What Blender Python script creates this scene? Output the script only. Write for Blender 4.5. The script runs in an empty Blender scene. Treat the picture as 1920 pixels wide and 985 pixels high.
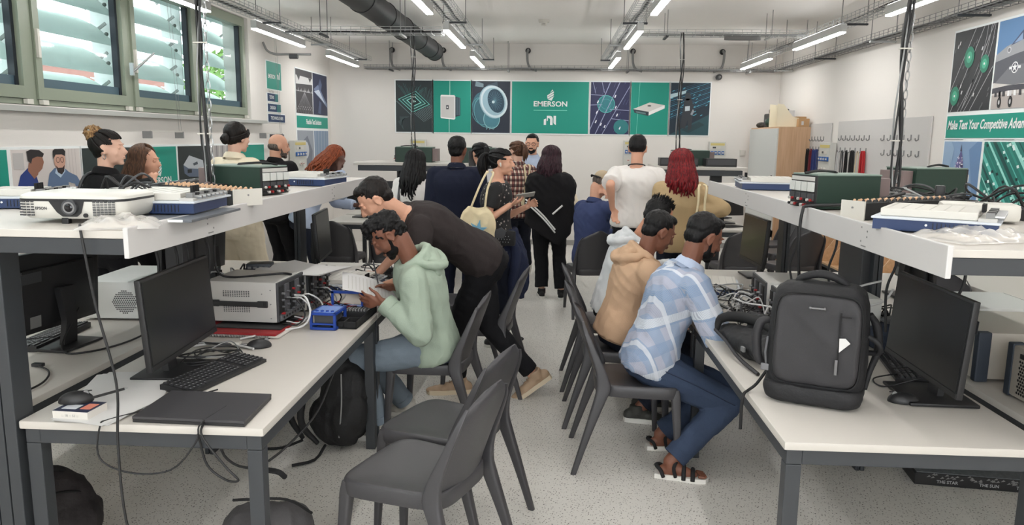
import bpy, bmesh, math, random
from mathutils import Vector, Matrix, noise, Quaternion
PI = math.pi
random.seed(7)
S = bpy.context.scene
C = S.collection
V = Vector
# ---------------------------------------------------------------- camera, sky, exposure
cam_d = bpy.data.cameras.new('camera'); cam = bpy.data.objects.new('camera', cam_d); C.objects.link(cam)
cam_d.sensor_width = 36.0; cam_d.lens = 36.0 * 1416.7 / 1920.0; cam_d.clip_end = 200; cam_d.clip_start = 0.05
def cam_axes(pitch, yaw, roll):
    p, y, r = map(math.radians, (pitch, yaw, roll))
    F = V((-math.sin(y) * math.cos(p), math.cos(y) * math.cos(p), -math.sin(p)))
    R = V((math.cos(y), math.sin(y), 0)); U = R.cross(F)
    return F, math.cos(r) * R + math.sin(r) * U, -math.sin(r) * R + math.cos(r) * U
F_, R_, U_ = cam_axes(9.369, 2.960, 0.693)
mw = Matrix.Identity(4)
for i in range(3):
    mw[i][0] = R_[i]; mw[i][1] = U_[i]; mw[i][2] = -F_[i]
mw[0][3], mw[1][3], mw[2][3] = 0, 0, 1.68
cam.matrix_world = mw
S.camera = cam
S.view_settings.view_transform = 'Standard'; S.view_settings.look = 'None'
S.view_settings.gamma = 1.0; S.view_settings.use_curve_mapping = False
S.view_settings.exposure = 0.74
S.cycles.use_denoising = True
S.cycles.max_bounces = 7; S.cycles.diffuse_bounces = 4; S.cycles.transparent_max_bounces = 12
S.cycles.caustics_reflective = False; S.cycles.caustics_refractive = False
w = bpy.data.worlds.new('sky'); S.world = w; w.use_nodes = True
bg = w.node_tree.nodes['Background']; bg.inputs[0].default_value = (0.93, 0.97, 1.0, 1); bg.inputs[1].default_value = 3.9
LAMP_STRENGTH = 25.0

# ---------------------------------------------------------------- materials
def lin(c):
    o = []
    for v in c[:3]:
        v /= 255.0
        o.append(v / 12.92 if v <= 0.04045 else ((v + 0.055) / 1.055) ** 2.4)
    return (*o, 1.0)
MATS = {}
def mat(name, rgb, rough=0.5, metal=0.0, var=0.0, vscale=30, bump=0.0, bscale=80, spec=0.5, emit=None, estr=1.0, alpha=1.0):
    if name in MATS: return MATS[name]
    m = bpy.data.materials.new(name); m.use_nodes = True; nt = m.node_tree
    b = nt.nodes['Principled BSDF']
    b.inputs['Base Color'].default_value = lin(rgb); b.inputs['Roughness'].default_value = rough
    b.inputs['Metallic'].default_value = metal; b.inputs['Specular IOR Level'].default_value = spec
    b.inputs['Alpha'].default_value = alpha
    if emit: b.inputs['Emission Color'].default_value = lin(emit); b.inputs['Emission Strength'].default_value = estr
    tc = nt.nodes.new('ShaderNodeTexCoord')
    if var > 0:
        n = nt.nodes.new('ShaderNodeTexNoise'); n.inputs['Scale'].default_value = vscale; n.inputs['Detail'].default_value = 4
        r = nt.nodes.new('ShaderNodeMapRange'); r.inputs[3].default_value = 1 - var; r.inputs[4].default_value = 1 + var
        mx = nt.nodes.new('ShaderNodeMix'); mx.data_type = 'RGBA'; mx.blend_type = 'MULTIPLY'; mx.inputs[0].default_value = 1
        mx.inputs[6].default_value = lin(rgb)
        nt.links.new(tc.outputs['Object'], n.inputs['Vector']); nt.links.new(n.outputs[0], r.inputs[0])
        cb = nt.nodes.new('ShaderNodeCombineColor')
        for i in range(3): nt.links.new(r.outputs[0], cb.inputs[i])
        nt.links.new(cb.outputs[0], mx.inputs[7]); nt.links.new(mx.outputs[2], b.inputs['Base Color'])
    if bump > 0:
        n2 = nt.nodes.new('ShaderNodeTexNoise'); n2.inputs['Scale'].default_value = bscale; n2.inputs['Detail'].default_value = 3
        bp = nt.nodes.new('ShaderNodeBump'); bp.inputs['Strength'].default_value = bump; bp.inputs['Distance'].default_value = 0.01
        nt.links.new(tc.outputs['Object'], n2.inputs['Vector']); nt.links.new(n2.outputs[0], bp.inputs['Height'])
        nt.links.new(bp.outputs[0], b.inputs['Normal'])
    MATS[name] = m
    return m

def mat_floor():
    m = bpy.data.materials.new('speckled_vinyl'); m.use_nodes = True; nt = m.node_tree; L = nt.links.new
    b = nt.nodes['Principled BSDF']; b.inputs['Roughness'].default_value = 0.38
    tc = nt.nodes.new('ShaderNodeTexCoord')
    def flecks(scale, thr, keep, off):
        mp = nt.nodes.new('ShaderNodeMapping'); mp.inputs['Location'].default_value = (off, off * .7, 0); mp.inputs['Rotation'].default_value = (0, 0, off)
        mp.inputs['Scale'].default_value = (1, 1.0, 1)
        v = nt.nodes.new('ShaderNodeTexVoronoi'); v.inputs['Scale'].default_value = scale; v.voronoi_dimensions = '2D'
        L(tc.outputs['Object'], mp.inputs[0]); 
        nz = nt.nodes.new('ShaderNodeTexNoise'); nz.inputs['Scale'].default_value = scale * 1.3
        ad = nt.nodes.new('ShaderNodeMix'); ad.data_type = 'RGBA'; ad.inputs[0].default_value = 0.012
        L(mp.outputs[0], ad.inputs[6]); L(nz.outputs[1], ad.inputs[7]); L(mp.outputs[0], nz.inputs[0])
        L(ad.outputs[2], v.inputs['Vector'])
        a = nt.nodes.new('ShaderNodeMath'); a.operation = 'LESS_THAN'; a.inputs[1].default_value = thr
        L(v.outputs['Distance'], a.inputs[0])
        sp = nt.nodes.new('ShaderNodeSeparateColor'); L(v.outputs['Color'], sp.inputs[0])
        c = nt.nodes.new('ShaderNodeMath'); c.operation = 'LESS_THAN'; c.inputs[1].default_value = keep; L(sp.outputs[0], c.inputs[0])
        d = nt.nodes.new('ShaderNodeMath'); d.operation = 'MULTIPLY'; L(a.outputs[0], d.inputs[0]); L(c.outputs[0], d.inputs[1])
        return d
    d1 = flecks(66, 0.17, 0.36, 0.3); d2 = flecks(110, 0.19, 0.26, 1.7)
    base = nt.nodes.new('ShaderNodeTexNoise'); base.inputs['Scale'].default_value = 3; base.inputs['Detail'].default_value = 5
    L(tc.outputs['Object'], base.inputs[0])
    cr = nt.nodes.new('ShaderNodeValToRGB'); cr.color_ramp.elements[0].color = lin((206, 203, 197)); cr.color_ramp.elements[1].color = lin((218, 215, 209))
    L(base.outputs[0], cr.inputs[0])
    m1 = nt.nodes.new('ShaderNodeMix'); m1.data_type = 'RGBA'; m1.inputs[7].default_value = lin((78, 72, 70)); L(d1.outputs[0], m1.inputs[0]); L(cr.outputs[0], m1.inputs[6])
    m2 = nt.nodes.new('ShaderNodeMix'); m2.data_type = 'RGBA'; m2.inputs[7].default_value = lin((128, 121, 116)); L(d2.outputs[0], m2.inputs[0]); L(m1.outputs[2], m2.inputs[6])
    L(m2.outputs[2], b.inputs['Base Color'])
    return m

def mat_brick():
    m = bpy.data.materials.new('outside_brick'); m.use_nodes = True; nt = m.node_tree; L = nt.links.new
    b = nt.nodes['Principled BSDF']; b.inputs['Roughness'].default_value = 0.9
    tc = nt.nodes.new('ShaderNodeTexCoord'); mp = nt.nodes.new('ShaderNodeMapping'); mp.inputs['Rotation'].default_value = (PI/2, 0, PI/2)
    t = nt.nodes.new('ShaderNodeTexBrick'); t.inputs['Scale'].default_value = 4.5
    t.inputs['Color1'].default_value = lin((118, 58, 50)); t.inputs['Color2'].default_value = lin((102, 48, 42)); t.inputs['Mortar'].default_value = lin((128, 90, 82))
    t.inputs['Mortar Size'].default_value = 0.02
    L(tc.outputs['Object'], mp.inputs[0]); L(mp.outputs[0], t.inputs[0]); L(t.outputs[0], b.inputs['Base Color'])
    return m

def mat_glass(name='window_glass', tint=(240, 246, 246), gloss=0.06):
    if name in MATS: return MATS[name]
    m = bpy.data.materials.new(name); m.use_nodes = True; nt = m.node_tree; L = nt.links.new
    nt.nodes.remove(nt.nodes['Principled BSDF']); o = nt.nodes['Material Output']
    t = nt.nodes.new('ShaderNodeBsdfTransparent'); t.inputs[0].default_value = lin(tint)
    g = nt.nodes.new('ShaderNodeBsdfGlossy'); g.inputs['Roughness'].default_value = 0.05
    mx = nt.nodes.new('ShaderNodeMixShader'); mx.inputs[0].default_value = gloss
    L(t.outputs[0], mx.inputs[1]); L(g.outputs[0], mx.inputs[2]); L(mx.outputs[0], o.inputs[0])
    MATS[name] = m; return m

def mat_louvre():
    m = bpy.data.materials.new('louvre_glass'); m.use_nodes = True; nt = m.node_tree; L = nt.links.new
    nt.nodes.remove(nt.nodes['Principled BSDF']); o = nt.nodes['Material Output']
    d = nt.nodes.new('ShaderNodeBsdfDiffuse'); d.inputs[0].default_value = lin((216, 226, 224))
    t = nt.nodes.new('ShaderNodeBsdfTranslucent'); t.inputs[0].default_value = lin((229, 238, 236))
    tr = nt.nodes.new('ShaderNodeBsdfTransparent'); tr.inputs[0].default_value = lin((240, 246, 245))
    tc = nt.nodes.new('ShaderNodeTexCoord'); nz = nt.nodes.new('ShaderNodeTexNoise'); nz.inputs['Scale'].default_value = 4; L(tc.outputs['Object'], nz.inputs[0])
    mp = nt.nodes.new('ShaderNodeMapRange'); mp.inputs[3].default_value = 0.0; mp.inputs[4].default_value = 0.16; L(nz.outputs[0], mp.inputs[0])
    a = nt.nodes.new('ShaderNodeMixShader'); a.inputs[0].default_value = 0.55; L(d.outputs[0], a.inputs[1]); L(t.outputs[0], a.inputs[2])
    c = nt.nodes.new('ShaderNodeMixShader'); L(mp.outputs[0], c.inputs[0]); L(a.outputs[0], c.inputs[1]); L(tr.outputs[0], c.inputs[2])
    L(c.outputs[0], o.inputs[0]); return m

def mat_wood(name, c1, c2, axis='Z'):
    if name in MATS: return MATS[name]
    m = bpy.data.materials.new(name); m.use_nodes = True; nt = m.node_tree; L = nt.links.new
    b = nt.nodes['Principled BSDF']; b.inputs['Roughness'].default_value = 0.5
    tc = nt.nodes.new('ShaderNodeTexCoord'); mp = nt.nodes.new('ShaderNodeMapping')
    mp.inputs['Scale'].default_value = (30, 30, 2) if axis == 'Z' else (30, 2, 30)
    n = nt.nodes.new('ShaderNodeTexNoise'); n.inputs['Scale'].default_value = 1.5; n.inputs['Detail'].default_value = 5
    r = nt.nodes.new('ShaderNodeValToRGB'); r.color_ramp.elements[0].color = lin(c1); r.color_ramp.elements[1].color = lin(c2)
    r.color_ramp.elements[0].position = 0.3; r.color_ramp.elements[1].position = 0.7
    L(tc.outputs['Object'], mp.inputs[0]); L(mp.outputs[0], n.inputs[0]); L(n.outputs[0], r.inputs[0]); L(r.outputs[0], b.inputs['Base Color'])
    MATS[name] = m; return m

WALL = mat('wall_paint', (225, 221, 216), 0.85, var=0.015, vscale=2, bump=0.05, bscale=120)
CEIL = mat('ceiling_paint', (244, 242, 239), 0.9, var=0.02, vscale=40, bump=0.15, bscale=60)
FLOORM = mat_floor()
WHITE = mat('white_laminate', (197, 192, 185), 0.42, var=0.01, vscale=5)
WEDGE = mat('white_edge', (210, 206, 199), 0.45)
FASCIA = mat('white_metal', (202, 200, 199), 0.4, var=0.01, vscale=4)
FRAME = mat('anthracite_steel', (54, 57, 61), 0.45, var=0.04, vscale=20)
BLACK = mat('black_plastic', (30, 30, 32), 0.45, var=0.05, vscale=25)
BLACKM = mat('matt_black', (22, 22, 24), 0.8, var=0.08, vscale=40)
SCREEN = mat('dark_screen', (22, 23, 25), 0.32, var=0.03, vscale=3)
CHAIRM = mat('charcoal_polypropylene', (62, 61, 64), 0.42, var=0.04, vscale=30, bump=0.08, bscale=300)
CABLE = mat('black_cable', (26, 26, 28), 0.5)
GCABLE = mat('grey_cable', (150, 152, 152), 0.5)
WCABLE = mat('white_cable', (205, 205, 205), 0.5)
GALV = mat('galvanised_wire', (176, 178, 178), 0.4, metal=0.35)
GREY = mat('light_grey_case', (190, 188, 184), 0.45, var=0.02)
GREY2 = mat('mid_grey', (128, 128, 128), 0.5)
DGREY = mat('dark_grey_plastic', (62, 63, 66), 0.5)
BLUE = mat('blue_plastic', (28, 66, 156), 0.4)
NAVYB = mat('navy_board_base', (36, 56, 96), 0.42)
OFFW = mat('off_white_plastic', (208, 205, 197), 0.4)
PAPER = mat('white_paper', (212, 211, 210), 0.8)
SILVER = mat('silver_metal', (180, 182, 184), 0.3, metal=0.8)
RED = mat('red_plastic', (150, 30, 34), 0.5)
TEAL = mat('teal_print', (22, 134, 118), 0.55)
WPRINT = mat('white_print', (236, 240, 240), 0.55)

# ---------------------------------------------------------------- mesh building
class B:
    def __init__(s): s.bm = bmesh.new()
    def _fin(s, vs, fs, m):
        for f in fs: f.material_index = m
    def faces(s, verts, faces, m=0):
        vs = [s.bm.verts.new(v) for v in verts]
        for f in faces:
            try: fc = s.bm.faces.new([vs[i] for i in f]); fc.material_index = m
            except ValueError: pass
        return vs
    def box(s, c, d, rz=0.0, bev=0.0, m=0, rot=None):
        c = V(c); hx, hy, hz = d[0] / 2, d[1] / 2, d[2] / 2
        R = rot if rot is not None else Matrix.Rotation(rz, 3, 'Z')
        if bev <= 0:
            vs = [(x, y, z) for x in (-hx, hx) for y in (-hy, hy) for z in (-hz, hz)]
            s.faces([c + R @ V(v) for v in vs], [(0, 1, 3, 2), (4, 6, 7, 5), (0, 4, 5, 1), (2, 3, 7, 6), (0, 2, 6, 4), (1, 5, 7, 3)], m)
            return
        b = bmesh.new(); bmesh.ops.create_cube(b, size=1)
        for v in b.verts: v.co = V((v.co.x * d[0], v.co.y * d[1], v.co.z * d[2]))
        bmesh.ops.bevel(b, geom=b.edges[:], offset=min(bev, min(d) * 0.49), segments=2, affect='EDGES', profile=0.6)
        b.verts.index_update()
        s.faces([c + R @ v.co for v in b.verts], [[v.index for v in f.verts] for f in b.faces], m); b.free()
    def cyl(s, p0, p1, r0, r1=None, n=14, m=0, caps=True):
        r1 = r0 if r1 is None else r1
        p0, p1 = V(p0), V(p1); d = (p1 - p0).normalized()
        a = d.orthogonal().normalized(); b = d.cross(a)
        vs = []
        for p, r in ((p0, r0), (p1, r1)):
            for i in range(n):
                t = 2 * PI * i / n; vs.append(p + (a * math.cos(t) + b * math.sin(t)) * r)
        fs = [(i, (i + 1) % n, n + (i + 1) % n, n + i) for i in range(n)]
        if caps: fs += [tuple(range(n))[::-1], tuple(range(n, 2 * n))]
        s.faces(vs, fs, m)
    def tube(s, pts, r, n=7, m=0, smooth=0, close=False):
        pts = [V(p) for p in pts]
        if smooth: pts = catmull(pts, smooth)
        rs = r if isinstance(r, (list, tuple)) else None
        N = len(pts); prev = None; rings = []
        for i, p in enumerate(pts):
            t = (pts[min(i + 1, N - 1)] - pts[max(i - 1, 0)])
            if t.length < 1e-9: t = V((0, 0, 1))
            t.normalize()
            if prev is None: a = t.orthogonal().normalized()
            else:
                a = prev - t * prev.dot(t)
                a = a.normalized() if a.length > 1e-6 else t.orthogonal().normalized()
            prev = a; b = t.cross(a)
            if rs:
                q = i / (N - 1) * (len(rs) - 1); k = min(int(q), len(rs) - 2); rr = rs[k] + (rs[k + 1] - rs[k]) * (q - k)
            else: rr = r
            rings.append([p + (a * math.cos(2 * PI * j / n) + b * math.sin(2 * PI * j / n)) * rr for j in range(n)])
        vs = [v for rg in rings for v in rg]; fs = []
        for i in range(N - 1):
            for j in range(n): fs.append((i * n + j, i * n + (j + 1) % n, (i + 1) * n + (j + 1) % n, (i + 1) * n + j))
        if close:
            for j in range(n): fs.append(((N - 1) * n + j, (N - 1) * n + (j + 1) % n, (j + 1) % n, j))
        else: fs += [tuple(range(n))[::-1], tuple((N - 1) * n + j for j in range(n))]
        s.faces(vs, fs, m)
    def loft(s, rings, m=0, caps=True):
        n = len(rings[0]); vs = [V(v) for r in rings for v in r]; fs = []
        for i in range(len(rings) - 1):
            for j in range(n): fs.append((i * n + j, i * n + (j + 1) % n, (i + 1) * n + (j + 1) % n, (i + 1) * n + j))
        if caps: fs += [tuple(range(n))[::-1], tuple((len(rings) - 1) * n + j for j in range(n))]
        s.faces(vs, fs, m)
    def ell(s, c, r, R=None, nu=16, nv=10, m=0):
        c = V(c); R = R or Matrix.Identity(3)
        if not isinstance(r, (list, tuple)): r = (r, r, r)
        vs = [c + R @ V((0, 0, r[2]))]
        for i in range(1, nv):
            p = PI * i / nv
            for j in range(nu):
                t = 2 * PI * j / nu
                vs.append(c + R @ V((r[0] * math.sin(p) * math.cos(t), r[1] * math.sin(p) * math.sin(t), r[2] * math.cos(p))))
        vs.append(c + R @ V((0, 0, -r[2]))); fs = []
        for j in range(nu): fs.append((0, 1 + j, 1 + (j + 1) % nu))
        for i in range(nv - 2):
            for j in range(nu):
                a = 1 + i * nu; fs.append((a + j, a + nu + j, a + nu + (j + 1) % nu, a + (j + 1) % nu))
        L = len(vs) - 1; a = 1 + (nv - 2) * nu
        for j in range(nu): fs.append((a + j, L, a + (j + 1) % nu))
        s.faces(vs, fs, m)
    def caps(s, p0, r0, p1, r1, n=12, m=0):
        """tapered capsule"""
        p0, p1 = V(p0), V(p1); d = p1 - p0; L = d.length
        d = d / L if L > 1e-6 else V((0, 0, 1)); a = d.orthogonal().normalized(); b = d.cross(a); rings = []
        for k in range(1, 5):
            t = -PI / 2 + PI / 2 * k / 4; rings.append((p0 + d * math.sin(t) * r0, math.cos(t) * r0))
        for k in range(0, 4):
            t = PI / 2 * k / 4; rings.append((p1 + d * math.sin(t) * r1, math.cos(t) * r1))
        s.loft([[c + (a * math.cos(2 * PI * j / n) + b * math.sin(2 * PI * j / n)) * max(r, 1e-4) for j in range(n)] for c, r in rings], m)
    def prism(s, poly, o, u, v, d, m=0):
        """poly in (u,v) extruded by vector d"""
        o, u, v, d = V(o), V(u), V(v), V(d); n = len(poly)
        A = [o + u * p[0] + v * p[1] for p in poly]; Bv = [a + d for a in A]
        s.faces(A + Bv, [tuple(range(n)), tuple(range(2 * n - 1, n - 1, -1))] + [(i, n + i, n + (i + 1) % n, (i + 1) % n) for i in range(n)], m)
    def out(s, name, mats, parent=None, smooth=None, weld=False):
        if weld: bmesh.ops.remove_doubles(s.bm, verts=s.bm.verts, dist=1e-5)
        bmesh.ops.recalc_face_normals(s.bm, faces=s.bm.faces)
        me = bpy.data.meshes.new(name); s.bm.to_mesh(me); s.bm.free()
        if not isinstance(mats, (list, tuple)): mats = [mats]
        for mm in mats: me.materials.append(mm)
        if smooth is not None:
            me.shade_smooth()
            if smooth < 180: me.set_sharp_from_angle(angle=math.radians(smooth))
        o = bpy.data.objects.new(name, me); C.objects.link(o)
        if parent: o.parent = parent
        return o

def catmull(p, k):
    if len(p) < 3: return p
    q = [p[0] * 2 - p[1]] + list(p) + [p[-1] * 2 - p[-2]]; out = []
    for i in range(1, len(q) - 2):
        a, b, c, d = q[i - 1:i + 3]
        for j in range(k):
            t = j / k
            out.append(0.5 * ((2 * b) + (c - a) * t + (2 * a - 5 * b + 4 * c - d) * t * t + (3 * b - a - 3 * c + d) * t ** 3))
    out.append(p[-1]); return out

def tag(o, label, cat, group=None, kind=None):
    o['label'] = label; o['category'] = cat
    if group: o['group'] = group
    if kind: o['kind'] = kind
    return o
def thing(name, label, cat, loc=(0, 0, 0), rz=0.0, group=None):
    o = bpy.data.objects.new(name, None); C.objects.link(o); o.location = loc; o.rotation_euler = (0, 0, rz)
    o.empty_display_size = 0.05
    return tag(o, label, cat, group)
def struct(o): o['kind'] = 'structure'; return o
def dup(root, loc, rz, label=None, group=None):
    r = root.copy(); C.objects.link(r); r.location = loc; r.rotation_euler = (0, 0, rz)
    if label: r['label'] = label
    if group: r['group'] = group
    for ch in list(root.children):
        c = ch.copy(); C.objects.link(c); c.parent = r
        for g in list(ch.children):
            d = g.copy(); C.objects.link(d); d.parent = c
    return r
def textmesh(s, size=1.0, bold=0.0, width=None, align='CENTER', extrude=0.0):
    cu = bpy.data.curves.new('t', 'FONT'); cu.body = s; cu.size = size; cu.offset = bold * size; cu.align_x = align; cu.align_y = 'CENTER'
    cu.extrude = extrude; cu.resolution_u = 3
    o = bpy.data.objects.new('t', cu); C.objects.link(o)
    bpy.context.view_layer.update()
    dg = bpy.context.evaluated_depsgraph_get(); me = bpy.data.meshes.new_from_object(o.evaluated_get(dg))
    bpy.data.objects.remove(o); bpy.data.curves.remove(cu)
    xs = [v.co.x for v in me.vertices]
    if width and xs:
        k = width / (max(xs) - min(xs))
        for v in me.vertices: v.co.x *= k
    return me
def text(parent, s, pos, size, m, width=None, bold=0.0, align='CENTER', R=None, name='lettering', shear=0.0):
    """lettering on a plane: local x right, local z up, facing -y; R optional 3x3"""
    me = textmesh(s, size, bold, width, align)
    p = V(pos)
    for v in me.vertices:
        q = V((v.co.x + shear * v.co.y, -v.co.z, v.co.y))
        v.co = p + (R @ q if R else q)
    me.materials.clear(); me.materials.append(m)
    o = bpy.data.objects.new(name, me); C.objects.link(o); o.parent = parent; return o

# ---------------------------------------------------------------- room
XL, XR, YB, YF, ZC = -3.52, 3.44, 12.0, -3.0, 3.11
def slab(name, lo, hi, m, bev=0):
    b = B(); b.box([(lo[i] + hi[i]) / 2 for i in range(3)], [hi[i] - lo[i] for i in range(3)], bev=bev)
    return struct(b.out(name, m))
slab('floor', (XL - .1, YF, -.15), (XR + .1, YB + .1, 0), FLOORM)
slab('ceiling', (XL - .5, YF, ZC), (XR + .3, YB + .3, ZC + .2), CEIL)
slab('wall_back', (XL - .3, YB, 0), (XR + .3, YB + .2, ZC), WALL)
b = B()
for lo, hi in (((XL - .3, YF - .2, 0), (XR + .3, YF, .9)), ((XL - .3, YF - .2, 2.8), (XR + .3, YF, ZC)), ((XL - .3, YF - .2, .9), (-2.1, YF, 2.8)), ((2.1, YF - .2, .9), (XR + .3, YF, 2.8))): b.box([(lo[i] + hi[i]) / 2 for i in range(3)], [hi[i] - lo[i] for i in range(3)])
struct(b.out('wall_front', WALL))  # unseen wall behind the camera; its opening is added to brighten the room
slab('wall_right', (XR, YF, 0), (XR + .2, YB, ZC), WALL)
WY0, WY1, WZ0, WZ1 = -2.25, 8.80, 1.86, 2.99
b = B()
def bx(lo, hi, m=0, bb=None): (bb or b).box([(lo[i] + hi[i]) / 2 for i in range(3)], [hi[i] - lo[i] for i in range(3)], m=m)
bx((XL - .3, YF, 0), (XL, YB, WZ0)); bx((XL - .3, YF, WZ1), (XL, YB, ZC)); bx((XL - .3, WY1, WZ0), (XL, YB, WZ1)); bx((XL - .3, YF, WZ0), (XL, WY0, WZ1))
struct(b.out('wall_left', WALL))
b = B(); bx((XL - .12, WY0, 1.815), (XL + .07, 9.12, 1.85)); struct(b.out('trim_1', mat('sill_grey', (176, 178, 174), 0.5)))
b = B(); bx((-1.8, YB - .012, 0), (XR, YB, .08)); struct(b.out('baseboard_back', mat('skirting', (150, 148, 144), 0.6)))
b = B(); bx((XR - .012, YF, 0), (XR, YB, .08)); struct(b.out('baseboard_right', MATS['skirting']))

WFR = mat('window_frame_olive', (136, 144, 128), 0.4, var=0.03)
WDK = mat('window_gasket', (28, 34, 44), 0.3)
GL = mat_glass(); LV = mat_louvre(); LARM = mat('louvre_arm', (120, 124, 120), 0.4, metal=0.5)
edges = [8.76 - 1.225 * i for i in range(10)]
for i in range(9):
    y1, y0 = edges[i], edges[i + 1]; n = i + 1
    wn = struct(thing('window_%d' % n, 'window', 'window')); del wn['label']; del wn['category']
    b = B(); x = XL - .075; z0, z1 = WZ0 + .005, WZ1 - .005
    f = .035
    for lo, hi in (((y0, z0), (y1, z0 + f)), ((y0, z1 - f), (y1, z1)), ((y0, z0 + f), (y0 + f, z1 - f)), ((y1 - f, z0 + f), (y1, z1 - f))):
        bx((x - .05, lo[0], lo[1]), (x + .05, hi[0], hi[1]))
    b.out('window_frame', WFR, wn)
    b = B(); a0, a1, c0, c1 = y0 + f + .004, y1 - f - .004, z0 + f + .004, z1 - f - .004; g = .062
    for lo, hi in (((a0, c0), (a1, c0 + g + .02)), ((a0, c1 - g), (a1, c1)), ((a0, c0 + g + .02), (a0 + g, c1 - g)), ((a1 - g, c0 + g + .02), (a1, c1 - g))):
        bx((x - .02, lo[0], lo[1]), (x + .065, hi[0], hi[1]))
    b.out('sash', WFR, wn)
    b = B(); bx((x - .018, a1 - g - .03, c0 + g), (x + .03, a1 - g + .002, c1 - g)); bx((x - .018, a0 + g, c0 + g + .018), (x + .02, a1 - g, c0 + g + .085), m=1)  # gasket, plus a dark band painting the outside ledge's reflection
    b.out('gasket', [WDK, mat('painted_ledge_reflection', (70, 92, 104), 0.3)], wn)
    b = B(); bx((x - .012, a0 + g, c0 + g), (x - .006, a1 - g, c1 - g)); b.out('pane', GL, wn)
    b = B()
    if i in (1, 2, 3): bx((x + .06, a0 + .01, c0 + .28), (x + .085, a0 + .035, c0 + .47))
    bx((x + .055, a0 + .01, c0 - .036), (x + .085, a0 + .07, c0 - .004)); bx((x + .055, a1 - .07, c0 - .036), (x + .085, a1 - .01, c0 - .004))
    b.out('hinge', OFFW, wn)
    if i == 2:
        b = B(); b.box((x + .11, a1 - .03, c0 + .30), (.03, .02, .10)); b.cyl((x + .12, a1 - .03, c0 + .28), (x + .26, a1 + .06, c0 + .44), .009); b.out('window_handle', SILVER, wn)
# sun louvres outside
for i in range(9):
    y1, y0 = edges[i], edges[i + 1]
    t = thing('glass_louvre_bank', 'pale glass sun louvres outside the left windows, %s bay from the far end' % ['first', 'second', 'third', 'fourth', 'fifth', 'sixth', 'seventh', 'eighth', 'ninth'][i], 'louvre', (XL - .44, (y0 + y1) / 2 + .33, 0), 0, 'glass louvres outside the windows')
    for k in range(6):
        z = 1.80 + .245 * k; b = B(); rings = []
        for q in range(7):
            s_ = q / 6 - .5; xx = -s_ * .33; zz = s_ * .235 + .035 * math.cos(PI * s_)
            rings.append([(xx, -.56, z + zz), (xx, .56, z + zz), (xx, .56, z + zz + .008), (xx, -.56, z + zz + .008)])
        b.loft(rings); bl = b.out('blade', LV, t, smooth=40)
        b = B(); b.box((-.02, .565, z + .02), (.22, .012, .025), rot=Matrix.Rotation(math.radians(-35), 3, 'Y')); b.ell((.08, .55, z - .01), .018, nu=8, nv=6); b.out('blade_arm', LARM, bl)
    b = B(); bx((-.10, -.605, 1.5), (.10, -.590, 3.2)); b.out('upright', mat('pale_upright', (206, 214, 212), .5), t)
# outside: ground, brick building, trees
slab('ground', (-60, -20, -1.2), (XL - 1.2, 60, -1.0), mat('outside_ground', (190, 190, 180), 0.9, var=.05, vscale=1))
t = thing('brick_building', 'red brick building seen outside through the left windows', 'building', (-16, 11.5, -1))
b = B(); b.box((0, 0, 2.0), (4, 34, 5.6)); b.out('wall', mat_brick(), t)
b = B(); b.box((0, 0, 4.83), (4.3, 34.3, .10)); b.out('roof', mat('roof_edge', (150, 120, 112), .8), t)
LEAF = mat('tree_leaves', (78, 112, 44), 0.7, var=.25, vscale=6)
for k, (tx, ty, h, lab) in enumerate(((-14.2, 32.8, 4.7, 'leafy green tree outside beyond the corner of the brick building'), (-17.5, 42, 5.6, 'second green tree outside, seen through the farthest window'))):
    t = thing('tree', lab, 'tree', (tx, ty, -1))
    b = B(); b.tube([(0, 0, 0), (.1, 0, 1.4), (0, .1, 2.6)], [.18, .12, .08], 8); b.out('trunk', mat('bark', (96, 80, 64), .9), t)
    b = B()
    for j in range(900):
        d = V((random.gauss(0, 1), random.gauss(0, 1), random.gauss(0, 1))).normalized() * random.uniform(.6, 1) ; p = V((d.x * 2.6, d.y * 2.6, h - .4 + d.z * 1.9))
        a = V((random.gauss(0, 1), random.gauss(0, 1), random.gauss(0, 1))).normalized(); c = a.orthogonal().normalized(); r = .17
        b.faces([p - a * r, p + c * r * .6, p + a * r, p - c * r * .6], [(0, 1, 2, 3)])
    b.out('foliage', LEAF, t)
# ---------------------------------------------------------------- ceiling services
HOUSE = mat('lamp_housing', (206, 206, 204), 0.4)
def mat_lamp(k=1.0):
    m = bpy.data.materials.new('led_emitter'); m.use_nodes = True; nt = m.node_tree
    b = nt.nodes['Principled BSDF']; b.inputs['Base Color'].default_value = (0.9, 0.9, 0.9, 1)
    b.inputs['Emission Color'].default_value = (1, .985, .96, 1); b.inputs['Emission Strength'].default_value = LAMP_STRENGTH * k
    return m
LED = mat_lamp(); ADDED_UPLIGHT = mat_lamp(.12)
def lamp(x, y0, y1, z, lab):
    t = thing('linear_lamp', lab, 'ceiling light', (x, y0, z), 0, 'linear ceiling lights')
    L = y1 - y0
    b = B(); b.box((0, L / 2, .045), (.062, L, .075), bev=.004); b.out('housing', HOUSE, t)
    b = B(); b.box((0, L / 2, .003), (.054, L - .012, .012)); b.out('diffuser', LED, t)
    b = B(); b.box((0, L / 2, .0845), (.05, L - .05, .003)); b.out('added_uplight', ADDED_UPLIGHT, t)  # glow added on top of the housing to brighten the ceiling
    b = B()
    for q in (.2, .8): b.cyl((0, L * q, .08), (0, L * q, .16), .004, n=6)
    b.out('hanger', GALV, t)
rows = {'by the window wall': (-2.94, 2.70), 'left of the aisle under the ceiling tray': (-1.08, 2.72), 'right of the aisle': (.83, 2.72), 'nearest the right wall': (2.77, 2.72)}
ordn = ['farthest', 'second farthest', 'third farthest', 'fourth farthest', 'fifth farthest', 'sixth farthest']
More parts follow.
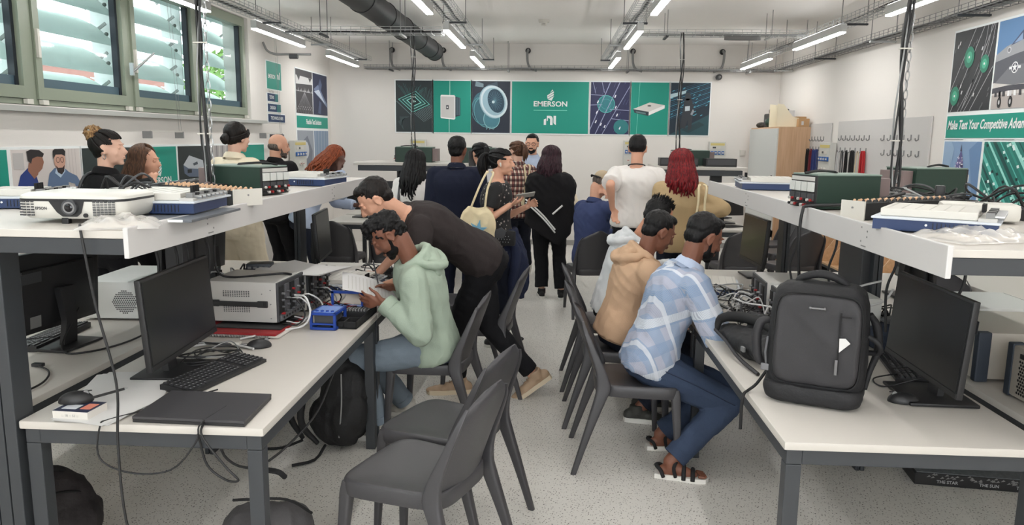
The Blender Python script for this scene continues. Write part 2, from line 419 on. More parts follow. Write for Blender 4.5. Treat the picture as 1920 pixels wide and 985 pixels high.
for nm, (x, z) in rows.items():
    for k in range(6):
        y1 = 11.65 - 2.47 * k + (-.2 if x < -2 else 0)
        lamp(x, y1 - 1.48, y1, z, 'white linear lamp %s, %s one' % (nm, ordn[k]))
def tray_mesh(L, wd=.16, h=.06, step=.10, r=.0019):
    b = B(); n = 5
    for u, v in [(-wd/2, h), (-wd/2, h/2), (-wd/2, 0), (-wd/6, 0), (wd/6, 0), (wd/2, 0), (wd/2, h/2), (wd/2, h)]:
        b.box((u, L / 2, v), (2*r, L, 2*r))
    k = int(L / step)
    for i in range(k + 1):
        y = i * L / k
        b.box((-wd/2, y, h/2), (2*r, 2*r, h)); b.box((wd/2, y, h/2), (2*r, 2*r, h)); b.box((0, y, 0), (wd, 2*r, 2*r))
    return b
def tray(lab, loc, rz, L, cables=2, rods=True, wd=.18, step=.10, mat_=None):
    t = thing('wire_cable_tray', lab, 'cable tray', loc, rz, 'wire cable trays under the ceiling')
    tray_mesh(L, wd, step=step).out('wire_basket', mat_ or GALV, t)
    n = max(2, int(L / 1.5))
    for i in range(n):
        y = .4 + (L - .8) * i / (n - 1); hz = ZC - loc[2]
        br = B(); br.box((0, y, -.018), (wd + .06, .03, .018), bev=.002); bo = br.out('bracket', FRAME if i % 2 else GALV, t)
        if rods:
            for sx in (-1, 1):
                rr = B(); rr.cyl((sx * (wd/2 + .02), y, -.03), (sx * (wd/2 + .02), y, hz), .004, n=6); rr.out('threaded_rod', GREY2, bo)
    for c in range(cables):
        pts = []; off = random.uniform(-wd * .35, wd * .35); k = int(L / .35) + 2
        for i in range(k): pts.append((off + random.uniform(-.015, .015), L * i / (k - 1), .014 + random.uniform(0, .012)))
        cb = B(); cb.tube(pts, random.choice((.006, .008, .01)), 6); cb.out('tray_cable', CABLE if c % 2 == 0 else GCABLE, t, smooth=60)
tray('wire cable tray above the lamp row by the window wall', (-2.86, 2.0, 2.80), 0, 9.6, 3, wd=.2)
tray('wire cable tray above the lamps left of the aisle', (-1.0, 2.0, 2.82), 0, 9.7, 4)
tray('wire cable tray above the lamps right of the aisle', (.78, 2.0, 2.82), 0, 9.7, 4)
tray('wire cable tray above the lamp row nearest the right wall', (2.88, 2.0, 2.82), 0, 9.7, 3, wd=.2)
tray('dark cable tray running along the top of the right wall', (3.27, 1.0, 2.69), 0, 10.68, 6, wd=.2, mat_=GREY2)
tray('long cable tray with black cables across the back wall', (3.3, 11.80, 2.70), PI / 2, 6.2, 6, wd=.2, mat_=GREY2)
tray('cross cable tray between the window row and the left aisle row', (-1.12, 7.75, 2.69), PI / 2, 1.6, 1, wd=.2)
tray('cross cable tray over the right side of the room', (2.8, 8.95, 2.84), PI / 2, 1.95, 2, wd=.2)
# black duct
t = thing('ventilation_duct', 'black round ventilation duct hanging under the ceiling left of the aisle', 'duct', (-1.74, 3.0, 2.90))
DUCT = mat('black_duct', (38, 39, 42), 0.55, var=.1, vscale=8)
b = B(); R = .125
b.tube([(0, y, 0) for y in (0, 2, 4, 6, 8.2)], R, 24); b.out('duct_pipe', DUCT, t, smooth=50)
for k in range(9): b = B(); b.cyl((0, .15 + k * .95, 0), (0, .19 + k * .95, 0), R + .008, n=24); b.out('duct_joint', DUCT, t, smooth=50)
b = B(); b.cyl((0, 8.2, 0), (0, 8.215, 0), R + .006, n=24); b.out('end_cap', DUCT, t)
for k in range(3):
    b = B(); b.cyl((0, 1.2 + 3*k, .11), (0, 1.2 + 3*k, .21), .006, n=6); b.out('duct_hanger', GREY2, t)
# smoke detector
t = thing('smoke_detector', 'round white smoke detector on the ceiling above the aisle', 'smoke detector', (-.14, 9.6, ZC))
b = B(); b.cyl((0, 0, 0), (0, 0, -.03), .07, .066, 20); b.out('base', OFFW, t, smooth=40)
b = B(); b.cyl((0, 0, -.03), (0, 0, -.065), .045, .03, 16); b.out('sensor_head', OFFW, t, smooth=40)
b = B(); b.box((0, -.03, -.05), (.03, .01, .012)); b.out('sensor_slot', DGREY, t)
# conduit hooks on back wall
for k, (x, lab) in enumerate(((-2.52, 'leftmost of the bent conduit pipes high on the back wall'), (-1.72, 'bent conduit pipe on the back wall, just right of the duct end'), (-.41, 'bent conduit pipe high on the back wall above the logo panel'), (1.19, 'bent conduit pipe on the back wall right of the right aisle lamps'), (2.54, 'bent conduit pipe high on the back wall nearest the right corner'))):
    t = thing('conduit_pipe', lab, 'conduit', (x, 11.93, 2.7), 0, 'conduit pipes on the back wall')
    s_ = -1 if k == 4 else 1
    b = B(); b.tube([(0, .06, .30), (0, -.01, .31), (-.01 * s_, -.03, .25), (0, -.03, .12), (.04 * s_, -.03, .04), (.14 * s_, -.03, .0)], .018, 10, smooth=5); b.out('pipe', GREY2, t, smooth=60)
    b = B(); b.cyl((0, .07, .305), (0, .035, .305), .042, n=14); b.out('collar', BLACK, t, smooth=40)
t = thing('ceiling_socket_box', 'round black junction socket on the back wall under the tray', 'socket', (2.5, 11.97, 2.63))
b = B(); b.cyl((0, 0.02, 0), (0, -.04, 0), .045, n=16); b.out('cover', BLACK, t, smooth=40)
b = B(); b.ell((0, -.04, 0), .025, nu=10, nv=6); b.out('lens', GREY2, t, smooth=60)
t = thing('conduit_pipe', 'bent grey conduit from the window row tray, upper left', 'conduit', (-3.3, 9.1, 2.66))
b = B(); b.tube([(-.2, .1, .12), (-.15, .1, .02), (-.05, .1, -.02), (.1, .1, -.02), (.38, .1, -.02)], .014, 8, smooth=5); b.out('pipe', GREY2, t, smooth=60)
b = B(); b.cyl((.12, .1, -.045), (.22, .1, -.045), .03, n=10); b.out('fitting', DGREY, t)
t = thing('cable_coil', 'flat coil of wire lying under the right cross tray', 'cable coil', (2.1, 8.90, 2.80))
b = B()
for k in range(4): b.tube([(.20 * math.cos(a) , .05 * math.sin(a), .01 * k) for a in [2 * PI * i / 16 for i in range(16)]], .006, 5, close=True)
b.out('coil', GREY2, t, smooth=60)
# ---------------------------------------------------------------- furniture
def desk(lab, x0, x1, y0, y1, z=.74, group='white lab desks', mid=False):
    t = thing('lab_desk', lab, 'desk', ((x0 + x1) / 2, (y0 + y1) / 2, 0), 0, group)
    w_, d_ = x1 - x0, y1 - y0
    b = B(); b.box((0, 0, z - .014), (w_, d_, .028), bev=.006); b.out('tabletop', WHITE, t, smooth=40)
    b = B(); q = .05; i = .012
    for s_ in (-1, 1):
        b.box((s_ * (w_/2 - i - q/2), 0, z - .029 - q/2), (q, d_ - 2*i, q), bev=.003); b.box((0, s_ * (d_/2 - i - q/2), z - .029 - q/2), (w_ - 2*i - 2*q, q, q), bev=.003)
    b.out('frame', FRAME, t)
    for sx in (-1, 1):
        for sy in (-1, 1):
            b = B(); b.box((sx * (w_/2 - i - q/2), sy * (d_/2 - i - q/2), (z - .08) / 2), (q, q, z - .08), bev=.003); b.out('leg', FRAME, t)
    return t
LX0, LX1, GL_, RX0, RX1 = -1.74, -.918, -1.80, .752, 1.585
desk('white lab desk at front left with the closed laptop on it', LX0, LX1, 2.28, 3.90)
desk('white lab desk farther left of the aisle, where the standing man leans', LX0, LX1, 3.915, 5.535)
desk('white lab desk at the left picture edge with the monitor turned away', -2.66, -1.835, 2.28, 3.90)
desk('white lab desk behind the left edge desk, near the window wall', -2.66, -1.835, 3.915, 5.535)
desk('white lab desk at front right carrying the grey backpack', RX0, RX1, 2.31, 3.93)
desk('white lab desk right of the aisle, behind the backpack desk', RX0, RX1, 3.945, 5.565)
desk('white lab desk at the right picture edge under perforated grey cases', 1.66, 2.49, 2.31, 3.93)
desk('white lab desk near the right wall, behind the right edge desk', 1.66, 2.49, 3.945, 5.565)

def shelf(lab, xc, y0, y1, aisle, z=1.385, posts=(0, .5, 1), hw=.51, fascia_out=.0):
    """raised shelf on posts over a double desk; aisle = +1/-1 side of the fascia"""
    t = thing('raised_shelf', lab, 'shelf', (xc, y0, 0), 0, 'raised shelves over the desks')
    L = y1 - y0
    b = B(); b.box((0, L/2, z - .012), (2*hw - .03, L, .024), bev=.003); b.out('shelf_board', WHITE, t)
    b = B()
    for yy in (.03, L/2, L - .03): b.box((0, yy, z - .05), (2*hw - .05, .05, .05), bev=.003)
    for sx in (-1, 1): b.box((sx * (hw - .10), L/2, z - .05), (.04, L - .1, .045))
    b.out('support_rail', FRAME, t)
    for side in (-1, 1):
        for k in range(2):
            b = B(); a0 = -.015 + k * (L/2 + .008); a1 = L/2 + .001 if k == 0 else L + .015
            b.box((side * (hw - .008), (a0 + a1)/2, z - .035), (.016, a1 - a0, .095), bev=.003)
            for yy, zz in ((.33, .0), (.33, .02), (.36, -.02), (.36, .03)):
                b.box((side * (hw + .0005), a0 + (a1 - a0) * yy, z - .035 + zz), (.002, .006, .006), m=1)
            b.box((side * (hw + .0005), a0 + (a1 - a0) * .345, z - .07), (.002, .04, .004), m=1)
            b.out('fascia_board', [FASCIA, GREY2], t)
    return t
shL = shelf('raised white shelf over the left desks, carrying the white projector', -1.79, 2.22, 5.42, 1)
shR = shelf('raised white shelf over the right desks, carrying blue-based boards', 1.62, 2.17, 5.45, -1)
def post(par, x, y, wx=.12, wy=.09, z=1.335):
    b = B()
    for s_ in (-1, 1): b.box((x + s_ * wx/4, y, z/2), (wx/2 - .004, wy, z), bev=.004)
    b.out('post', FRAME, par)
post(shL, .002, .10, .088); post(shL, -.00, 1.55, .05, .13); post(shL, .0, 3.05, .05, .13)
post(shR, .0, .16, .05); post(shR, .0, 1.68, .05, .15); post(shR, .0, 3.15, .05, .13)
b = B(); b.box((-.02, 1.40, 1.07), (.09, .24, .50), bev=.006); b.box((.03, 1.40, 1.07), (.012, .03, .50), m=1); b.out('cable_panel', [DGREY, BLACK], shL)
b = B(); b.box((-.02, 1.80, 1.07), (.09, .30, .50), bev=.006); b.out('cable_panel', DGREY, shR)

# far islands
desk('white desk of the far left island near the back wall', -2.50, -.60, 8.20, 9.00, group='far desks')
desk('rear white desk of the far left island against the back wall side', -2.50, -.60, 9.04, 9.84, group='far desks')
desk('white desk of the far right island with a tablet lying on it', .70, 2.16, 8.10, 8.90, group='far desks')
desk('rear white desk of the far right island', .70, 2.16, 8.94, 9.74, group='far desks')
def shelf_x(lab, x0, x1, y0, y1, z=1.385):
    t = thing('raised_shelf', lab, 'shelf', (x0, (y0 + y1)/2, 0), 0, 'raised shelves over the desks')
    L, D = x1 - x0, y1 - y0
    b = B(); b.box((L/2, 0, z - .012), (L, D, .03), bev=.003); b.out('shelf_board', WHITE, t)
    b = B(); b.box((L/2, -D/2 + .03, z - .06), (L - .1, .05, .06), bev=.003); b.out('support_rail', FRAME, t); b = B(); b.box((L/2, D/2 - .03, z - .06), (L - .1, .05, .06)); b.out('support_rail', FRAME, t)
    for q in (.25, .75):
        b = B(); b.box((L * q, 0, (z - .09)/2), (.13, .06, z - .09), bev=.004); b.out('post', FRAME, t)
    return t
shelf_x('raised shelf over the far left island with dark green boxes', -2.25, -.35, 8.50, 9.40)
shelf_x('raised shelf over the far right island behind the red-haired person', 1.15, 2.12, 8.40, 9.30)

# chair
def supring(cx, cy, z, hx, hy, n=40, sq=5.0, fz=None):
    o = []
    for i in range(n):
        t = 2 * PI * i / n; x = hx * math.copysign(abs(math.cos(t)) ** (2/sq), math.cos(t)); y = hy * math.copysign(abs(math.sin(t)) ** (2/sq), math.sin(t))
        o.append(V((cx + x * (1 + .10 * (y / hy)), cy + y, z + (fz(x, y) if fz else 0))))
    return o
def chair_parts():
    t = thing('stacking_chair', 'x', 'chair')
    # seat: rounded shell with a deep skirt and a dished top
    fz = lambda x, y: -.9 * max(0, y - .15) ** 2 + .5 * max(0, -y - .12) ** 2
    b = B(); R = []
    for z, k, q in ((.402, .955, 0), (.398, .985, 0), (.404, 1.0, 0), (.43, 1.0, 1), (.449, .995, 1), (.4565, .975, 1), (.4575, .94, 1), (.454, .86, 1), (.448, .72, 1), (.442, .5, 1), (.440, .25, 1), (.4395, .04, 1)):
        R.append(supring(0, .005, z, .212 * k, .218 * k, fz=fz if q else None))
    b.loft(R); b.out('seat', CHAIRM, t, smooth=80)
    def bp(u, v):
        z = .425 + .415 * v; W = .214 * (1 - .10 * v)
        if v > .52: W *= (1 - ((v - .52) / .485) ** 2.9 * .72)
        lean = -.190 - .035 * math.sin(v * 1.4) - .105 * v ** 1.3
        return V((u * W, lean + .050 * u * u * (1 - .45 * v), z - .026 * u * u * v ** 4))
    nu, nv = 24, 26; b = B(); vs = []; prof = [(-.5, .0), (-.35, .35), (0, .5), (.35, .35), (.5, 0)]
    for j in range(nv + 1):
        for i in range(nu + 1):
            u, v = -1 + 2*i/nu, j/nv; p = bp(u, v); vs.append(p)
    n0 = len(vs); th = lambda i, j: .013 * min(1, .45 + min(i, nu - i) * .3) * min(1, .45 + (nv - j) * .3)
    for j in range(nv + 1):
        for i in range(nu + 1): vs.append(vs[j*(nu+1) + i] + V((0, -1, -.15)).normalized() * th(i, j))
    ix = lambda j, i: j*(nu+1) + i; fs = []
    for j in range(nv):
        for i in range(nu): q = (ix(j, i), ix(j, i+1), ix(j+1, i+1), ix(j+1, i)); fs += [q, tuple(n0 + k for k in q[::-1])]
        for i in (0, nu): fs.append((ix(j, i), ix(j+1, i), n0 + ix(j+1, i), n0 + ix(j, i)))
    for i in range(nu):
        for j in (0, nv): fs.append((ix(j, i), ix(j, i+1), n0 + ix(j, i+1), n0 + ix(j, i)))
    b.faces(vs, fs); b.out('backrest', CHAIRM, t, smooth=75)
    def leg(sec):
        P_ = catmull([V((x, y, z)) for z, hx, hy, x, y in sec], 4); H_ = catmull([V((hx, hy, 0)) for z, hx, hy, x, y in sec], 4); b = B(); rings = []
        for p, h in zip(P_, H_): rings.append([p + V((h.x * math.copysign(abs(math.cos(a)) ** .45, math.cos(a)), h.y * math.copysign(abs(math.sin(a)) ** .45, math.sin(a)), 0)) for a in [2*PI*(i + .5)/16 for i in range(16)]])
        b.loft(rings); b.out('leg', CHAIRM, t, smooth=50)
    for s_ in (-1, 1):
        leg([(.444, .018, .020, s_*.190, .182), (.40, .022, .024, s_*.193, .186), (.34, .020, .022, s_*.199, .190), (.2, .017, .018, s_*.210, .200), (0, .013, .013, s_*.218, .210)])
        leg([(.775, .003, .006, s_*.158, -.286), (.72, .007, .012, s_*.186, -.268), (.62, .009, .018, s_*.200, -.228), (.53, .012, .026, s_*.206, -.192), (.45, .015, .036, s_*.208, -.176), (.38, .018, .030, s_*.213, -.196), (.2, .017, .020, s_*.226, -.256), (0, .013, .014, s_*.238, -.318)])
    return t
chair0 = chair_parts(); chair_used = [False]
def chair(x, y, rz, lab, group='charcoal chairs'):
    if not chair_used[0]:
        chair_used[0] = True; t = chair0; t.location = (x, y, 0); t.rotation_euler = (0, 0, math.radians(rz)); t['label'] = lab; t['group'] = group; return t
    return dup(chair0, (x, y, 0), math.radians(rz), lab, group)
# rz: 90 = sitter faces -X (left desks), -90 = faces +X (right desks), 0 = faces +Y
chair(-.48, 2.66, 69, 'empty charcoal plastic chair closest to the camera, left of the aisle')
chair(-.45, 3.14, 67, 'empty charcoal plastic chair just behind the closest one')
chair(-.66, 4.14, 84, 'charcoal chair under the seated man in the green hoodie')
chair(-.47, 4.98, 84, 'charcoal chair behind the leaning man in black')
chair(-.66, 5.62, 86, 'light reflecting charcoal chair by the woman with the tote bag')
chair(.455, 3.86, -90, 'charcoal chair under the man in the blue checked shirt')
chair(.42, 4.46, -91, 'charcoal chair under the man in the tan hoodie')
chair(.41, 5.12, -90, 'charcoal chair under the man in the pale grey hoodie')
chair(.40, 7.30, 10, 'charcoal chair under the seated man in a blue shirt and cap')
chair(-2.20, 7.75, 0, 'charcoal chair at the front of the far left desk, left one')
chair(-1.62, 7.72, -4, 'charcoal chair at the front of the far left desk, right one')
chair(-2.86, 8.45, -95, 'charcoal chair at the left end of the far left desk, nearer one')
chair(-2.80, 9.35, -100, 'charcoal chair at the left end of the far left desk, farther one')
chair(1.86, 7.62, 4, 'charcoal chair at the front of the far right desk, left one')
chair(2.42, 7.70, 20, 'charcoal chair at the front of the far right desk, right one')
chair(2.60, 8.6, 100, 'charcoal chair at the right end of the far right desk, nearer one')
chair(2.72, 9.3, 110, 'charcoal chair at the right end of the far right desk, farther one')
chair(2.50, 4.95, 150, 'charcoal chair beyond the right monitor near the right wall')

# tall cupboard
t = thing('tall_cupboard', 'tall beech cupboard with a pale door in the back right corner', 'cupboard', (3.215, 11.12, 0))
BEECH = mat_wood('beech', (196, 158, 124), (212, 176, 142)); DBEECH = mat('dark_edge', (84, 60, 46), .6)
b = B(); b.box((.0, 0, .935), (.42, 1.44, 1.87), bev=.003); b.out('body', BEECH, t)
b = B(); b.box((-.218, 0, .95), (.018, 1.42, 1.80), bev=.003); d = b.out('door', mat('pale_door', (206, 208, 206), .4), t); d['label'] = 'pale grey door'
b = B(); b.box((-.245, -.62, 1.12), (.02, .02, .20), bev=.004); b.out('handle', BLACK, d)
b = B(); b.box((.215, -.70, .935), (.012, .05, 1.85)); b.out('edge_shade_strip', DBEECH, t)  # dark strip painted in for the shade between cupboard and wall
# things on the cupboard
t = thing('magazine_file', 'cream perforated magazine file on top of the tall cupboard', 'magazine file', (3.17, 10.60, 1.87), math.radians(72))
b = B(); prof = [(-.14, 0), (.14, 0), (.14, .31), (.06, .30), (-.06, .14), (-.14, .12)]
for xx in (-.05, .046): b.prism(prof, (xx, 0, 0), (0, 1, 0), (0, 0, 1), (.004, 0, 0))
b.box((0, .138, .155), (.1, .004, .31)); b.box((0, 0, .003), (.1, .28, .006)); b.out('case', mat('cream_plastic', (226, 216, 190), .5), t)
b = B(); b.box((0, .02, .12), (.07, .2, .2)); b.out('contents', PAPER, t)
t2 = thing('magazine_file', 'cream magazine file lying behind the standing one on the cupboard', 'magazine file', (3.13, 10.80, 1.87), math.radians(60))
b = B(); b.prism(prof, (-.05, 0, 0), (0, 1, 0), (0, 0, 1), (.1, 0, 0)); b.out('case', MATS['cream_plastic'], t2)
t = thing('bag', 'dark green bag on the top of the tall cupboard', 'bag', (3.15, 11.15, 1.87))
b = B(); b.ell((0, 0, .07), (.13, .13, .085)); b.ell((.02, -.1, .05), (.1, .09, .06)); b.out('body', mat('dark_green_cloth', (36, 58, 46), .8, bump=.5), t, smooth=80)
b = B(); b.tube([(0, -.08, .13), (0, 0, .2), (0, .08, .13)], .008, 6, smooth=4); b.out('handle', BLACKM, t)
t = thing('equipment_case', 'black case stacked at the back on top of the tall cupboard', 'case', (3.22, 11.3, 1.87))
b = B(); b.box((0, 0, .10), (.28, .34, .20), bev=.02); b.box((.02, -.02, .235), (.22, .26, .06), bev=.015); b.out('body', BLACK, t)
b = B(); b.box((-.145, 0, .1), (.01, .08, .03)); b.out('latch', GREY2, t)
t = thing('cloth_bundle', 'small dark bundle at the left edge of the cupboard top', 'bundle', (3.10, 11.62, 1.87))
b = B(); b.ell((0, 0, .04), (.08, .1, .045)); b.ell((0, -.12, .03), (.05, .07, .03)); b.out('cloth', mat('dark_olive_cloth', (58, 54, 48), .8, bump=.4), t, smooth=80)
for k, (yy, lab) in enumerate(((10.46, 'small cardboard box at the right front of the cupboard top'), (10.56, 'cardboard box behind the smallest one on the cupboard top'))):
    t = thing('cardboard_box', lab, 'box', (3.33, yy + .04 * k, 1.87), .1 * k, 'cardboard boxes on the cupboard')
    b = B(); b.box((0, 0, .055 + .015 * k), (.14, .09, .11 + .03 * k), bev=.003); b.out('carton', mat('cardboard', (188, 150, 108), .8, var=.05), t)
    b = B(); b.box((-.02, -.0465, .05), (.03, .002, .05)); b.out('address_label', PAPER, t)

# peg boards with hooks
PEG = mat('pegboard_grey', (200, 198, 196), .6, var=.02, vscale=60)
def pegboard(y_far, y_near, z0, z1, lab, rows_):
    t = thing('hook_board', lab, 'hook board', (XR - .012, y_far, 0), -PI/2, 'grey hook boards on the right wall')
    L = y_far - y_near
    b = B(); b.box((L/2, 0, (z0 + z1)/2), (L, .016, z1 - z0), bev=.002); b.out('board', PEG, t)
    for z, xs in rows_:
        for u in xs:
            b = B(); b.tube([(u, -.008, z + .035), (u, -.012, z), (u + .006, -.030, z - .012), (u + .012, -.042, z - .006), (u + .014, -.046, z + .012)], .0055, 6, smooth=3)
            b.box((u, -.01, z + .02), (.018, .006, .05)); b.out('hook', GREY2, t, smooth=60)
    return t
pb1 = pegboard(10.45, 9.66, .9, 1.91, 'narrow grey hook board between the cupboard and the fuse box', [(1.70, [.12, .23, .34, .45, .56]), (1.57, [.08, .19, .30, .41])])
pb2 = pegboard(9.42, 7.16, .9, 1.92, 'wide grey hook board on the right wall with hanging test leads', [(1.71, [.12 + .135 * i for i in range(7)] + [1.30 + .15 * i for i in range(6)]), (1.57, [.12 + .15 * i for i in range(6)]), (1.56, [1.33 + .15 * i for i in range(6)])])
# hanging test leads
leadm = {'black': BLACKM, 'red': mat('red_leads', (176, 24, 30), .5), 'dark_red': mat('dark_red_leads', (110, 24, 40), .5), 'blue': mat('blue_leads', (36, 52, 110), .5), 'white': WCABLE, 'yellow': mat('beige_leads', (214, 196, 160), .5), 'grey': DGREY}
leads = [(10.45 - .08, 1.57, 'black', 5, .012, 'black test leads hanging leftmost on the narrow hook board'), (10.45 - .19, 1.57, 'dark_red', 4, .012, 'dark red test leads on the narrow hook board'),
         (10.45 - .30, 1.57, 'blue', 4, .012, 'navy blue test leads on the narrow hook board'), (10.45 - .41, 1.57, 'blue', 4, .010, 'second navy bundle on the narrow hook board, next to the fuse box'),
         (9.42 - .12, 1.57, 'white', 2, .006, 'thin pale leads leftmost on the wide hook board'), (9.42 - .27, 1.57, 'grey', 3, .007, 'grey and pale leads, second bundle on the wide hook board'),
         (9.42 - .42, 1.57, 'black', 3, .009, 'black leads, third bundle on the wide hook board'), (9.42 - .57, 1.57, 'black', 7, .013, 'thick black bundle of leads on the wide hook board'),
         (9.42 - .72, 1.57, 'yellow', 2, .007, 'pale pink leads beside the red bundle'), (9.42 - .87, 1.57, 'red', 7, .013, 'thick bright red bundle of leads on the hook board')]
for (y, z, c, n, r, lab) in leads:
    b = B()
    for k in range(n):
        w1 = random.uniform(.02, .045); l1 = random.uniform(.42, .56); ox = random.uniform(-.012, .012)
        b.tube([(ox, -w1, -l1), (ox, -w1, -.15), (ox, -w1 * .6, -.02), (ox, 0, .012), (ox, w1 * .6, -.02), (ox, w1, -.15), (ox, w1, -l1 * random.uniform(.8, 1))], r * .55, 6, smooth=3)
    o = b.out('test_leads', leadm[c], None, smooth=60); o.location = (XR - .052, y, z); tag(o, lab, 'test leads', 'bundles of test leads on the hook boards')
# fuse boxes
def fusebox(loc, rz, lab, w_=.25, h_=.40):
    t = thing('fuse_box', lab, 'fuse box', loc, rz, 'fuse boxes on the walls')
    b = B(); b.box((0, .0, 0), (w_, .07, h_), bev=.006); b.out('housing', mat('fusebox_grey', (200, 200, 194), .5), t)
    b = B(); b.box((0, -.037, h_*.40), (w_*.85, .004, .035)); b.out('warning_strip', mat('yellowish_label', (206, 190, 120), .5), t)
    for k in range(4):
        b = B(); b.box((-w_*.33 + k * w_*.22, -.045, .03), (w_*.17, .02, .055), bev=.006); b.box((-w_*.33 + k * w_*.22, -.058, .03), (w_*.1, .006, .02), m=1); b.out('socket', [mat('socket_blue', (40, 92, 160), .4), WEDGE], t)
    b = B(); b.box((-.03, -.037, .11), (w_*.6, .004, .04)); b.box((-.05, -.04, .11), (.05, .004, .025), m=1); b.out('breaker_row', [OFFW, DGREY], t)
    for k in range(2):
        b = B(); b.cyl((-.05 + .1 * k, -.03, -.10), (-.05 + .1 * k, -.055, -.10), .026, n=12); b.box((-.05 + .1*k, -.058, -.10), (.03, .006, .008), m=1); b.out('outlet', [OFFW, RED], t)
fusebox((-2.12, 11.95, 1.44), 0, 'fuse box on the back wall above the left green boxes')
fusebox((1.22, 11.95, 1.46), 0, 'fuse box on the back wall beside the man in the white T-shirt')
fusebox((2.53, 11.95, 1.46), 0, 'fuse box with blue sockets on the back wall near the cupboard')
fusebox((-3.47, 10.25, 1.40), PI/2, 'fuse box on the left wall behind the bald man', .5, .42)
fusebox((3.37, 9.58, 1.44), -PI/2, 'fuse box with blue sockets between the two hook boards', .38, .46)
t = thing('wall_switch', 'small white switch on the back wall beside the cupboard', 'switch', (2.93, 11.98, 1.49))
b = B(); b.box((0, 0, 0), (.08, .03, .09), bev=.004); b.out('plate', OFFW, t); b = B(); b.box((0, -.018, 0), (.05, .008, .06), bev=.002); b.out('rocker', WEDGE, t)
# timber pigeonholes along right wall
t = thing('pigeonhole_shelf', 'long pale timber rack of upright dividers along the right wall', 'rack', (3.20, 6.3, 0))
PLY = mat_wood('pale_ply', (206, 168, 128), (222, 186, 146), 'Y')
b = B(); L = 3.95
b.box((0, L/2, .345), (.34, L, .02)); b.box((.16, L/2, .50), (.012, L, .33)); b.out('base_board', PLY, t)
for k in range(15):
    b = B(); b.prism([(-.17, 0), (.155, 0), (.155, .32), (.02, .32), (-.17, .06)], (0, k * L/14, .355), (1, 0, 0), (0, 0, 1), (0, .018, 0)); b.out('divider', PLY, t)
b = B()
for k in range(5): b.box((0, .2 + k * (L - .4)/4, .165), (.30, .04, .33))
b.box((-.15, L/2, .32), (.03, L, .03)); b.out('stand', FRAME, t)
t = thing('wooden_box', 'small wooden box standing in the pigeonhole rack', 'box', (3.18, 8.05, .356))
b = B(); b.box((0, 0, .11), (.2, .16, .22), bev=.004); b.out('case', PLY, t); b = B(); b.box((-.102, 0, .12), (.004, .06, .01)); b.out('slot', DBEECH, t)
# low white cabinet at the far right
t = thing('low_cabinet', 'long low white cabinet along the right wall beyond the monitor', 'cabinet', (3.11, 4.6, 0))
b = B(); b.box((0, 0, .36), (.56, 2.9, .70), bev=.004); b.out('body', WEDGE, t)
b = B(); b.box((0, 0, .725), (.60, 2.94, .03), bev=.004); b.out('worktop', WHITE, t)
for k in range(3):
    b = B(); b.box((-.285, -.96 + .96 * k, .36), (.012, .94, .66), bev=.002); d = b.out('door', WEDGE, t); b = B(); b.box((-.298, -.6 + .96 * k, .6), (.012, .12, .012)); b.out('handle', GREY2, d)
# ---------------------------------------------------------------- people
def skin_mat(name, rgb):
    m = mat(name, rgb, 0.55, var=0.05, vscale=18, bump=0.05, bscale=150)
    bs = m.node_tree.nodes['Principled BSDF']; bs.inputs['Subsurface Weight'].default_value = 0.0
    return m
SK = {'fair': skin_mat('skin_fair', (222, 178, 156)), 'light': skin_mat('skin_light', (212, 160, 134)), 'tan': skin_mat('skin_tan', (184, 128, 100)),
      'brown': skin_mat('skin_brown', (122, 78, 60)), 'dark': skin_mat('skin_dark', (88, 58, 48))}
LIP = {k: mat('lips_' + k, c, 0.5) for k, c in {'fair': (196, 120, 112), 'light': (180, 104, 96), 'tan': (150, 88, 78), 'brown': (104, 58, 52), 'dark': (80, 46, 44)}.items()}
EYEW = mat('eye_white', (225, 222, 216), 0.3); IRIS = mat('iris', (40, 28, 22), 0.2)
def hair_mat(name, c1, c2, sc=60):
    if name in MATS: return MATS[name]
    m = bpy.data.materials.new(name); m.use_nodes = True; nt = m.node_tree; L = nt.links.new
    b = nt.nodes['Principled BSDF']; b.inputs['Roughness'].default_value = 0.5; b.inputs['Specular IOR Level'].default_value = 0.25
    tc = nt.nodes.new('ShaderNodeTexCoord'); mp = nt.nodes.new('ShaderNodeMapping'); mp.inputs['Scale'].default_value = (1, 1, .18)
    n = nt.nodes.new('ShaderNodeTexNoise'); n.inputs['Scale'].default_value = sc * 2; n.inputs['Detail'].default_value = 3
    r = nt.nodes.new('ShaderNodeValToRGB'); r.color_ramp.elements[0].color = lin(c1); r.color_ramp.elements[1].color = lin(c2)
    r.color_ramp.elements[0].position = .35; r.color_ramp.elements[1].position = .7
    bp = nt.nodes.new('ShaderNodeBump'); bp.inputs['Strength'].default_value = .6; bp.inputs['Distance'].default_value = .006
    L(tc.outputs['Object'], mp.inputs[0]); L(mp.outputs[0], n.inputs[0]); L(n.outputs[0], r.inputs[0]); L(r.outputs[0], b.inputs['Base Color'])
    L(n.outputs[0], bp.inputs['Height']); L(bp.outputs[0], b.inputs['Normal']); MATS[name] = m; return m
HAIR = {'black': hair_mat('black_hair', (7, 6, 7), (20, 18, 19)), 'darkbrown': hair_mat('dark_brown_hair', (14, 11, 10), (32, 25, 22)), 'brown': hair_mat('brown_hair', (62, 42, 32), (110, 78, 58)),
        'red': hair_mat('dyed_red_hair', (66, 10, 16), (140, 26, 32)), 'plum': hair_mat('plum_hair', (28, 14, 22), (64, 34, 44)), 'auburn': hair_mat('auburn_braids', (104, 50, 30), (160, 84, 52)),
        'streak': hair_mat('blonde_streaked_hair', (96, 66, 44), (190, 152, 104)), 'grey': hair_mat('greying_hair', (70, 62, 58), (120, 108, 100))}
def ccloth(name, rgb, rough=.85, var=.06, bump=.25, bscale=260): return mat(name, rgb, rough, var=var, vscale=9, bump=bump, bscale=bscale, spec=.2)

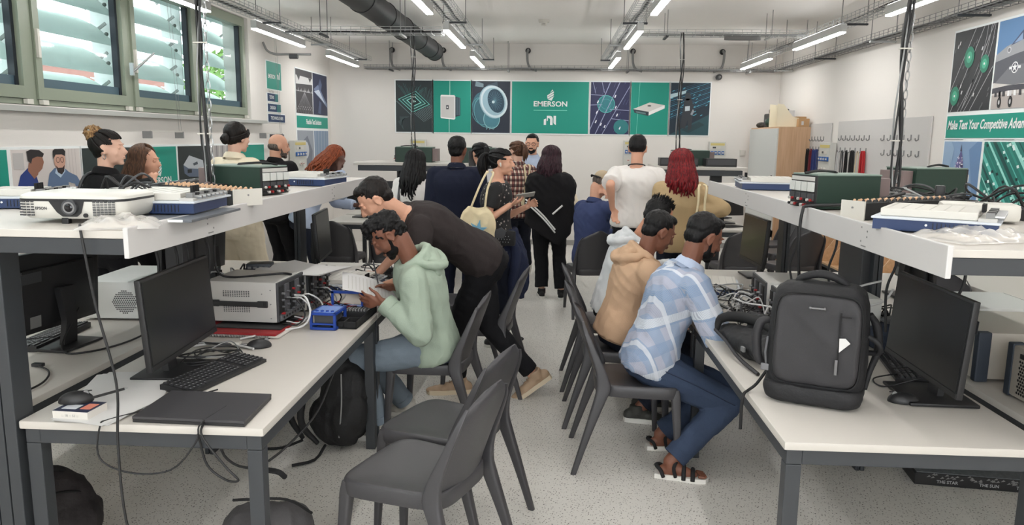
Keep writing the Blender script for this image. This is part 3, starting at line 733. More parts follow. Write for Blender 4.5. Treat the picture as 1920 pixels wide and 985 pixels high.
def remesh(bld, voxel, smooth=3, name='m'):
    me = bpy.data.meshes.new(name); bmesh.ops.recalc_face_normals(bld.bm, faces=bld.bm.faces); bld.bm.to_mesh(me); bld.bm.free()
    o = bpy.data.objects.new(name, me); C.objects.link(o)
    r = o.modifiers.new('r', 'REMESH'); r.mode = 'VOXEL'; r.voxel_size = voxel
    if smooth: s_ = o.modifiers.new('s', 'SMOOTH'); s_.factor = .5; s_.iterations = smooth
    bpy.context.view_layer.update()
    nm = bpy.data.meshes.new_from_object(o.evaluated_get(bpy.context.evaluated_depsgraph_get()))
    bpy.data.objects.remove(o); bpy.data.meshes.remove(me); nm.name = name
    nm.materials.clear(); nm.shade_smooth(); return nm
def wrinkle(me, amp, freq=9.0, seed=0.0, an=(1, 1, .55)):
    ns = [v.normal.copy() for v in me.vertices]
    for v, n in zip(me.vertices, ns):
        p = v.co; q = V((p.x * freq * an[0] + seed, p.y * freq * an[1], p.z * freq * an[2]))
        w_ = noise.noise(q); a = 1 - abs(noise.noise(q * 1.9 + V((7, 3, 1)))) * 2.2; c = 1 - abs(noise.noise(V((q.x*.8 + q.z*1.1, q.y*.8 - q.z, q.z * 1.6 + q.x * .7)) * 1.3)) * 2.4
        v.co = p + n * amp * (w_ * 1.1 + a * .45 + c * .4 - .35)
    me.update()
def meshobj(me, name, mats, parent=None):
    for m in (mats if isinstance(mats, (list, tuple)) else [mats]): me.materials.append(m)
    o = bpy.data.objects.new(name, me); C.objects.link(o); o.parent = parent; return o
def ik(A, T, L1, L2, pole):
    d = T - A; D = d.length
    if D > (L1 + L2) * .995: T = A + d.normalized() * (L1 + L2) * .995; d = T - A; D = d.length
    a = (L1*L1 - L2*L2 + D*D) / (2*D); h = math.sqrt(max(0, L1*L1 - a*a)); dn = d.normalized()
    p = pole - dn * pole.dot(dn); p = p.normalized() if p.length > 1e-5 else dn.orthogonal().normalized()
    return A + dn * a + p * h, T
def dirv(deg, pitch=0):
    a, p = math.radians(deg), math.radians(pitch); return V((math.cos(a) * math.cos(p), math.sin(a) * math.cos(p), math.sin(p)))
def rot_to(r, f, u): return Matrix((r, f, u)).transposed()
def ellring(c, side, front, rx, ry, n=20, sq=2.3):
    o = []
    for j in range(n):
        t = 2 * PI * j / n; ct, st = math.cos(t), math.sin(t)
        o.append(c + side * (rx * math.copysign(abs(ct) ** (2/sq), ct)) + front * (ry * math.copysign(abs(st) ** (2/sq), st)))
    return o
def hand(b, w_, d, pn, side, s=1.0, curl=.5, spread=1.0):
    """wrist w_, direction d, palm normal pn (palm side), side=+1 thumb on +x of (d x pn)"""
    d = d.normalized(); pn = (pn - d * pn.dot(d)).normalized(); x = d.cross(pn) * side
    for k in range(4):
        o = (k - 1.5) * .021 * s; L = (.085, .09, .086, .078)[k] * s
        b.caps(w_ + d * .01 + x * o * .5, .014 * s, w_ + d * L + x * o * -1, .0115 * s, 8)
    fl = (.066, .078, .074, .058)
    for k in range(4):  # index..little ; thumb side is -? index nearest thumb (+x)
        o = (1.5 - k) * .0215 * s * spread; p = w_ + d * (.085, .09, .086, .078)[k] * s + x * o; a = 0; seg = (.42, .33, .25); q = p; dd = d
        for j in range(3):
            a += curl * (.55, .75, .5)[j]; dd = d * math.cos(a) + pn * math.sin(a) + x * (1.5 - k) * .05 * spread
            r0 = (.0095, .0085, .0078)[j] * s; r1 = (.0085, .0078, .0065)[j] * s
            q2 = q + dd.normalized() * fl[k] * seg[j] * s; b.caps(q, r0, q2, r1, 8); q = q2
    p = w_ + d * .028 * s + x * .022 * s; t1 = (d * .7 + x * .75 + pn * .25).normalized(); p2 = p + t1 * .038 * s; t2 = (d * .9 + x * .3 + pn * .35).normalized(); p3 = p2 + t2 * .03 * s
    b.caps(p, .014 * s, p2, .0105 * s, 8); b.caps(p2, .0105 * s, p3, .0085 * s, 8)
    p4 = p3 + (t2 + pn * .3).normalized() * .022 * s; b.caps(p3, .0088 * s, p4, .0070 * s, 8)

def human(label, pelvis, face, h=1.72, neck=None, chest=None, head=(None, 0, 0), headoff=None, hands=(None, None), elbow=(None, None), feet=None, knee=(None, None), handdir=(None, None), palm=(None, None), curl=.5,
          sex='m', skin='tan', hair=('short', 'black'), top=None, pants=None, shoes=None, voxel=.011, hvox=None, bulk=1.0, beard=False, brow=None, extra=None, category='person', hipw=None, name='person', mouth=True):
    s = h / 1.75; P = V(pelvis); f0 = dirv(face); r0 = V((f0.y, -f0.x, 0)); UP = V((0, 0, 1))
    cf = face if chest is None else chest
    N = V(neck) if neck is not None else P + V((0, 0, .515 * s)) + dirv(cf) * .0
    sp = (N - P).normalized()
    f1 = dirv(cf); f1 = (f1 - sp * f1.dot(sp)).normalized(); r1 = f1.cross(sp).normalized()
    root_loc = V((P.x, P.y, 0))
    hy, hp, hr = head; hy = cf if hy is None else hy
    hf = dirv(hy, -hp); hrr = V((math.sin(math.radians(hy)), -math.cos(math.radians(hy)), 0)); hu = hrr.cross(hf).normalized()
    if hr: q = Quaternion(hf, math.radians(hr)); hrr = q @ hrr; hu = q @ hu
    HM = rot_to(hrr, hf, hu)
    HC = V(headoff) if headoff is not None else N + (sp * .35 + UP * .25 + hu * .4).normalized() * .165 * s + hf * .03 * s
    hs = s * (1.0 if sex == 'm' else .96); hl = lambda x, y, z: HC + HM @ V((x, y, z)) * hs
    w = 1.0 if sex == 'm' else .88
    # shoulders
    SH = []; shw = .178 * s * w * (bulk ** .5)
    for sg in (-1, 1): SH.append(N - sp * .065 * s + r1 * sg * shw + f1 * .005)
    L1, L2 = .282 * s, .250 * s
    EL, WR, HD, PN = [], [], [], []
    for i, sg in enumerate((-1, 1)):
        t = hands[i]
        t = V(t) if t is not None else SH[i] + V((0, 0, -.50 * s)) + r1 * sg * .06 + f1 * .05
        pole = V(elbow[i]) if elbow[i] is not None else (-f1 * .8 - UP * .3 + r1 * sg * .35)
        e, t = ik(SH[i], t, L1, L2, pole); EL.append(e); WR.append(t)
        HD.append(V(handdir[i]) if handdir[i] is not None else (t - e).normalized()); PN.append(V(palm[i]) if palm[i] is not None else (-r1 * sg + f1 * .2))
    HP = [P + r0 * sg * .088 * s * (1.0 if sex == 'm' else 1.02) - V((0, 0, .02)) for sg in (-1, 1)]
    T1, T2 = .425 * s, .42 * s
    if feet is None: feet = [(P - r0 * .11 * s + f0 * .02).to_tuple()[:2] + (0, face + 8), (P + r0 * .11 * s).to_tuple()[:2] + (0, face - 8)]
    AN, KN, FD = [], [], []
    for i in range(2):
        fx = feet[i]; a = V((fx[0], fx[1], fx[2] + .085 * s)); pole = V(knee[i]) if knee[i] is not None else f0
        k, a = ik(HP[i], a, T1, T2, pole); KN.append(k); AN.append(a); FD.append((fx[3], fx[4] if len(fx) > 4 else 0))
    # spine rings
    def spine(t):   # slight S
        bend = math.sin(PI * min(1, max(0, t)))
        return P + (N - P) * t - f1 * .018 * s * bend
    sec = [(-.20, .115, .085), (-.10, .158, .108), (0, .166, .112), (.14, .158, .104), (.32, .134 if sex == 'm' else .120, .094), (.45, .132 if sex == 'm' else .118, .094), (.62, .150 if sex == 'm' else .136, .106 if sex == 'm' else .112), (.78, .162 if sex == 'm' else .142, .112), (.90, .150 if sex == 'm' else .132, .092), (.98, .095, .068), (1.03, .06, .058)]
    if sex == 'f': sec = [(t, (rx * 1.03 if t < .2 else rx), ry) for t, rx, ry in sec]
    def trings(inf, t0=-.20, t1=1.03, k=1.0):
        rg = []
        for i in range(24):
            t = t0 + (t1 - t0) * i / 23
            for a, c in zip(sec, sec[1:]):
                if t <= c[0] + 1e-6: break
            q = (t - a[0]) / (c[0] - a[0]); q = max(0, min(1, q)); rx = a[1] + (c[1] - a[1]) * q; ry = a[2] + (c[2] - a[2]) * q
            kk = min(1, max(0, t)); sd = (r0 * (1 - kk) + r1 * kk).normalized(); fr = (f0 * (1 - kk) + f1 * kk)
            ax = sp; sd = (sd - ax * sd.dot(ax)).normalized(); fr = ax.cross(sd).normalized() * 1
            if fr.dot(f0 * (1-kk) + f1 * kk) < 0: fr = -fr
            bb = bulk if .0 < t < .88 else 1 + (bulk - 1) * .5
            rg.append(ellring(spine(t), sd, fr, (rx * s * bb + inf) * k, (ry * s * bb + inf) * k))
        return rg
    # ---- body (one continuous skin)
    hv = hvox or voxel
    b = B()
    b.loft(trings(-.006, k=.97))
    b.caps(N - sp * .03, .056 * s * w, hl(0, -.035, -.06), .052 * s * w)
    for i, sg in enumerate((-1, 1)):
        b.caps(N - sp * .055 * s + r1 * sg * .06, .05 * s, SH[i], .048 * s); b.caps(SH[i], .050 * s * w * .98, EL[i], .038 * s * w); b.caps(EL[i], .038 * s * w, WR[i], .025 * s)
        b.caps(EL[i] + (WR[i] - EL[i]) * .15, .041 * s * w, EL[i] + (WR[i] - EL[i]) * .5, .034 * s * w)
        hand(b, WR[i], HD[i], PN[i], sg, s * (1.0 if sex == 'm' else .92), curl if not isinstance(curl, (tuple, list)) else curl[i])
        b.caps(HP[i], .080 * s, KN[i], .054 * s); b.caps(KN[i], .054 * s, AN[i], .036 * s); b.caps(KN[i] + (AN[i] - KN[i]) * .12, .052 * s, KN[i] + (AN[i] - KN[i]) * .45, .050 * s)
        fd, pt = FD[i]; d = dirv(fd, pt); kf = 1 if (shoes or {}).get('kind') else .72; uf = V((0, 0, 1)) if not pt else (V((d.y, -d.x, 0)).normalized().cross(d)); b.caps(AN[i] - uf * .02, .034 * s * kf, AN[i] + d * .09 * s - uf * .052 * s, .028 * s * kf); b.caps(AN[i] - d * .03 - uf * .045 * s, .028 * s * kf, AN[i] + d * .12 * s - uf * .058 * s, .022 * s * kf)
    b.ell(hl(0, -.012, .028), (.076 * hs, .095 * hs, .090 * hs), HM); b.ell(hl(0, .026, -.018), (.063 * hs, .066 * hs, .078 * hs), HM)
    b.ell(hl(0, .030, -.066), (.050 * hs, .054 * hs, .044 * hs), HM); b.ell(hl(0, .070, -.098), (.022 * hs, .020 * hs, .018 * hs), HM)
    b.caps(hl(0, .088, .016), .008 * hs, hl(0, .110, -.026), .0125 * hs); b.caps(hl(-.011, .100, -.030), .009 * hs, hl(.011, .100, -.030), .009 * hs)
    b.caps(hl(-.036, .079, .028), .009 * hs, hl(.036, .079, .028), .009 * hs)
    for sg in (-1, 1): b.ell(hl(sg * .036, .054, -.030), .024 * hs, HM, 10, 8); b.tube([hl(sg * (.079 + .006 * math.sin(a)), -.010 - .016 * math.cos(a), -.008 + .027 * math.sin(a)) for a in [2*PI*j/12 for j in range(12)]], .0062 * hs, 6, close=True); b.ell(hl(sg * .074, -.008, -.012), (.008 * hs, .015 * hs, .022 * hs), HM, 10, 8); b.ell(hl(sg * .078, -.006, -.036), .008 * hs, HM, 8, 6)
    b.caps(hl(-.017, .088, -.062), .0085 * hs, hl(.017, .088, -.062), .0085 * hs)
    me = remesh(b, hv, 2, 'body')
    # facial features joined to the same body mesh
    fb = bmesh.new(); fb.from_mesh(me); e = B(); e.bm.free(); e.bm = fb
    for sg in (-1, 1):
        e.ell(hl(sg * .031, .0735, .006), .0135 * hs, HM, 12, 8, m=2); e.ell(hl(sg * .031, .0835, .006), (.006 * hs, .005 * hs, .006 * hs), HM, 8, 6, m=3)
        e.ell(hl(sg * .031, .0745, .0095), (.0145 * hs, .0130 * hs, .0105 * hs), HM, 12, 8, m=0)
        e.caps(hl(sg * .015, .092, .030), .0042 * hs, hl(sg * .046, .082, .031), .0035 * hs, 6, m=4)
    e.ell(hl(0, .0935, -.058), (.019 * hs, .007 * hs, .0045 * hs), HM, 12, 6, m=1); e.ell(hl(0, .0925, -.067), (.017 * hs, .0075 * hs, .0055 * hs), HM, 12, 6, m=1)
    me2 = bpy.data.meshes.new('body'); fb.to_mesh(me2); fb.free(); bpy.data.meshes.remove(me)
    hm = HAIR[hair[1]]
    me2.materials.clear()
    for mm in (SK[skin], LIP[skin], EYEW, IRIS, HAIR[brow] if brow else hm): me2.materials.append(mm)
    me2.shade_smooth()
    for v in me2.vertices: v.co -= root_loc
    body = bpy.data.objects.new(name, me2); C.objects.link(body); body.location = root_loc; tag(body, label, category)
    def child(me_, nm, mats, par=None):
        for v in me_.vertices: v.co -= root_loc
        o = meshobj(me_, nm, mats, par or body); return o
    def childB(bb, nm, mats, smooth=70, par=None):
        for v in bb.bm.verts: v.co -= root_loc
        return bb.out(nm, mats, par or body, smooth=smooth)
    A = dict(P=P, N=N, f0=f0, r0=r0, f1=f1, r1=r1, sp=sp, SH=SH, EL=EL, WR=WR, KN=KN, AN=AN, HC=HC, HM=HM, hl=hl, hs=hs, s=s, body=body, child=child, childB=childB, HP=HP, HD=HD, hf=hf, spine=spine, hu=hu)
    # ---- top
    if top:
        fit = top.get('fit', .012); b = B(); hem = top.get('hem', -.06)
        tr_ = trings(fit + .004, t0=hem, t1=top.get('neck', .985)); fl_ = top.get('hemflare', .016 if pelvis[2] < .7 else .006)
        for i_ in range(7):
            cc = sum(tr_[i_], V((0, 0, 0))) / len(tr_[i_]); tr_[i_] = [v + (v - cc).normalized() * fl_ * (1 - i_ / 7) for v in tr_[i_]]
        b.loft(tr_)
        for i, sg in enumerate((-1, 1)):
            b.caps(N - sp * .06 * s + r1 * sg * .05, .048 * s + fit, SH[i], .050 * s + top.get('sfit', fit))
            sl = top.get('sleeve', 'long'); fs_ = top.get('sfit', fit); u0 = .054 * s * w + fs_; u1 = .043 * s * w + fit; u2 = .031 * s + fit * .9
            if sl == 'none': continue
            if sl == 'short':
                e_ = SH[i] + (EL[i] - SH[i]) * top.get('sl', .62); b.ell(SH[i], u0); b.cyl(SH[i], e_, u0, u0 * top.get('flare', 1.0), 16)
            else:
                cu = WR[i] - (WR[i] - EL[i]) * top.get('cuff', .06)
                b.caps(SH[i], u0, EL[i], u1, 14); b.ell(EL[i], u1); b.cyl(EL[i], cu, u1, u2, 14)
        if top.get('hood'):
            hp_ = lambda x, y, z: N + r1 * x * s + f1 * y * s + sp * z * s
            b2 = B(); Rm = rot_to(r1, f1, sp)
            b2.tube([hp_(math.cos(a) * .098, math.sin(a) * .088 - .008, .006 - .040 * math.sin(a)) for a in [2*PI*j/18 for j in range(18)]], .027 * s, 8, close=True)
            b2.ell(hp_(0, -.118, -.055), (.112 * s, .046 * s, .088 * s), Rm, 18, 12); b2.ell(hp_(0, -.128, -.105), (.062 * s, .036 * s, .060 * s), Rm, 14, 10)
            b2.tube([hp_(-.10, -.03, .015), hp_(-.118, -.09, -.012), (hp_(-.080, -.150, -.040)), hp_(0, -.172, -.062), hp_(.080, -.150, -.040), hp_(.118, -.09, -.012), hp_(.10, -.03, .015)], [.020 * s, .027 * s, .026 * s, .024 * s, .026 * s, .027 * s, .020 * s], 9, smooth=5)
            b2.tube([hp_(-.07, -.075, .022), hp_(-.04, -.115, .010), hp_(.04, -.118, .008), hp_(.07, -.075, .022)], .020 * s, 8, smooth=5)
            hm_ = remesh(b2, .008, 1, 'hood'); wrinkle(hm_, .006, 15, P.y)
        tv = top.get('voxel', voxel); me = remesh(b, tv, 2, 'top')
        wrinkle(me, top.get('wr', .007) * s, 8.5, seed=P.x * 3, an=(1, 1, .6)); sh = child(me, top.get('name', 'shirt'), top['mat'])
        A['top'] = sh
        if top.get('hood'): child(hm_, 'hood', top['mat'], sh)
        if top.get('cuffs'):
            for i in range(2):
                d = (WR[i] - EL[i]).normalized(); c0 = WR[i] - d * .045; b = B(); b.tube([c0, c0 + d * .025, c0 + d * .05], [.031 * s + fit, .033 * s + fit, .030 * s + fit], 12); childB(b, 'cuff', top['mat'], par=sh)
        if top.get('collar'):
            rg = []
            for hgt, rr in ((-.02, .078), (.015, .070), (.045, .066), (.03, .080), (.0, .092)):
                rg.append([N + r1 * math.cos(a) * rr * s + f1 * (math.sin(a) * rr * s * .95) + sp * (hgt - .012 * math.sin(a)) * s for a in [2 * PI * j / 18 for j in range(18)]])
            b = B(); b.loft(rg, caps=False); childB(b, 'collar', top.get('collar_mat', top['mat']), par=sh)
        if top.get('band'):   # ribbed hem band
            b = B(); rr = trings(fit + .006, t0=hem - .02, t1=hem + .10); b.loft(rr[:12], caps=False); childB(b, 'hem_band', top['band'], par=sh)
    # ---- trousers
    if pants:
        fit = pants.get('fit', .012); b = B(); b.loft(trings(fit, t0=-.20, t1=pants.get('waist', .12)))
        for i in range(2):
            b.caps(HP[i] - V((0, 0, .0)), .086 * s + fit, KN[i], .058 * s + fit, 14)
            hem = KN[i] + (AN[i] - KN[i]) * pants.get('hem', .92); b.ell(KN[i], .058 * s + fit); b.cyl(KN[i], hem, .058 * s + fit, .040 * s + fit * pants.get('flare', 1.0), 16)
        me = remesh(b, pants.get('voxel', voxel), 2, 'trousers'); wrinkle(me, pants.get('wr', .006) * s, 8, seed=P.y * 2, an=(1, 1, .9))
        pn = child(me, pants.get('name', 'trousers'), pants['mat']); A['pants'] = pn
        if pants.get('cuff'):
            for i in range(2):
                d = (AN[i] - KN[i]).normalized(); c = KN[i] + (AN[i] - KN[i]) * (pants.get('hem', .92) - .05); b = B(); b.tube([c, c + d * .04], .043 * s + fit, 14); childB(b, 'turn_up', pants['cuff'], par=pn)
    # ---- shoes
    if shoes:
        for i in range(2):
            fd, pt = FD[i]; d = dirv(fd, pt); sd = V((d.y, -d.x, 0)).normalized(); u = sd.cross(d).normalized(); o = AN[i] - u * .085 * s if pt else V((AN[i].x, AN[i].y, AN[i].z - .085 * s))
            M_ = lambda y, x, z: o + d * y * s + sd * x * s + u * z * s
            if shoes.get('kind') == 'sandal':
                b = B(); ol = [(-.075, .026), (-.03, .034), (.03, .033), (.09, .044), (.14, .046), (.18, .036), (.195, .0)]
                pts = ol + [(y, -x) for y, x in ol[::-1][1:]]
                A_ = [M_(y, x, .0) for y, x in pts]; B_ = [M_(y, x * .97, .024) for y, x in pts]; n = len(pts)
                b.faces(A_ + B_, [tuple(range(n)), tuple(range(2*n-1, n-1, -1))] + [(k, n+k, n+(k+1) % n, (k+1) % n) for k in range(n)]); so = childB(b, 'sandal', [shoes['sole']], 40)
                b = B()
                for yy, r_, z_ in ((.115, .050, .03), (.07, .046, .045)):
                    b.tube([M_(yy, x, z) for x, z in ((-r_*.95, .012), (-r_*.8, z_), (-r_*.3, z_ + .022), (r_*.3, z_ + .022), (r_*.8, z_), (r_*.95, .012))], .011 * s, 8, smooth=3)
                b.tube([M_(-.03, -.038, .015), M_(-.045, -.036, .05), M_(-.07, 0, .062), M_(-.045, .036, .05), M_(-.03, .038, .015)], .010 * s, 8, smooth=3)
                b.tube([M_(.03, -.036, .02), M_(.02, -.038, .07), M_(.035, 0, .098), M_(.02, .038, .07), M_(.03, .036, .02)], .009 * s, 8, smooth=3)
                childB(b, 'strap', shoes['mat'], 70, par=so)
                b = B()
                for k in range(5): b.caps(M_(.135 + .022 * (1 - abs(k - 1.2) * .35), (k - 2) * -.016 if i else (k - 2) * .016, .034), .0085 * s, M_(.168 + .012 * (1 - abs(k - 1.2) * .5), (k - 2) * -.0165 if i else (k - 2) * .0165, .032), .0075 * s, 8)
                tm = remesh(b, .0035, 1, 'toes'); child(tm, 'toes', SK[skin])
                continue
            b = B()
            for y, rx, rz, z in ((-.055, .034, .042, .040), (-.02, .036, .048, .046), (.02, .037, .046, .044), (.06, .040, .038, .036), (.10, .044, .032, .030), (.14, .042, .026, .026), (.165, .033, .022, .024)):
                b.ell(M_(y, 0, z), (rx * s, .042 * s, rz * s), rot_to(sd, d, u), 12, 8)
            b.cyl(M_(-.01, 0, .05), M_(-.015, 0, .108), .045 * s, .046 * s, 14)
            me = remesh(b, .007, 2, 'shoe')
            for v in me.vertices:
                hgt = (v.co - o).dot(u)
                if hgt < .012: v.co += u * (.012 - hgt)
            sh = child(me, 'shoe', shoes['mat'])
            ol = [(-.095, .0), (-.085, .026), (-.03, .038), (.03, .038), (.09, .047), (.14, .046), (.18, .034), (.200, .0)]
            pts = ol + [(y, -x) for y, x in ol[::-1][1:-1]]; b = B(); n = len(pts)
            b.loft([[M_(y, x, z) for y, x in pts] for z in (.0, .012, .028)]); childB(b, 'sole', shoes.get('sole', WEDGE), 40, par=sh)
            b = B()
            for k in range(4): b.box(M_(.03 + .022 * k, 0, .088 - .011 * k), (.04 * s, .006, .006), rot=rot_to(sd, d, u))
            childB(b, 'laces', shoes.get('laces', shoes['mat']), None, par=sh)
    # ---- hair
    st = hair[0]; rndm = random.Random(int(abs(P.x) * 1000 + P.y * 100))
    def cap_(items, vox, amp, freq, nm='hair', m=None, sm=2):
        b = B()
        for c, r in items: b.ell(hl(*c), tuple(q * hs for q in r), HM, 20, 14)
        me = remesh(b, vox, sm, 'hair')
        if amp:
            for v in me.vertices:
                q = v.co * freq; v.co += v.normal * amp * (noise.noise(q) + .6 * noise.noise(q * 2.3))
        return child(me, nm, m or hm)
    top_items = [((0, -.026, .040), (.0815, .0955, .087)), ((0, -.058, -.012), (.064, .052, .058))]
    if st == 'short': cap_(top_items + [((0, .030, .092), (.055, .045, .030))], .0065, .0035, 60)
    if st == 'fade': cap_([((0, -.014, .052), (.080, .093, .078)), ((0, -.03, .02), (.079, .083, .07))], .007, .002, 90)
    if st == 'curly': cap_(top_items + [((0, .02, .095), (.066, .070, .042)), ((0, .065, .075), (.045, .03, .03))], .006, .013, 42)
    if st == 'spiky':
        cap_(top_items, .008, .004, 60)
        b = B()
        for k in range(170):
            a = rndm.uniform(0, 2 * PI); r_ = math.sqrt(rndm.random()) * .95; x, y = .075 * r_ * math.cos(a), .088 * r_ * math.sin(a) - .02; z = .038 + .088 * math.sqrt(max(0, 1 - (x/.083)**2 - ((y+.02)/.097)**2)) - .01
            d = V((x * 3, (y + .02) * 3 - .1, .9 + rndm.uniform(-.1, .2))).normalized(); p = V((x, y, z)); q = p + d * rndm.uniform(.025, .045); b.tube([hl(*p), hl(*q)], [.005 * hs, .0012], 5)
        childB(b, 'hair_spikes', hm, 60)
    if st == 'bald':
        b = B(); b.ell(hl(0, -.030, -.012), (.082 * hs, .080 * hs, .050 * hs), HM, 20, 12); me = remesh(b, .008, 2, 'hair'); child(me, 'hair', hm)
    def strands(n, L, azr, down, rad, back=.03, front=.35, wob=.020, m=None, nm='hair_lengths', endt=.3, seg=7, dropdir=None, crown=(0, -.01, .0)):
        b = B(); UPd = dropdir or V((0, 0, -1))
        for k in range(n):
            az = math.radians(azr[0] + (azr[1] - azr[0]) * (k + rndm.random()) / n)  # 0 = back
            dx, dy = math.sin(az), -math.cos(az); pts = []
            r_ = 1.0 + rndm.uniform(.0, .10)
            for j in range(6):
                th = math.radians(8 + (98 - 8) * j / 5)
                pts.append(hl(.092 * r_ * dx * math.sin(th), -.018 + .108 * r_ * dy * math.sin(th), .038 + .096 * r_ * math.cos(th)))
            p = pts[-1]; LL = L * rndm.uniform(.82, 1.08); outd = (HM @ V((dx, dy, 0))); outd.z = 0
            bk = V((-hf.x, -hf.y, 0)); bk = bk.normalized() if bk.length > .1 else -f1
            for j in range(1, seg + 1):
                q = j / seg; pts.append(p + UPd * LL * q + bk * back * math.sin(q * PI * .6) + outd * .026 * math.sin(q * PI * .7) + V((rndm.uniform(-1, 1), rndm.uniform(-1, 1), 0)) * wob * q)
            b.tube(pts, [rad * .7, rad, rad, rad, rad * endt], 6, smooth=2)
        return childB(b, nm, m or hm, 80)
    if st == 'long':
        cap_(top_items, .008, .004, 50); L_, rad = hair[2] if len(hair) > 2 else .30, .0155
        strands(70, L_, (-112, 112), None, rad, back=hair[3] if len(hair) > 3 else .05)
    if st == 'braids':
        cap_(top_items, .009, .004, 60); strands(54, hair[2], (-140, 110), None, .0085, back=.03, wob=.03, endt=.8, dropdir=hair[3] if len(hair) > 3 else None)
    if st in ('ponytail', 'bun', 'messybun'):
        cap_(top_items, .008, .003, 60)
        zz = {'ponytail': .055, 'bun': -.02, 'messybun': .105}[st]; yy = {'ponytail': -.118, 'bun': -.118, 'messybun': -.085}[st]; T = hl(0, yy, zz)
        b = B()
        for k in range(46):
            az = math.radians(-165 + 330 * k / 45); dx, dy = math.sin(az), -math.cos(az); z0 = .03 if abs(az) > 1.9 else -.035; pts = []
            s0 = V((.088 * dx * (.94 if z0 < 0 else .98), -.018 + .100 * dy * (.9 if z0 < 0 else .97), z0 + (.035 if abs(az) > 2.3 else 0))); s1 = V((0, yy, zz))
            for j in range(6):
                q = j / 5; p = s0.lerp(s1, q); c = V((0, -.018, .036)); dd = (p - c); e_ = V((dd.x / .086, dd.y / .100, dd.z / .091)).length
                if e_ > 1e-4 and (e_ < 1.02 or q < .8): p = c + dd / e_ * 1.03 if q < .85 else p
                pts.append(hl(*p))
            b.tube(pts, [.008 * hs, .010 * hs, .008 * hs], 5, smooth=2)
        childB(b, 'combed_hair', hm, 80)
        if st == 'ponytail':
            b = B(); L_ = hair[2]
            for k in range(26):
                a = rndm.uniform(0, 2*PI); r_ = rndm.uniform(0, .020); off = V((math.cos(a), math.sin(a), 0)) * r_; bk = V((-hf.x, -hf.y, 0)).normalized()
                pts = [T - bk * .02, T + bk * .025 + V((0, 0, .012)) + off * .5, T + bk * .055 + V((0, 0, -.02)) + off, T + bk * .062 + V((0, 0, -L_ * .5)) + off * 1.7, T + bk * .045 + V((0, 0, -L_ * rndm.uniform(.85, 1.1))) + off * 1.1]
                b.tube(pts, [.010, .013, .014, .011, .002], 6, smooth=3)
            childB(b, 'ponytail', hm, 80)
        else:
            b = B(); R_ = .050 if st == 'messybun' else .036
            for k in range(14 if st == 'messybun' else 8):
                q = Quaternion(V((rndm.gauss(0, 1), rndm.gauss(0, 1), rndm.gauss(0, 1))).normalized(), rndm.uniform(0, 3)) if st == 'messybun' else Quaternion(hf, 0) @ Quaternion(V((rndm.gauss(0, .3), rndm.gauss(0, .3), 1)).normalized(), .2)
                if st == 'messybun': ring = [T + q @ (V((math.cos(t), math.sin(t), .2 * math.sin(2*t))) * R_ * rndm.uniform(.8, 1.15)) * hs for t in [2*PI*j/12 for j in range(12)]]
                else: ring = [T + (hrr * math.cos(t) + hu * math.sin(t)) * R_ * (1 - .1 * k) * hs - hf * .004 * k for t in [2*PI*j/12 for j in range(12)]]
                b.tube(ring, .0105, 6, close=True)
            if st == 'messybun':
                for k in range(12):
                    d = V((rndm.gauss(0, 1), rndm.gauss(0, 1), rndm.gauss(.3, .6))).normalized(); b.tube([T + d * .02, T + d * .055 * hs, T + d * .075 * hs + V((0, 0, -.02))], [.008, .006, .001], 5, smooth=2)
            childB(b, 'hair_bun', HAIR[hair[2]] if len(hair) > 2 else hm, 80)
    if beard:
        b = B(); b.ell(hl(0, .036, -.072), (.0518 * hs, .0555 * hs, .040 * hs), HM); b.ell(hl(0, .072, -.098), (.0235 * hs, .0215 * hs, .0195 * hs), HM); b.caps(hl(-.022, .090, -.048), .006 * hs, hl(.022, .090, -.048), .006 * hs)
        for sg in (-1, 1): b.caps(hl(sg * .064, .006, -.012), .009 * hs, hl(sg * .046, .030, -.062), .012 * hs)
        me = remesh(b, .006, 1, 'beard'); child(me, 'beard', hm if beard is True else HAIR[beard])
    if extra: extra(A)
    return A
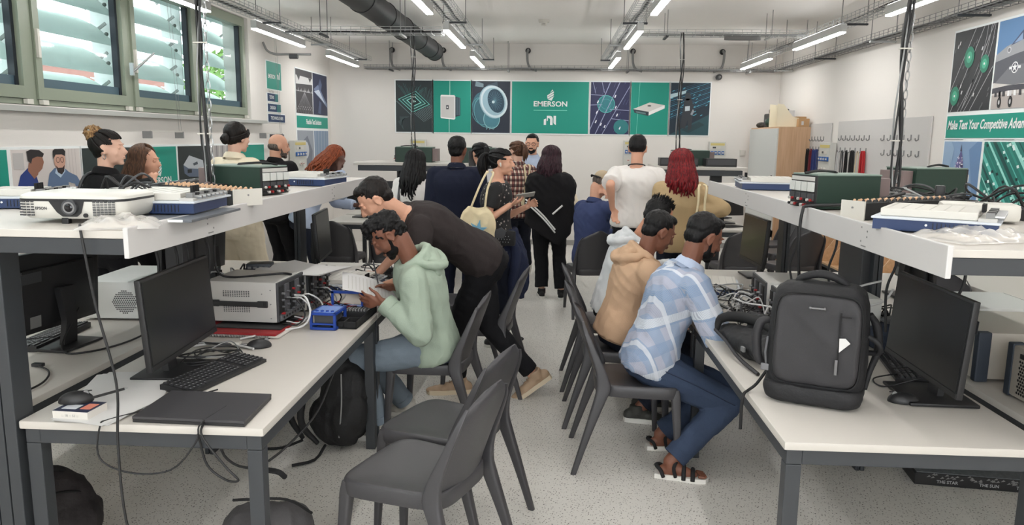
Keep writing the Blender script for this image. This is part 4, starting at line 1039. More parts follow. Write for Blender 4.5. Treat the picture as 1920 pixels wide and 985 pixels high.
# ---------------------------------------------------------------- the people of the photo
def checks(name, base, a, bcol, scale, w1=.5, w2=.5, rot=0.0, thin=None, tilt=0.0):
    """woven check: two crossing band sets + optional thin lines, on object coordinates"""
    m = bpy.data.materials.new(name); m.use_nodes = True; nt = m.node_tree; L = nt.links.new
    b = nt.nodes['Principled BSDF']; b.inputs['Roughness'].default_value = .85; b.inputs['Specular IOR Level'].default_value = .2
    tc = nt.nodes.new('ShaderNodeTexCoord'); mp = nt.nodes.new('ShaderNodeMapping'); mp.inputs['Rotation'].default_value = (0, tilt, rot); L(tc.outputs['Object'], mp.inputs[0])
    sx = nt.nodes.new('ShaderNodeSeparateXYZ'); L(mp.outputs[0], sx.inputs[0])
    def band(src, sc, wd, off=0.0):
        a1 = nt.nodes.new('ShaderNodeMath'); a1.operation = 'MULTIPLY_ADD'; a1.inputs[1].default_value = sc; a1.inputs[2].default_value = off + 50; L(src, a1.inputs[0])
        f = nt.nodes.new('ShaderNodeMath'); f.operation = 'FRACT'; L(a1.outputs[0], f.inputs[0])
        c = nt.nodes.new('ShaderNodeMath'); c.operation = 'LESS_THAN'; c.inputs[1].default_value = wd; L(f.outputs[0], c.inputs[0]); return c.outputs[0]
    xy = nt.nodes.new('ShaderNodeMath'); xy.operation = 'ADD'; L(sx.outputs[0], xy.inputs[0]); L(sx.outputs[1], xy.inputs[1])
    col = None
    def mixc(fac, prev, c, k=1.0):
        mu = nt.nodes.new('ShaderNodeMath'); mu.operation = 'MULTIPLY'; mu.inputs[1].default_value = k; L(fac, mu.inputs[0])
        x = nt.nodes.new('ShaderNodeMix'); x.data_type = 'RGBA'; L(mu.outputs[0], x.inputs[0]); x.inputs[7].default_value = lin(c)
        if prev is None: x.inputs[6].default_value = lin(base)
        else: L(prev, x.inputs[6])
        return x.outputs[2]
    col = mixc(band(xy.outputs[0], scale, w1), None, a, .8)
    col = mixc(band(sx.outputs[2], scale, w2, .3), col, bcol, .75)
    if thin:
        for cc, sc, wd, off, src in thin: col = mixc(band(sx.outputs[2] if src else xy.outputs[0], sc, wd, off), col, cc, .8)
    L(col, b.inputs['Base Color']); return m
BLUECHK = checks('blue_check_cloth', (140, 158, 184), (176, 176, 190), (120, 146, 178), 8.2, .42, .45, .3, [((214, 218, 222), 4.1, .17, .1, 1), ((160, 164, 178), 150, .35, 0, 0), ((204, 208, 216), 5.1, .12, .55, 0)], tilt=.35)
REDCHK = checks('red_check_cloth', (226, 208, 190), (122, 32, 38), (60, 26, 34), 17, .55, .5, .3, [((30, 22, 30), 17, .14, .3, 1), ((30, 22, 30), 17, .14, .5, 0)])
def florals(name):
    m = mat(name, (24, 23, 25), .8); nt = m.node_tree; L = nt.links.new; b = nt.nodes['Principled BSDF']
    v = nt.nodes.new('ShaderNodeTexVoronoi'); v.inputs['Scale'].default_value = 30; tc = nt.nodes.new('ShaderNodeTexCoord'); L(tc.outputs['Object'], v.inputs['Vector'])
    c = nt.nodes.new('ShaderNodeMath'); c.operation = 'LESS_THAN'; c.inputs[1].default_value = .22; L(v.outputs['Distance'], c.inputs[0])
    x = nt.nodes.new('ShaderNodeMix'); x.data_type = 'RGBA'; x.inputs[6].default_value = lin((24, 23, 25)); x.inputs[7].default_value = lin((150, 140, 136)); L(c.outputs[0], x.inputs[0]); L(x.outputs[2], b.inputs['Base Color']); return m
CL = {'black': ccloth('black_cotton', (26, 25, 27)), 'charcoal': ccloth('charcoal_tee', (50, 44, 44)), 'blackp': ccloth('black_trousers', (24, 24, 27)), 'mint': ccloth('mint_hoodie_cloth', (160, 174, 158)),
      'tan': ccloth('tan_hoodie_cloth', (188, 156, 128)), 'palegrey': ccloth('pale_grey_hoodie_cloth', (204, 206, 208)), 'white': ccloth('white_cotton', (226, 222, 218)), 'navy': ccloth('navy_suiting', (25, 29, 46)),
      'cream': ccloth('cream_cotton', (222, 210, 186)), 'lblue': ccloth('light_blue_cotton', (176, 188, 210)), 'blue': ccloth('blue_work_jacket', (62, 72, 108)), 'khaki': ccloth('khaki_cotton', (176, 152, 116)),
      'jeans': ccloth('blue_denim', (56, 68, 90), .85, .22, .3, 400), 'ljeans': ccloth('light_denim', (124, 136, 148), .85, .2, .3, 400), 'dnavy': ccloth('dark_navy_cloth', (30, 34, 46)), 'lgrey': ccloth('grey_marl', (196, 196, 198))}
def pz(h): return .925 * h / 1.75
def stand(label, x, y, face, h, **k):
    return human(label, (x, y, pz(h)), face, h, **k)
SHOE = dict(mat=mat('black_shoe', (30, 30, 32), .5), sole=mat('white_sole', (226, 224, 218), .5))
SHOEB = dict(mat=mat('beige_shoe', (176, 150, 124), .6), sole=mat('cream_sole', (220, 204, 178), .5))
SHOEW = dict(mat=mat('pale_trainer', (196, 192, 184), .6), sole=MATS['white_sole'])
# --- seated and leaning, near
human('person in a black T-shirt and black trousers, bending far over the left desk', (-.43, 4.72, .92), 200, 1.80, neck=(-.885, 4.50, 1.215), chest=202, head=(196, 42, 0), headoff=(-1.045, 4.42, 1.31),
      hands=((-1.00, 4.34, .80), (-1.12, 4.78, .80)), elbow=((.3, -.2, -.1), (.3, .5, .1)), handdir=((-1, -.1, 0), (-1, .2, 0)), palm=((0, 0, -1), (0, 0, -1)), curl=.2,
      feet=((-.60, 4.80, 0, 190), (-.10, 4.78, .06, 195, -32)), knee=((-1, 0, 0), (-1, 0, .2)), skin='light', hair=('short', 'darkbrown'), voxel=.009, hvox=.0065,
      top=dict(mat=CL['charcoal'], sleeve='short', sl=.8, flare=1.1, fit=.020, hem=-.06, wr=.009), pants=dict(mat=CL['blackp'], fit=.015, hem=.93, waist=.05), shoes=SHOEB, bulk=1.12)
human('person in a mint green hoodie seated at the left desk reading a sheet', (-.645, 4.08, .55), 187, 1.70, neck=(-.745, 3.97, 1.03), chest=190, head=(194, 48, 0), headoff=(-.865, 3.93, 1.165),
      hands=((-.85, 3.79, .825), (-.83, 4.06, .85)), elbow=((.35, -.25, -1), (.3, .3, -1)), handdir=((-1, -.05, .12), (-1, -.2, .08)), palm=((.0, .8, .2), (0, -.6, -.6)), curl=(.55, .45),
      feet=((-.93, 3.99, 0, 175), (-.86, 4.36, 0, 165)), skin='brown', hair=('curly', 'black'), beard=True, voxel=.009, hvox=.006,
      top=dict(mat=CL['mint'], sleeve='long', hood=True, fit=.026, hem=-.12, wr=.011, name='hoodie', cuffs=True), pants=dict(mat=CL['ljeans'], fit=.02, hem=.9, cuff=CL['ljeans']), shoes=SHOEW)
def jeans_seam(A):
    b = B()
    for i in (1,):
        k, a, h = A['KN'][i], A['AN'][i], A['HP'][i]; o = V((0, -.082, 0))
        b.tube([h + o + V((.0, -.02, .03)), (h + k) / 2 + V((0, -.087, .035)), k + V((.02, -.080, .02))], .003, 5, smooth=4)
    A['childB'](b, 'seam', mat('jeans_stitch', (30, 42, 66), .8), par=A['pants'])
human('person in a pale blue checked shirt, jeans and black sandals, seated at the right desk', (.53, 3.86, .55), 0, 1.72, neck=(.715, 3.88, 1.03), chest=6, head=(22, 26, 0), headoff=(.785, 3.89, 1.19),
      hands=((.82, 4.00, .80), (.845, 3.83, .80)), elbow=((.2, .6, -.6), (.25, -.6, -.75)), handdir=((-.1, -1, -.05), (-.45, .55, -.05)), palm=((0, 0, -1), (0, 0, -1)), curl=(.5, .7),
      feet=((.62, 3.98, 0, 5), (.62, 3.62, 0, -10)), skin='brown', hair=('short', 'black'), beard=True, voxel=.009, hvox=.0065,
      top=dict(mat=BLUECHK, sleeve='long', cuff=.25, fit=.026, hem=-.14, wr=.010, collar=True, collar_mat=CL['lblue']), pants=dict(mat=CL['jeans'], fit=.021, hem=.88, cuff=CL['jeans']),
      shoes=dict(kind='sandal', mat=BLACKM, sole=MATS['white_sole']), extra=jeans_seam, bulk=1.05)
human('person in a tan hoodie, seated second from the camera at the right desk', (.43, 4.46, .55), 5, 1.72, neck=(.555, 4.46, 1.0), chest=8, head=(20, 28, 0), headoff=(.635, 4.46, 1.145),
      hands=((.86, 4.72, .80), (.86, 4.33, .80)), elbow=((.1, .4, -.6), (.1, -.4, -.8)), handdir=((.3, -.8, 0), (.6, .6, 0)), palm=((0, 0, -1), (0, 0, -1)),
      feet=((.62, 4.6, 0, 0), (.55, 4.38, 0, -5)), skin='brown', hair=('short', 'black'), voxel=.010, hvox=.008,
      top=dict(mat=CL['tan'], sleeve='long', hood=True, fit=.028, hem=-.10, wr=.0085, name='hoodie', cuffs=True, band=CL['tan']), pants=dict(mat=CL['dnavy'], fit=.02), shoes=dict(mat=mat('dark_trainer', (60, 60, 56), .6, var=.3, vscale=60), sole=MATS['white_sole']), bulk=1.05)
human('person in a pale grey hoodie with spiky black hair, seated third at the right desk', (.43, 5.08, .55), 5, 1.70, neck=(.575, 5.08, 1.01), chest=5, head=(14, 30, 0), headoff=(.715, 5.07, 1.175),
      hands=((.86, 5.3, .80), (.86, 4.95, .80)), feet=((.62, 5.2, 0, 0), (.58, 4.98, 0, -5)), skin='tan', hair=('spiky', 'black'), voxel=.011,
      top=dict(mat=CL['palegrey'], sleeve='long', hood=True, fit=.030, hem=-.10, wr=.012, name='hoodie'), pants=dict(mat=CL['blackp'], fit=.02), shoes=SHOE)
def cap_extra(A):
    hl, hs = A['hl'], A['hs']; b = B(); b.ell(hl(0, -.014, .052), (.088 * hs, .102 * hs, .088 * hs), A['HM'], 20, 12)
    me = remesh(b, .008, 1, 'cap')
    for v in me.vertices:
        z = (v.co - A['HC']).dot(A['HM'].col[2])
        if z < .028: v.co += A['HM'].col[2] * (.028 - z)
    c = A['child'](me, 'cap', ccloth('beige_cap', (186, 168, 142)))
    b = B(); b.loft([[hl(x * 1.0, -.085 - .065 * math.cos(x / .07 * 1.3) * q, .028 - .018 * q + dz) for x in [-.07 + .014 * i for i in range(11)]] + [hl(x, -.085 - .065 * math.cos(x / .07 * 1.3) * q, .034 - .018 * q + dz) for x in [.07 - .014 * i for i in range(11)]] for q, dz in ((0.0, 0), (.5, 0), (1, -.004))])
    A['childB'](b, 'cap_peak', BLACKM, par=c)
human('person in a blue jacket and a beige cap worn backwards, seated bowed on a chair', (.40, 7.32, .55), 42, 1.70, neck=(.415, 7.36, 1.07), chest=38, head=(28, 38, 0), headoff=(.475, 7.40, 1.245),
      hands=((.66, 7.62, .72), (.60, 7.30, 1.12)), feet=((.72, 7.75, 0, 30), (.80, 7.5, 0, 20)), elbow=(None, (.4, -.4, -1)), skin='light', hair=('fade', 'grey'), voxel=.012,
      top=dict(mat=CL['blue'], sleeve='long', fit=.032, hem=-.16, wr=.011, collar=True), pants=dict(mat=CL['blackp'], fit=.02), shoes=SHOE, extra=cap_extra, bulk=1.1)
# --- standing, left
def strap_extra(A):
    b = B(); SH = A['SH'][0]; N = A['N']; f, r, sp = A['f1'], A['r1'], A['sp']; p = SH - r * -.045
    b.tube([p - f * .125 - sp * .34, p - f * .155 - sp * .15, p - f * .09 + sp * .045, p + f * .03 + sp * .06, p + f * .12 - sp * .08], .011, 8, smooth=4); A['childB'](b, 'shoulder_strap', DGREY)
def earring(A):
    hl = A['hl']; b = B(); c = hl(.086, -.006, -.052); b.tube([c + V((0, math.cos(t), math.sin(t))) * .016 for t in [2*PI*i/12 for i in range(12)]], .0025, 5, close=True); A['childB'](b, 'earring', SILVER); strap_extra(A)
stand('person in a black top with a messy blonde-streaked bun, near the window wall', -2.90, 4.80, 62, 1.72, sex='f', head=(12, -2, 0), hair=('messybun', 'darkbrown', 'streak'), skin='fair', hands=(None, (-2.74, 5.02, 1.10)), extra=earring,
      top=dict(mat=CL['black'], sleeve='long', fit=.020, collar=True), pants=dict(mat=CL['blackp']), shoes=SHOE, feet=((-3.05, 4.78, 0, 70), (-2.86, 4.74, 0, 60)), voxel=.010)
stand('person with long brown hair and black top, arms folded, behind the one with the bun', -2.97, 5.38, 30, 1.61, sex='f', head=(4, 0, 0), hair=('long', 'brown', .26, .03), skin='light', hands=((-2.72, 5.50, 1.12), (-2.80, 5.20, 1.34)), handdir=(None, (-.3, .6, .8)), curl=.9,
      top=dict(mat=CL['black'], sleeve='long', fit=.018), pants=dict(mat=CL['blackp']), shoes=SHOE, voxel=.011)
stand('person in a cream shirt and cream trousers with a low dark bun, seen from behind', -2.53, 5.95, 72, 1.81, sex='f', head=(62, 4, 0), hair=('bun', 'darkbrown'), skin='fair', hands=((-2.62, 6.15, 1.1), (-2.22, 6.10, 1.12)),
      top=dict(mat=CL['cream'], sleeve='long', fit=.028, collar=True, hem=-.16), pants=dict(mat=CL['cream'], fit=.035, flare=2.2), shoes=SHOE, voxel=.011)
stand('balding person in a black jacket standing behind the left shelf', -2.73, 7.38, 62, 1.72, head=(32, 8, 0), hair=('bald', 'grey'), skin='light', beard='grey',
      top=dict(mat=CL['black'], sleeve='long', fit=.036, collar=True, hem=-.16), pants=dict(mat=CL['blackp']), shoes=SHOE, voxel=.012, bulk=1.1)
human('person with long auburn braids and a light blue shirt, leaning forward', (-2.42, 7.22, .86), 15, 1.66, neck=(-2.215, 7.25, 1.325), chest=5, head=(8, 35, 0), headoff=(-2.10, 7.27, 1.455), hands=((-1.95, 7.42, 1.0), (-2.035, 7.17, 1.36)), handdir=(None, (.2, .3, .9)),
      elbow=(None, (.1, -.3, -1)), sex='f', skin='dark', hair=('braids', 'auburn', .22, V((-.55, -.15, -.82))), top=dict(mat=CL['lblue'], sleeve='long', fit=.026, collar=True), pants=dict(mat=CL['dnavy']), shoes=SHOE, voxel=.012)
# --- standing, middle
stand('person in a white top with long straight black hair and a backpack strap', -1.30, 7.12, 78, 1.57, sex='f', head=(72, 5, 0), hair=('long', 'black', .36, .06), skin='fair', bulk=1.12, extra=strap_extra,
      top=dict(mat=CL['white'], sleeve='long', fit=.026), pants=dict(mat=CL['dnavy']), shoes=SHOE, voxel=.012)
def vent(A):
    b = B(); f, r, sp, P, N = A['f1'], A['r1'], A['sp'], A['P'], A['N']
    b.tube([P - f * .138 + sp * .14, P - f * .150 - sp * .12], .0025, 5); A['childB'](b, 'jacket_vent', mat('navy_seam', (20, 24, 40), .8), par=A['top'])
    b = B(); rg = []
    for hgt, rr in ((.0, .076), (.040, .067)): rg.append([N + r * math.cos(a) * rr + f * (math.sin(a) * rr) + sp * (hgt - .01 * math.sin(a)) for a in [2 * PI * j / 18 for j in range(18)]])
    b.loft(rg, caps=False); A['childB'](b, 'shirt_collar', CL['white'], par=A['top'])
stand('person in a navy blue suit jacket seen from behind, left of the aisle', -.835, 6.6, 86, 1.715, head=(78, 2, 0), hair=('short', 'black'), skin='brown', bulk=1.08, extra=vent,
      hands=((-1.02, 6.70, .86), (-.66, 6.74, .90)), top=dict(mat=CL['navy'], sleeve='long', fit=.034, collar=True, hem=-.30, name='suit_jacket', wr=.005), pants=dict(mat=CL['navy']), shoes=SHOE, voxel=.011)
stand('person in a pale grey top with dark tied hair, photographing with a phone', -.69, 7.36, 112, 1.66, sex='f', head=(120, 4, 0), hair=('ponytail', 'black', .20), skin='light', hands=((-.80, 7.56, 1.385), None), handdir=((-.05, .2, 1), None),
      palm=((.3, 1, 0), None), top=dict(mat=CL['lgrey'], sleeve='long', fit=.026), pants=dict(mat=CL['dnavy']), shoes=SHOE, voxel=.012)
def pony_extra(A):
    f, r, sp, P, body = A['f1'], A['r1'], A['sp'], A['P'], A['body']
    hl = A['hl']; b = B(); b.caps(hl(.088, -.002, -.008), .007, hl(.090, .004, -.032), .004); A['childB'](b, 'earbud', OFFW)
    # denim jacket tied round the waist
    b = B(); ring = []
    for z, rx, ry, dx, dy in ((.10, .16, .12, 0, 0), (.04, .185, .145, .0, 0), (-.08, .175, .14, .06, -.02), (-.22, .15, .11, .10, -.03), (-.36, .13, .08, .12, -.03), (-.46, .10, .05, .13, -.03)):
        ring.append([P + V((dx + rx * math.cos(t), dy + ry * math.sin(t), z)) for t in [2*PI*j/24 for j in range(24)]])
    b.loft(ring); me = remesh(b, .011, 2, 'j'); wrinkle(me, .018, 12, 2.0, (1, 1, .35)); j = A['child'](me, 'tied_jacket', ccloth('dark_denim', (38, 44, 66), .85, .25, .3, 300))
    b = B(); b.tube([P + V((.10, -.13, .06)), P + V((.16, -.17, -.08)), P + V((.13, -.17, -.30)), P + V((.12, -.15, -.42))], [.03, .04, .035, .025], 10, smooth=4); A['childB'](b, 'jacket_sleeve', MATS['dark_denim'], par=j)
stand('person with a black ponytail and black patterned T-shirt, holding a phone', -.43, 6.02, -6, 1.625, sex='f', head=(-4, 2, 0), hair=('ponytail', 'black', .17), skin='light', hands=((-.20, 6.14, 1.13), (-.325, 5.83, 1.165)), elbow=(None, (-.6, -.2, -1)),
      handdir=(None, (1, 0, .38)), palm=(None, (-.2, .3, 1)), curl=.5, extra=pony_extra, top=dict(mat=florals('black_floral_cotton'), sleeve='short', fit=.020, sl=.55, flare=1.1), pants=dict(mat=CL['dnavy'], fit=.016), shoes=SHOE, voxel=.009, hvox=.0065)
stand('person in a red and white checked shirt with a brown ponytail', -.375, 8.32, 118, 1.675, sex='f', head=(128, 6, 0), hair=('ponytail', 'brown', .16), skin='fair',
      top=dict(mat=REDCHK, sleeve='long', fit=.030, collar=True, hem=-.14), pants=dict(mat=CL['dnavy']), shoes=SHOEW, voxel=.012, feet=((-.46, 8.75, 0, 100), (-.26, 8.86, 0, 100)))
def glasses(A):
    hl, hs = A['hl'], A['hs']; b = B()
    for sg in (-1, 1):
        b.tube([hl(sg * .033 + .024 * math.cos(t), .097, .004 + .019 * math.sin(t)) for t in [2*PI*i/12 for i in range(12)]], .0028, 5, close=True); b.tube([hl(sg * .057, .095, .008), hl(sg * .080, .0, .006)], .0025, 5)
    b.tube([hl(-.009, .099, .006), hl(.009, .099, .006)], .0025, 5); A['childB'](b, 'glasses', BLACK)
stand('bearded person with glasses facing the camera at the back of the group', -.25, 9.33, -97, 1.755, head=(-97, 3, 0), hair=('short', 'black'), skin='light', beard=True, extra=glasses,
      top=dict(mat=CL['lblue'], sleeve='long', fit=.024, collar=True), pants=dict(mat=CL['dnavy']), shoes=SHOE, voxel=.009)
def jacket_extra(A):
    P, N, f, r = A['P'], A['N'], A['f1'], A['r1']; glasses(A)
    b = B(); rg = []
    for z, rx, ry in ((-.30, .10, .05), (-.05, .215, .145), (.02, .225, .155), (.20, .235, .165), (.36, .238, .165), (.45, .20, .145), (.485, .12, .11), (.46, .06, .06)):
        rg.append([P + V((rx * 1.14 * math.cos(t) - (.02 if z < 0 else 0), ry * 1.03 * math.sin(t) - .012 - (.02 if z < 0 else 0), z * 1.0)) for t in [2*PI*j/28 for j in range(28)]])
    b.loft(rg[1:]); me = remesh(b, .012, 2, 'j')
    for v in me.vertices:   # slanting lower edge
        q = v.co - P; low = -.05 - .22 * max(0, min(1, (q.x + .25) / .35)) if q.x < .1 else -.27 + .9 * (q.x - .1)
        if q.z < .12: v.co.z = P.z + .12 + (q.z - .12) * (.12 - low) / .17
    wrinkle(me, .012, 9, 1.0); j = A['child'](me, 'draped_jacket', CL['black'])
    W = mat('white_stripe', (230, 230, 228), .7)
    for dz in (0, -.032):
        b = B(); b.tube([P + V((-.25, -.095, .20 + dz)), P + V((-.18, -.160, .15 + dz)), P + V((-.06, -.176, .04 + dz)), P + V((.06, -.168, -.10 + dz))], .0085, 6, smooth=4); A['childB'](b, 'stripe', W, par=j)
    b = B(); b.tube([P + V((.03, -.180, .06)), P + V((.13, -.166, .15))], .011, 6); A['childB'](b, 'stripe', W, par=j)
stand('person with long plum hair, black jacket with white stripes draped over a cream top', -.02, 7.90, 92, 1.615, sex='f', head=(66, 4, 0), hair=('long', 'plum', .23, .05), skin='fair', extra=jacket_extra,
      hands=((-.16, 8.14, .98), (.16, 8.10, .98)), top=dict(mat=CL['cream'], sleeve='long', fit=.026, collar=True), pants=dict(mat=CL['blackp'], fit=.020, flare=1.8), shoes=dict(mat=BLACKM, sole=MATS['white_sole']), voxel=.010, feet=((-.09, 7.93, 0, 96), (.12, 7.88, 0, 84)))
def lanyard(A):
    N, r, f, sp = A['N'], A['r1'], A['f1'], A['sp']; b = B(); b.tube([N + r * math.cos(a) * .074 + f * math.sin(a) * .072 + sp * (.012 - .02 * math.sin(a)) for a in [2*PI*j/20 for j in range(20)]], .0055, 6, close=True); A['childB'](b, 'lanyard', BLACKM)
stand('heavyset person in a white T-shirt and black trousers, hand behind the back', .745, 6.80, 84, 1.745, head=(78, 2, 0), hair=('fade', 'black'), skin='light', bulk=1.1, extra=lanyard,
      hands=((.535, 6.70, 1.08), (.97, 6.95, 1.05)), elbow=((-.25, -1, 0), (.2, -1, 0)), handdir=((.3, -.1, -1), None), palm=((.3, -1, 0), None),
      top=dict(mat=CL['white'], sleeve='short', sl=.85, flare=1.2, fit=.034, sfit=.018, hem=-.02), pants=dict(mat=CL['blackp'], fit=.022), shoes=SHOE, voxel=.010)
stand('person with long dyed red hair and a khaki shirt, arm on the hip', 1.055, 6.30, 88, 1.615, sex='f', head=(92, 4, 0), hair=('long', 'red', .27, .06), skin='light', bulk=1.08,
      hands=((.90, 6.45, .98), (1.15, 6.20, 1.09)), elbow=((-.1, -1, 0), (1, -.5, -.3)), handdir=(None, (-.9, -.15, -.05)), palm=(None, (0, 1, 0)), top=dict(mat=CL['khaki'], sleeve='long', fit=.032, hem=-.18, cuff=.2), pants=dict(mat=CL['dnavy']), shoes=SHOE, voxel=.010)
# ---------------------------------------------------------------- equipment
def place(t, loc, rz): t.location = loc; t.rotation_euler = (0, 0, math.radians(rz)); return t
def monitor(lab, loc, rz, w_=.58, h_=.33, zc=.225, tilt=4, base=(.24, .20)):
    """screen faces local -y, base on z=0"""
    t = thing('computer_monitor', lab, 'monitor', loc, math.radians(rz), 'black computer monitors')
    R = Matrix.Rotation(math.radians(-tilt), 3, 'X'); c = V((0, -.03, zc + .02))
    b = B(); b.box(c, (w_, .022, h_), bev=.004, rot=R); b.box(c + R @ V((0, .022, -.02)), (w_*.8, .03, h_*.75), bev=.012, rot=R); b.box(c + R @ V((0, -.0115, -h_/2 + .012)), (w_*.99, .004, .018), rot=R); b.out('casing', BLACK, t, smooth=35)
    b = B(); b.box(c + R @ V((0, -.0125, .008)), (w_ - .018, .002, h_ - .036), rot=R); b.out('screen', SCREEN, t)
    b = B(); b.box(c + R @ V((w_*.32, .0385, h_*.22)), (w_*.22, .001, .045), rot=R, m=0); b.out('rear_badge', DGREY, t)
    b = B(); b.box(c + R @ V((w_*.28, .0385, -h_*.33)), (.06, .001, .05), rot=R); b.out('rear_label', GREY2, t)
    b = B(); b.loft([[(sx * .04, .02 + sy * .012, 0.01) for sx, sy in ((-1, -1), (1, -1), (1, 1), (-1, 1))], [(sx * .032, .035 + sy * .014, .12) for sx, sy in ((-1, -1), (1, -1), (1, 1), (-1, 1))], [(sx * .04, .02 + sy * .016, zc + .03) for sx, sy in ((-1, -1), (1, -1), (1, 1), (-1, 1))]]); b.out('stand_neck', BLACK, t, smooth=50)
    b = B(); b.box((0, .0, .007), (base[0], base[1], .012), bev=.004); b.out('stand_base', BLACK, t, smooth=40)
    return t
Z = .742
monitor('large black monitor on the front left desk, behind the keyboard', (-1.49, 2.84, Z), 93, .60, .34, .235, base=(.26, .24))
monitor('black monitor on the left edge desk, seen from behind', (-2.16, 3.16, Z), -96, .54, .35, .24)
monitor('black monitor far along the left desks, behind the leaning person', (-1.63, 5.17, Z), 97, .50, .33, .235)
monitor('large black monitor on the front right desk beside the backpack', (1.43, 2.80, Z), -92, .60, .34, .235, base=(.26, .24))
monitor('black monitor farther along the right desks under the shelf', (1.45, 5.32, Z), -88, .54, .33, .235)
for (x, y, rz, lab) in ((-2.20, 8.75, 0, 'black monitor on the far left desk, leftmost'), (-1.95, 9.40, 12, 'black monitor behind the first on the far left island'), (1.95, 8.75, 20, 'black monitor on the far right desk, left of two'), (2.05, 9.35, -160, 'black monitor on the rear far right desk'), (-2.12, 4.55, -92, 'black monitor behind the white case, near the window wall'), (2.20, 4.70, 90, 'black monitor on the rear right desk, seen from the side'), (-1.98, 3.98, -90, 'black monitor seen under the left shelf beside the post')):
    monitor(lab, (x, y, Z), rz, .50, .30, .22)
KEYC = mat('keycap_black', (40, 40, 43), .5); LEGEND = mat('key_legend', (160, 160, 164), .6)
def keyboard(lab, loc, rz, numpad=True):
    t = thing('keyboard', lab, 'keyboard', loc, math.radians(rz), 'black keyboards'); w_ = .44
    b = B(); b.prism([(-.075, 0), (.075, 0), (.075, .024), (.06, .026), (-.075, .012)], (-w_/2, 0, 0), (0, 1, 0), (0, 0, 1), (w_, 0, 0)); b.out('casing', BLACK, t)
    b = B(); lg = B()
    for r in range(6):
        y = .052 - .0205 * r - (.0 if r else -.006); z = .0245 - .0024 * r + .003
        xs = [-.205 + .0195*i for i in range(15)] + [.092 + .0195*i for i in range(1, 4)] + [.160 + .0172*i for i in range(1, 4) if numpad]
        if r == 5: xs = [x for x in xs if not (-.12 < x < -.02)]; b.box((-.065, y, z), (.11, .016, .008), bev=.002)
        for x in xs: b.box((x, y, z), (.0155, .0165, .008), bev=.0018); lg.faces([(x - .004, y - .002, z + .0042), (x + .001, y - .002, z + .0042), (x + .001, y + .004, z + .0042), (x - .004, y + .004, z + .0042)], [(0, 1, 2, 3)])
    k = b.out('keys', KEYC, t); k['kind'] = 'stuff'; o = lg.out('key_legends', LEGEND, t); o['kind'] = 'stuff'
    return t
keyboard('black keyboard on the front left desk by the monitor', (-1.305, 2.80, Z), 76)
keyboard('black keyboard on the left edge desk behind the turned monitor', (-2.30, 3.26, Z), -86)
keyboard('black keyboard on the right desk between backpack and monitor', (1.50, 3.17, Z), -102)
keyboard('dark keyboard on the left desk behind the grey cases', (-1.55, 4.75, Z), 90)
def mouse(lab, loc, rz):
    t = thing('computer_mouse', lab, 'mouse', loc, math.radians(rz), 'black computer mice')
    b = B(); b.ell((0, 0, .004), (.031, .055, .034), nu=20, nv=14)
    for v in b.bm.verts: v.co.z = max(0, v.co.z)
    b.out('shell', BLACK, t, smooth=60)
    b = B(); b.cyl((-.004, .032, .030), (.004, .032, .030), .009, n=12); b.out('scroll_wheel', GREY2, t, smooth=40)
    b = B(); b.box((0, .025, .036), (.0015, .05, .004)); b.out('button_split', BLACKM, t)
    return t
mouse('black mouse on the left desk beside the red folder', (-1.295, 3.21, Z), -65)
mouse('black mouse lying on the small boxed booklet, front left', (-1.60, 2.375, Z + .035), -70)
mouse('black mouse on the right monitor foot', (1.30, 2.72, Z), 80)
# laptop
t = thing('laptop', 'closed dark laptop at the front edge of the left desk', 'laptop', (-1.165, 2.425, Z), math.radians(-1))
LAP = mat('laptop_grey', (58, 57, 60), .5, var=.03)
b = B(); b.prism([(-.195, -.13), (.185, -.135), (.17, .13), (-.20, .13)], (0, 0, 0), (1, 0, 0), (0, 1, 0), (0, 0, .010)); b.out('base', BLACK, t)
b = B(); b.prism([(-.195, -.132), (.186, -.137), (.171, .13), (-.20, .13)], (0, 0, .0115), (1, 0, 0), (0, 1, 0), (0, 0, .0085)); b.out('lid', LAP, t)
text(t, 'ThinkPad', (.11, -.085, .0205), .022, DGREY, R=Matrix.Rotation(-PI/2, 3, 'X') @ Matrix.Rotation(0, 3, 'Z'), name='lid_lettering', bold=.01)
b = B(); b.cyl((-.12, .125, .008), (-.06, .125, .008), .008, n=8); b.cyl((.06, .125, .008), (.12, .125, .008), .008, n=8); b.out('hinge', BLACK, t)
# papers, booklet
def sheet(lab, loc, rz, w_, d_, n=1, m=PAPER, cat='paper', name='paper_sheet', curl=.0):
    t = thing(name, lab, cat, loc, math.radians(rz))
    for k in range(n):
        b = B(); q = random.uniform(-.15, .15) if k else 0; R = Matrix.Rotation(q, 3, 'Z'); vs = []; nx = 8
        for j in range(2):
            for i in range(nx + 1):
                u = -1 + 2*i/nx; p = R @ V((u * w_/2, (j - .5) * d_, 0)); p.z = .0012 * (k + 1) + curl * u * u * (1 if j else .6); vs.append(p)
        vs += [v + V((0, 0, .0008)) for v in vs]; n0 = 2*(nx+1); fs = []
        for i in range(nx): fs += [(i, i+1, nx+2+i, nx+1+i), (n0+nx+1+i, n0+nx+2+i, n0+i+1, n0+i)]
        b.faces(vs, fs); b.out('sheet', m, t)
    return t
sheet('open white brochure spread beside the big left monitor', (-1.56, 2.60, Z), 12, .30, .42, 3)
sheet('loose printed sheet near the laptop, under the thin cable', (-1.50, 2.40, Z + .004), -8, .21, .28, 2)
t = thing('boxed_booklet', 'small white box with a dark picture cover at the front left corner', 'box', (-1.565, 2.34, Z + .004), math.radians(-4))
b = B(); b.box((0, 0, .014), (.125, .10, .028), bev=.001); b.out('box', WEDGE, t)
b = B(); b.box((0, 0, .0285), (.124, .099, .001)); b.out('cover', mat('dark_cover', (40, 46, 70), .4, var=.4, vscale=40), t)
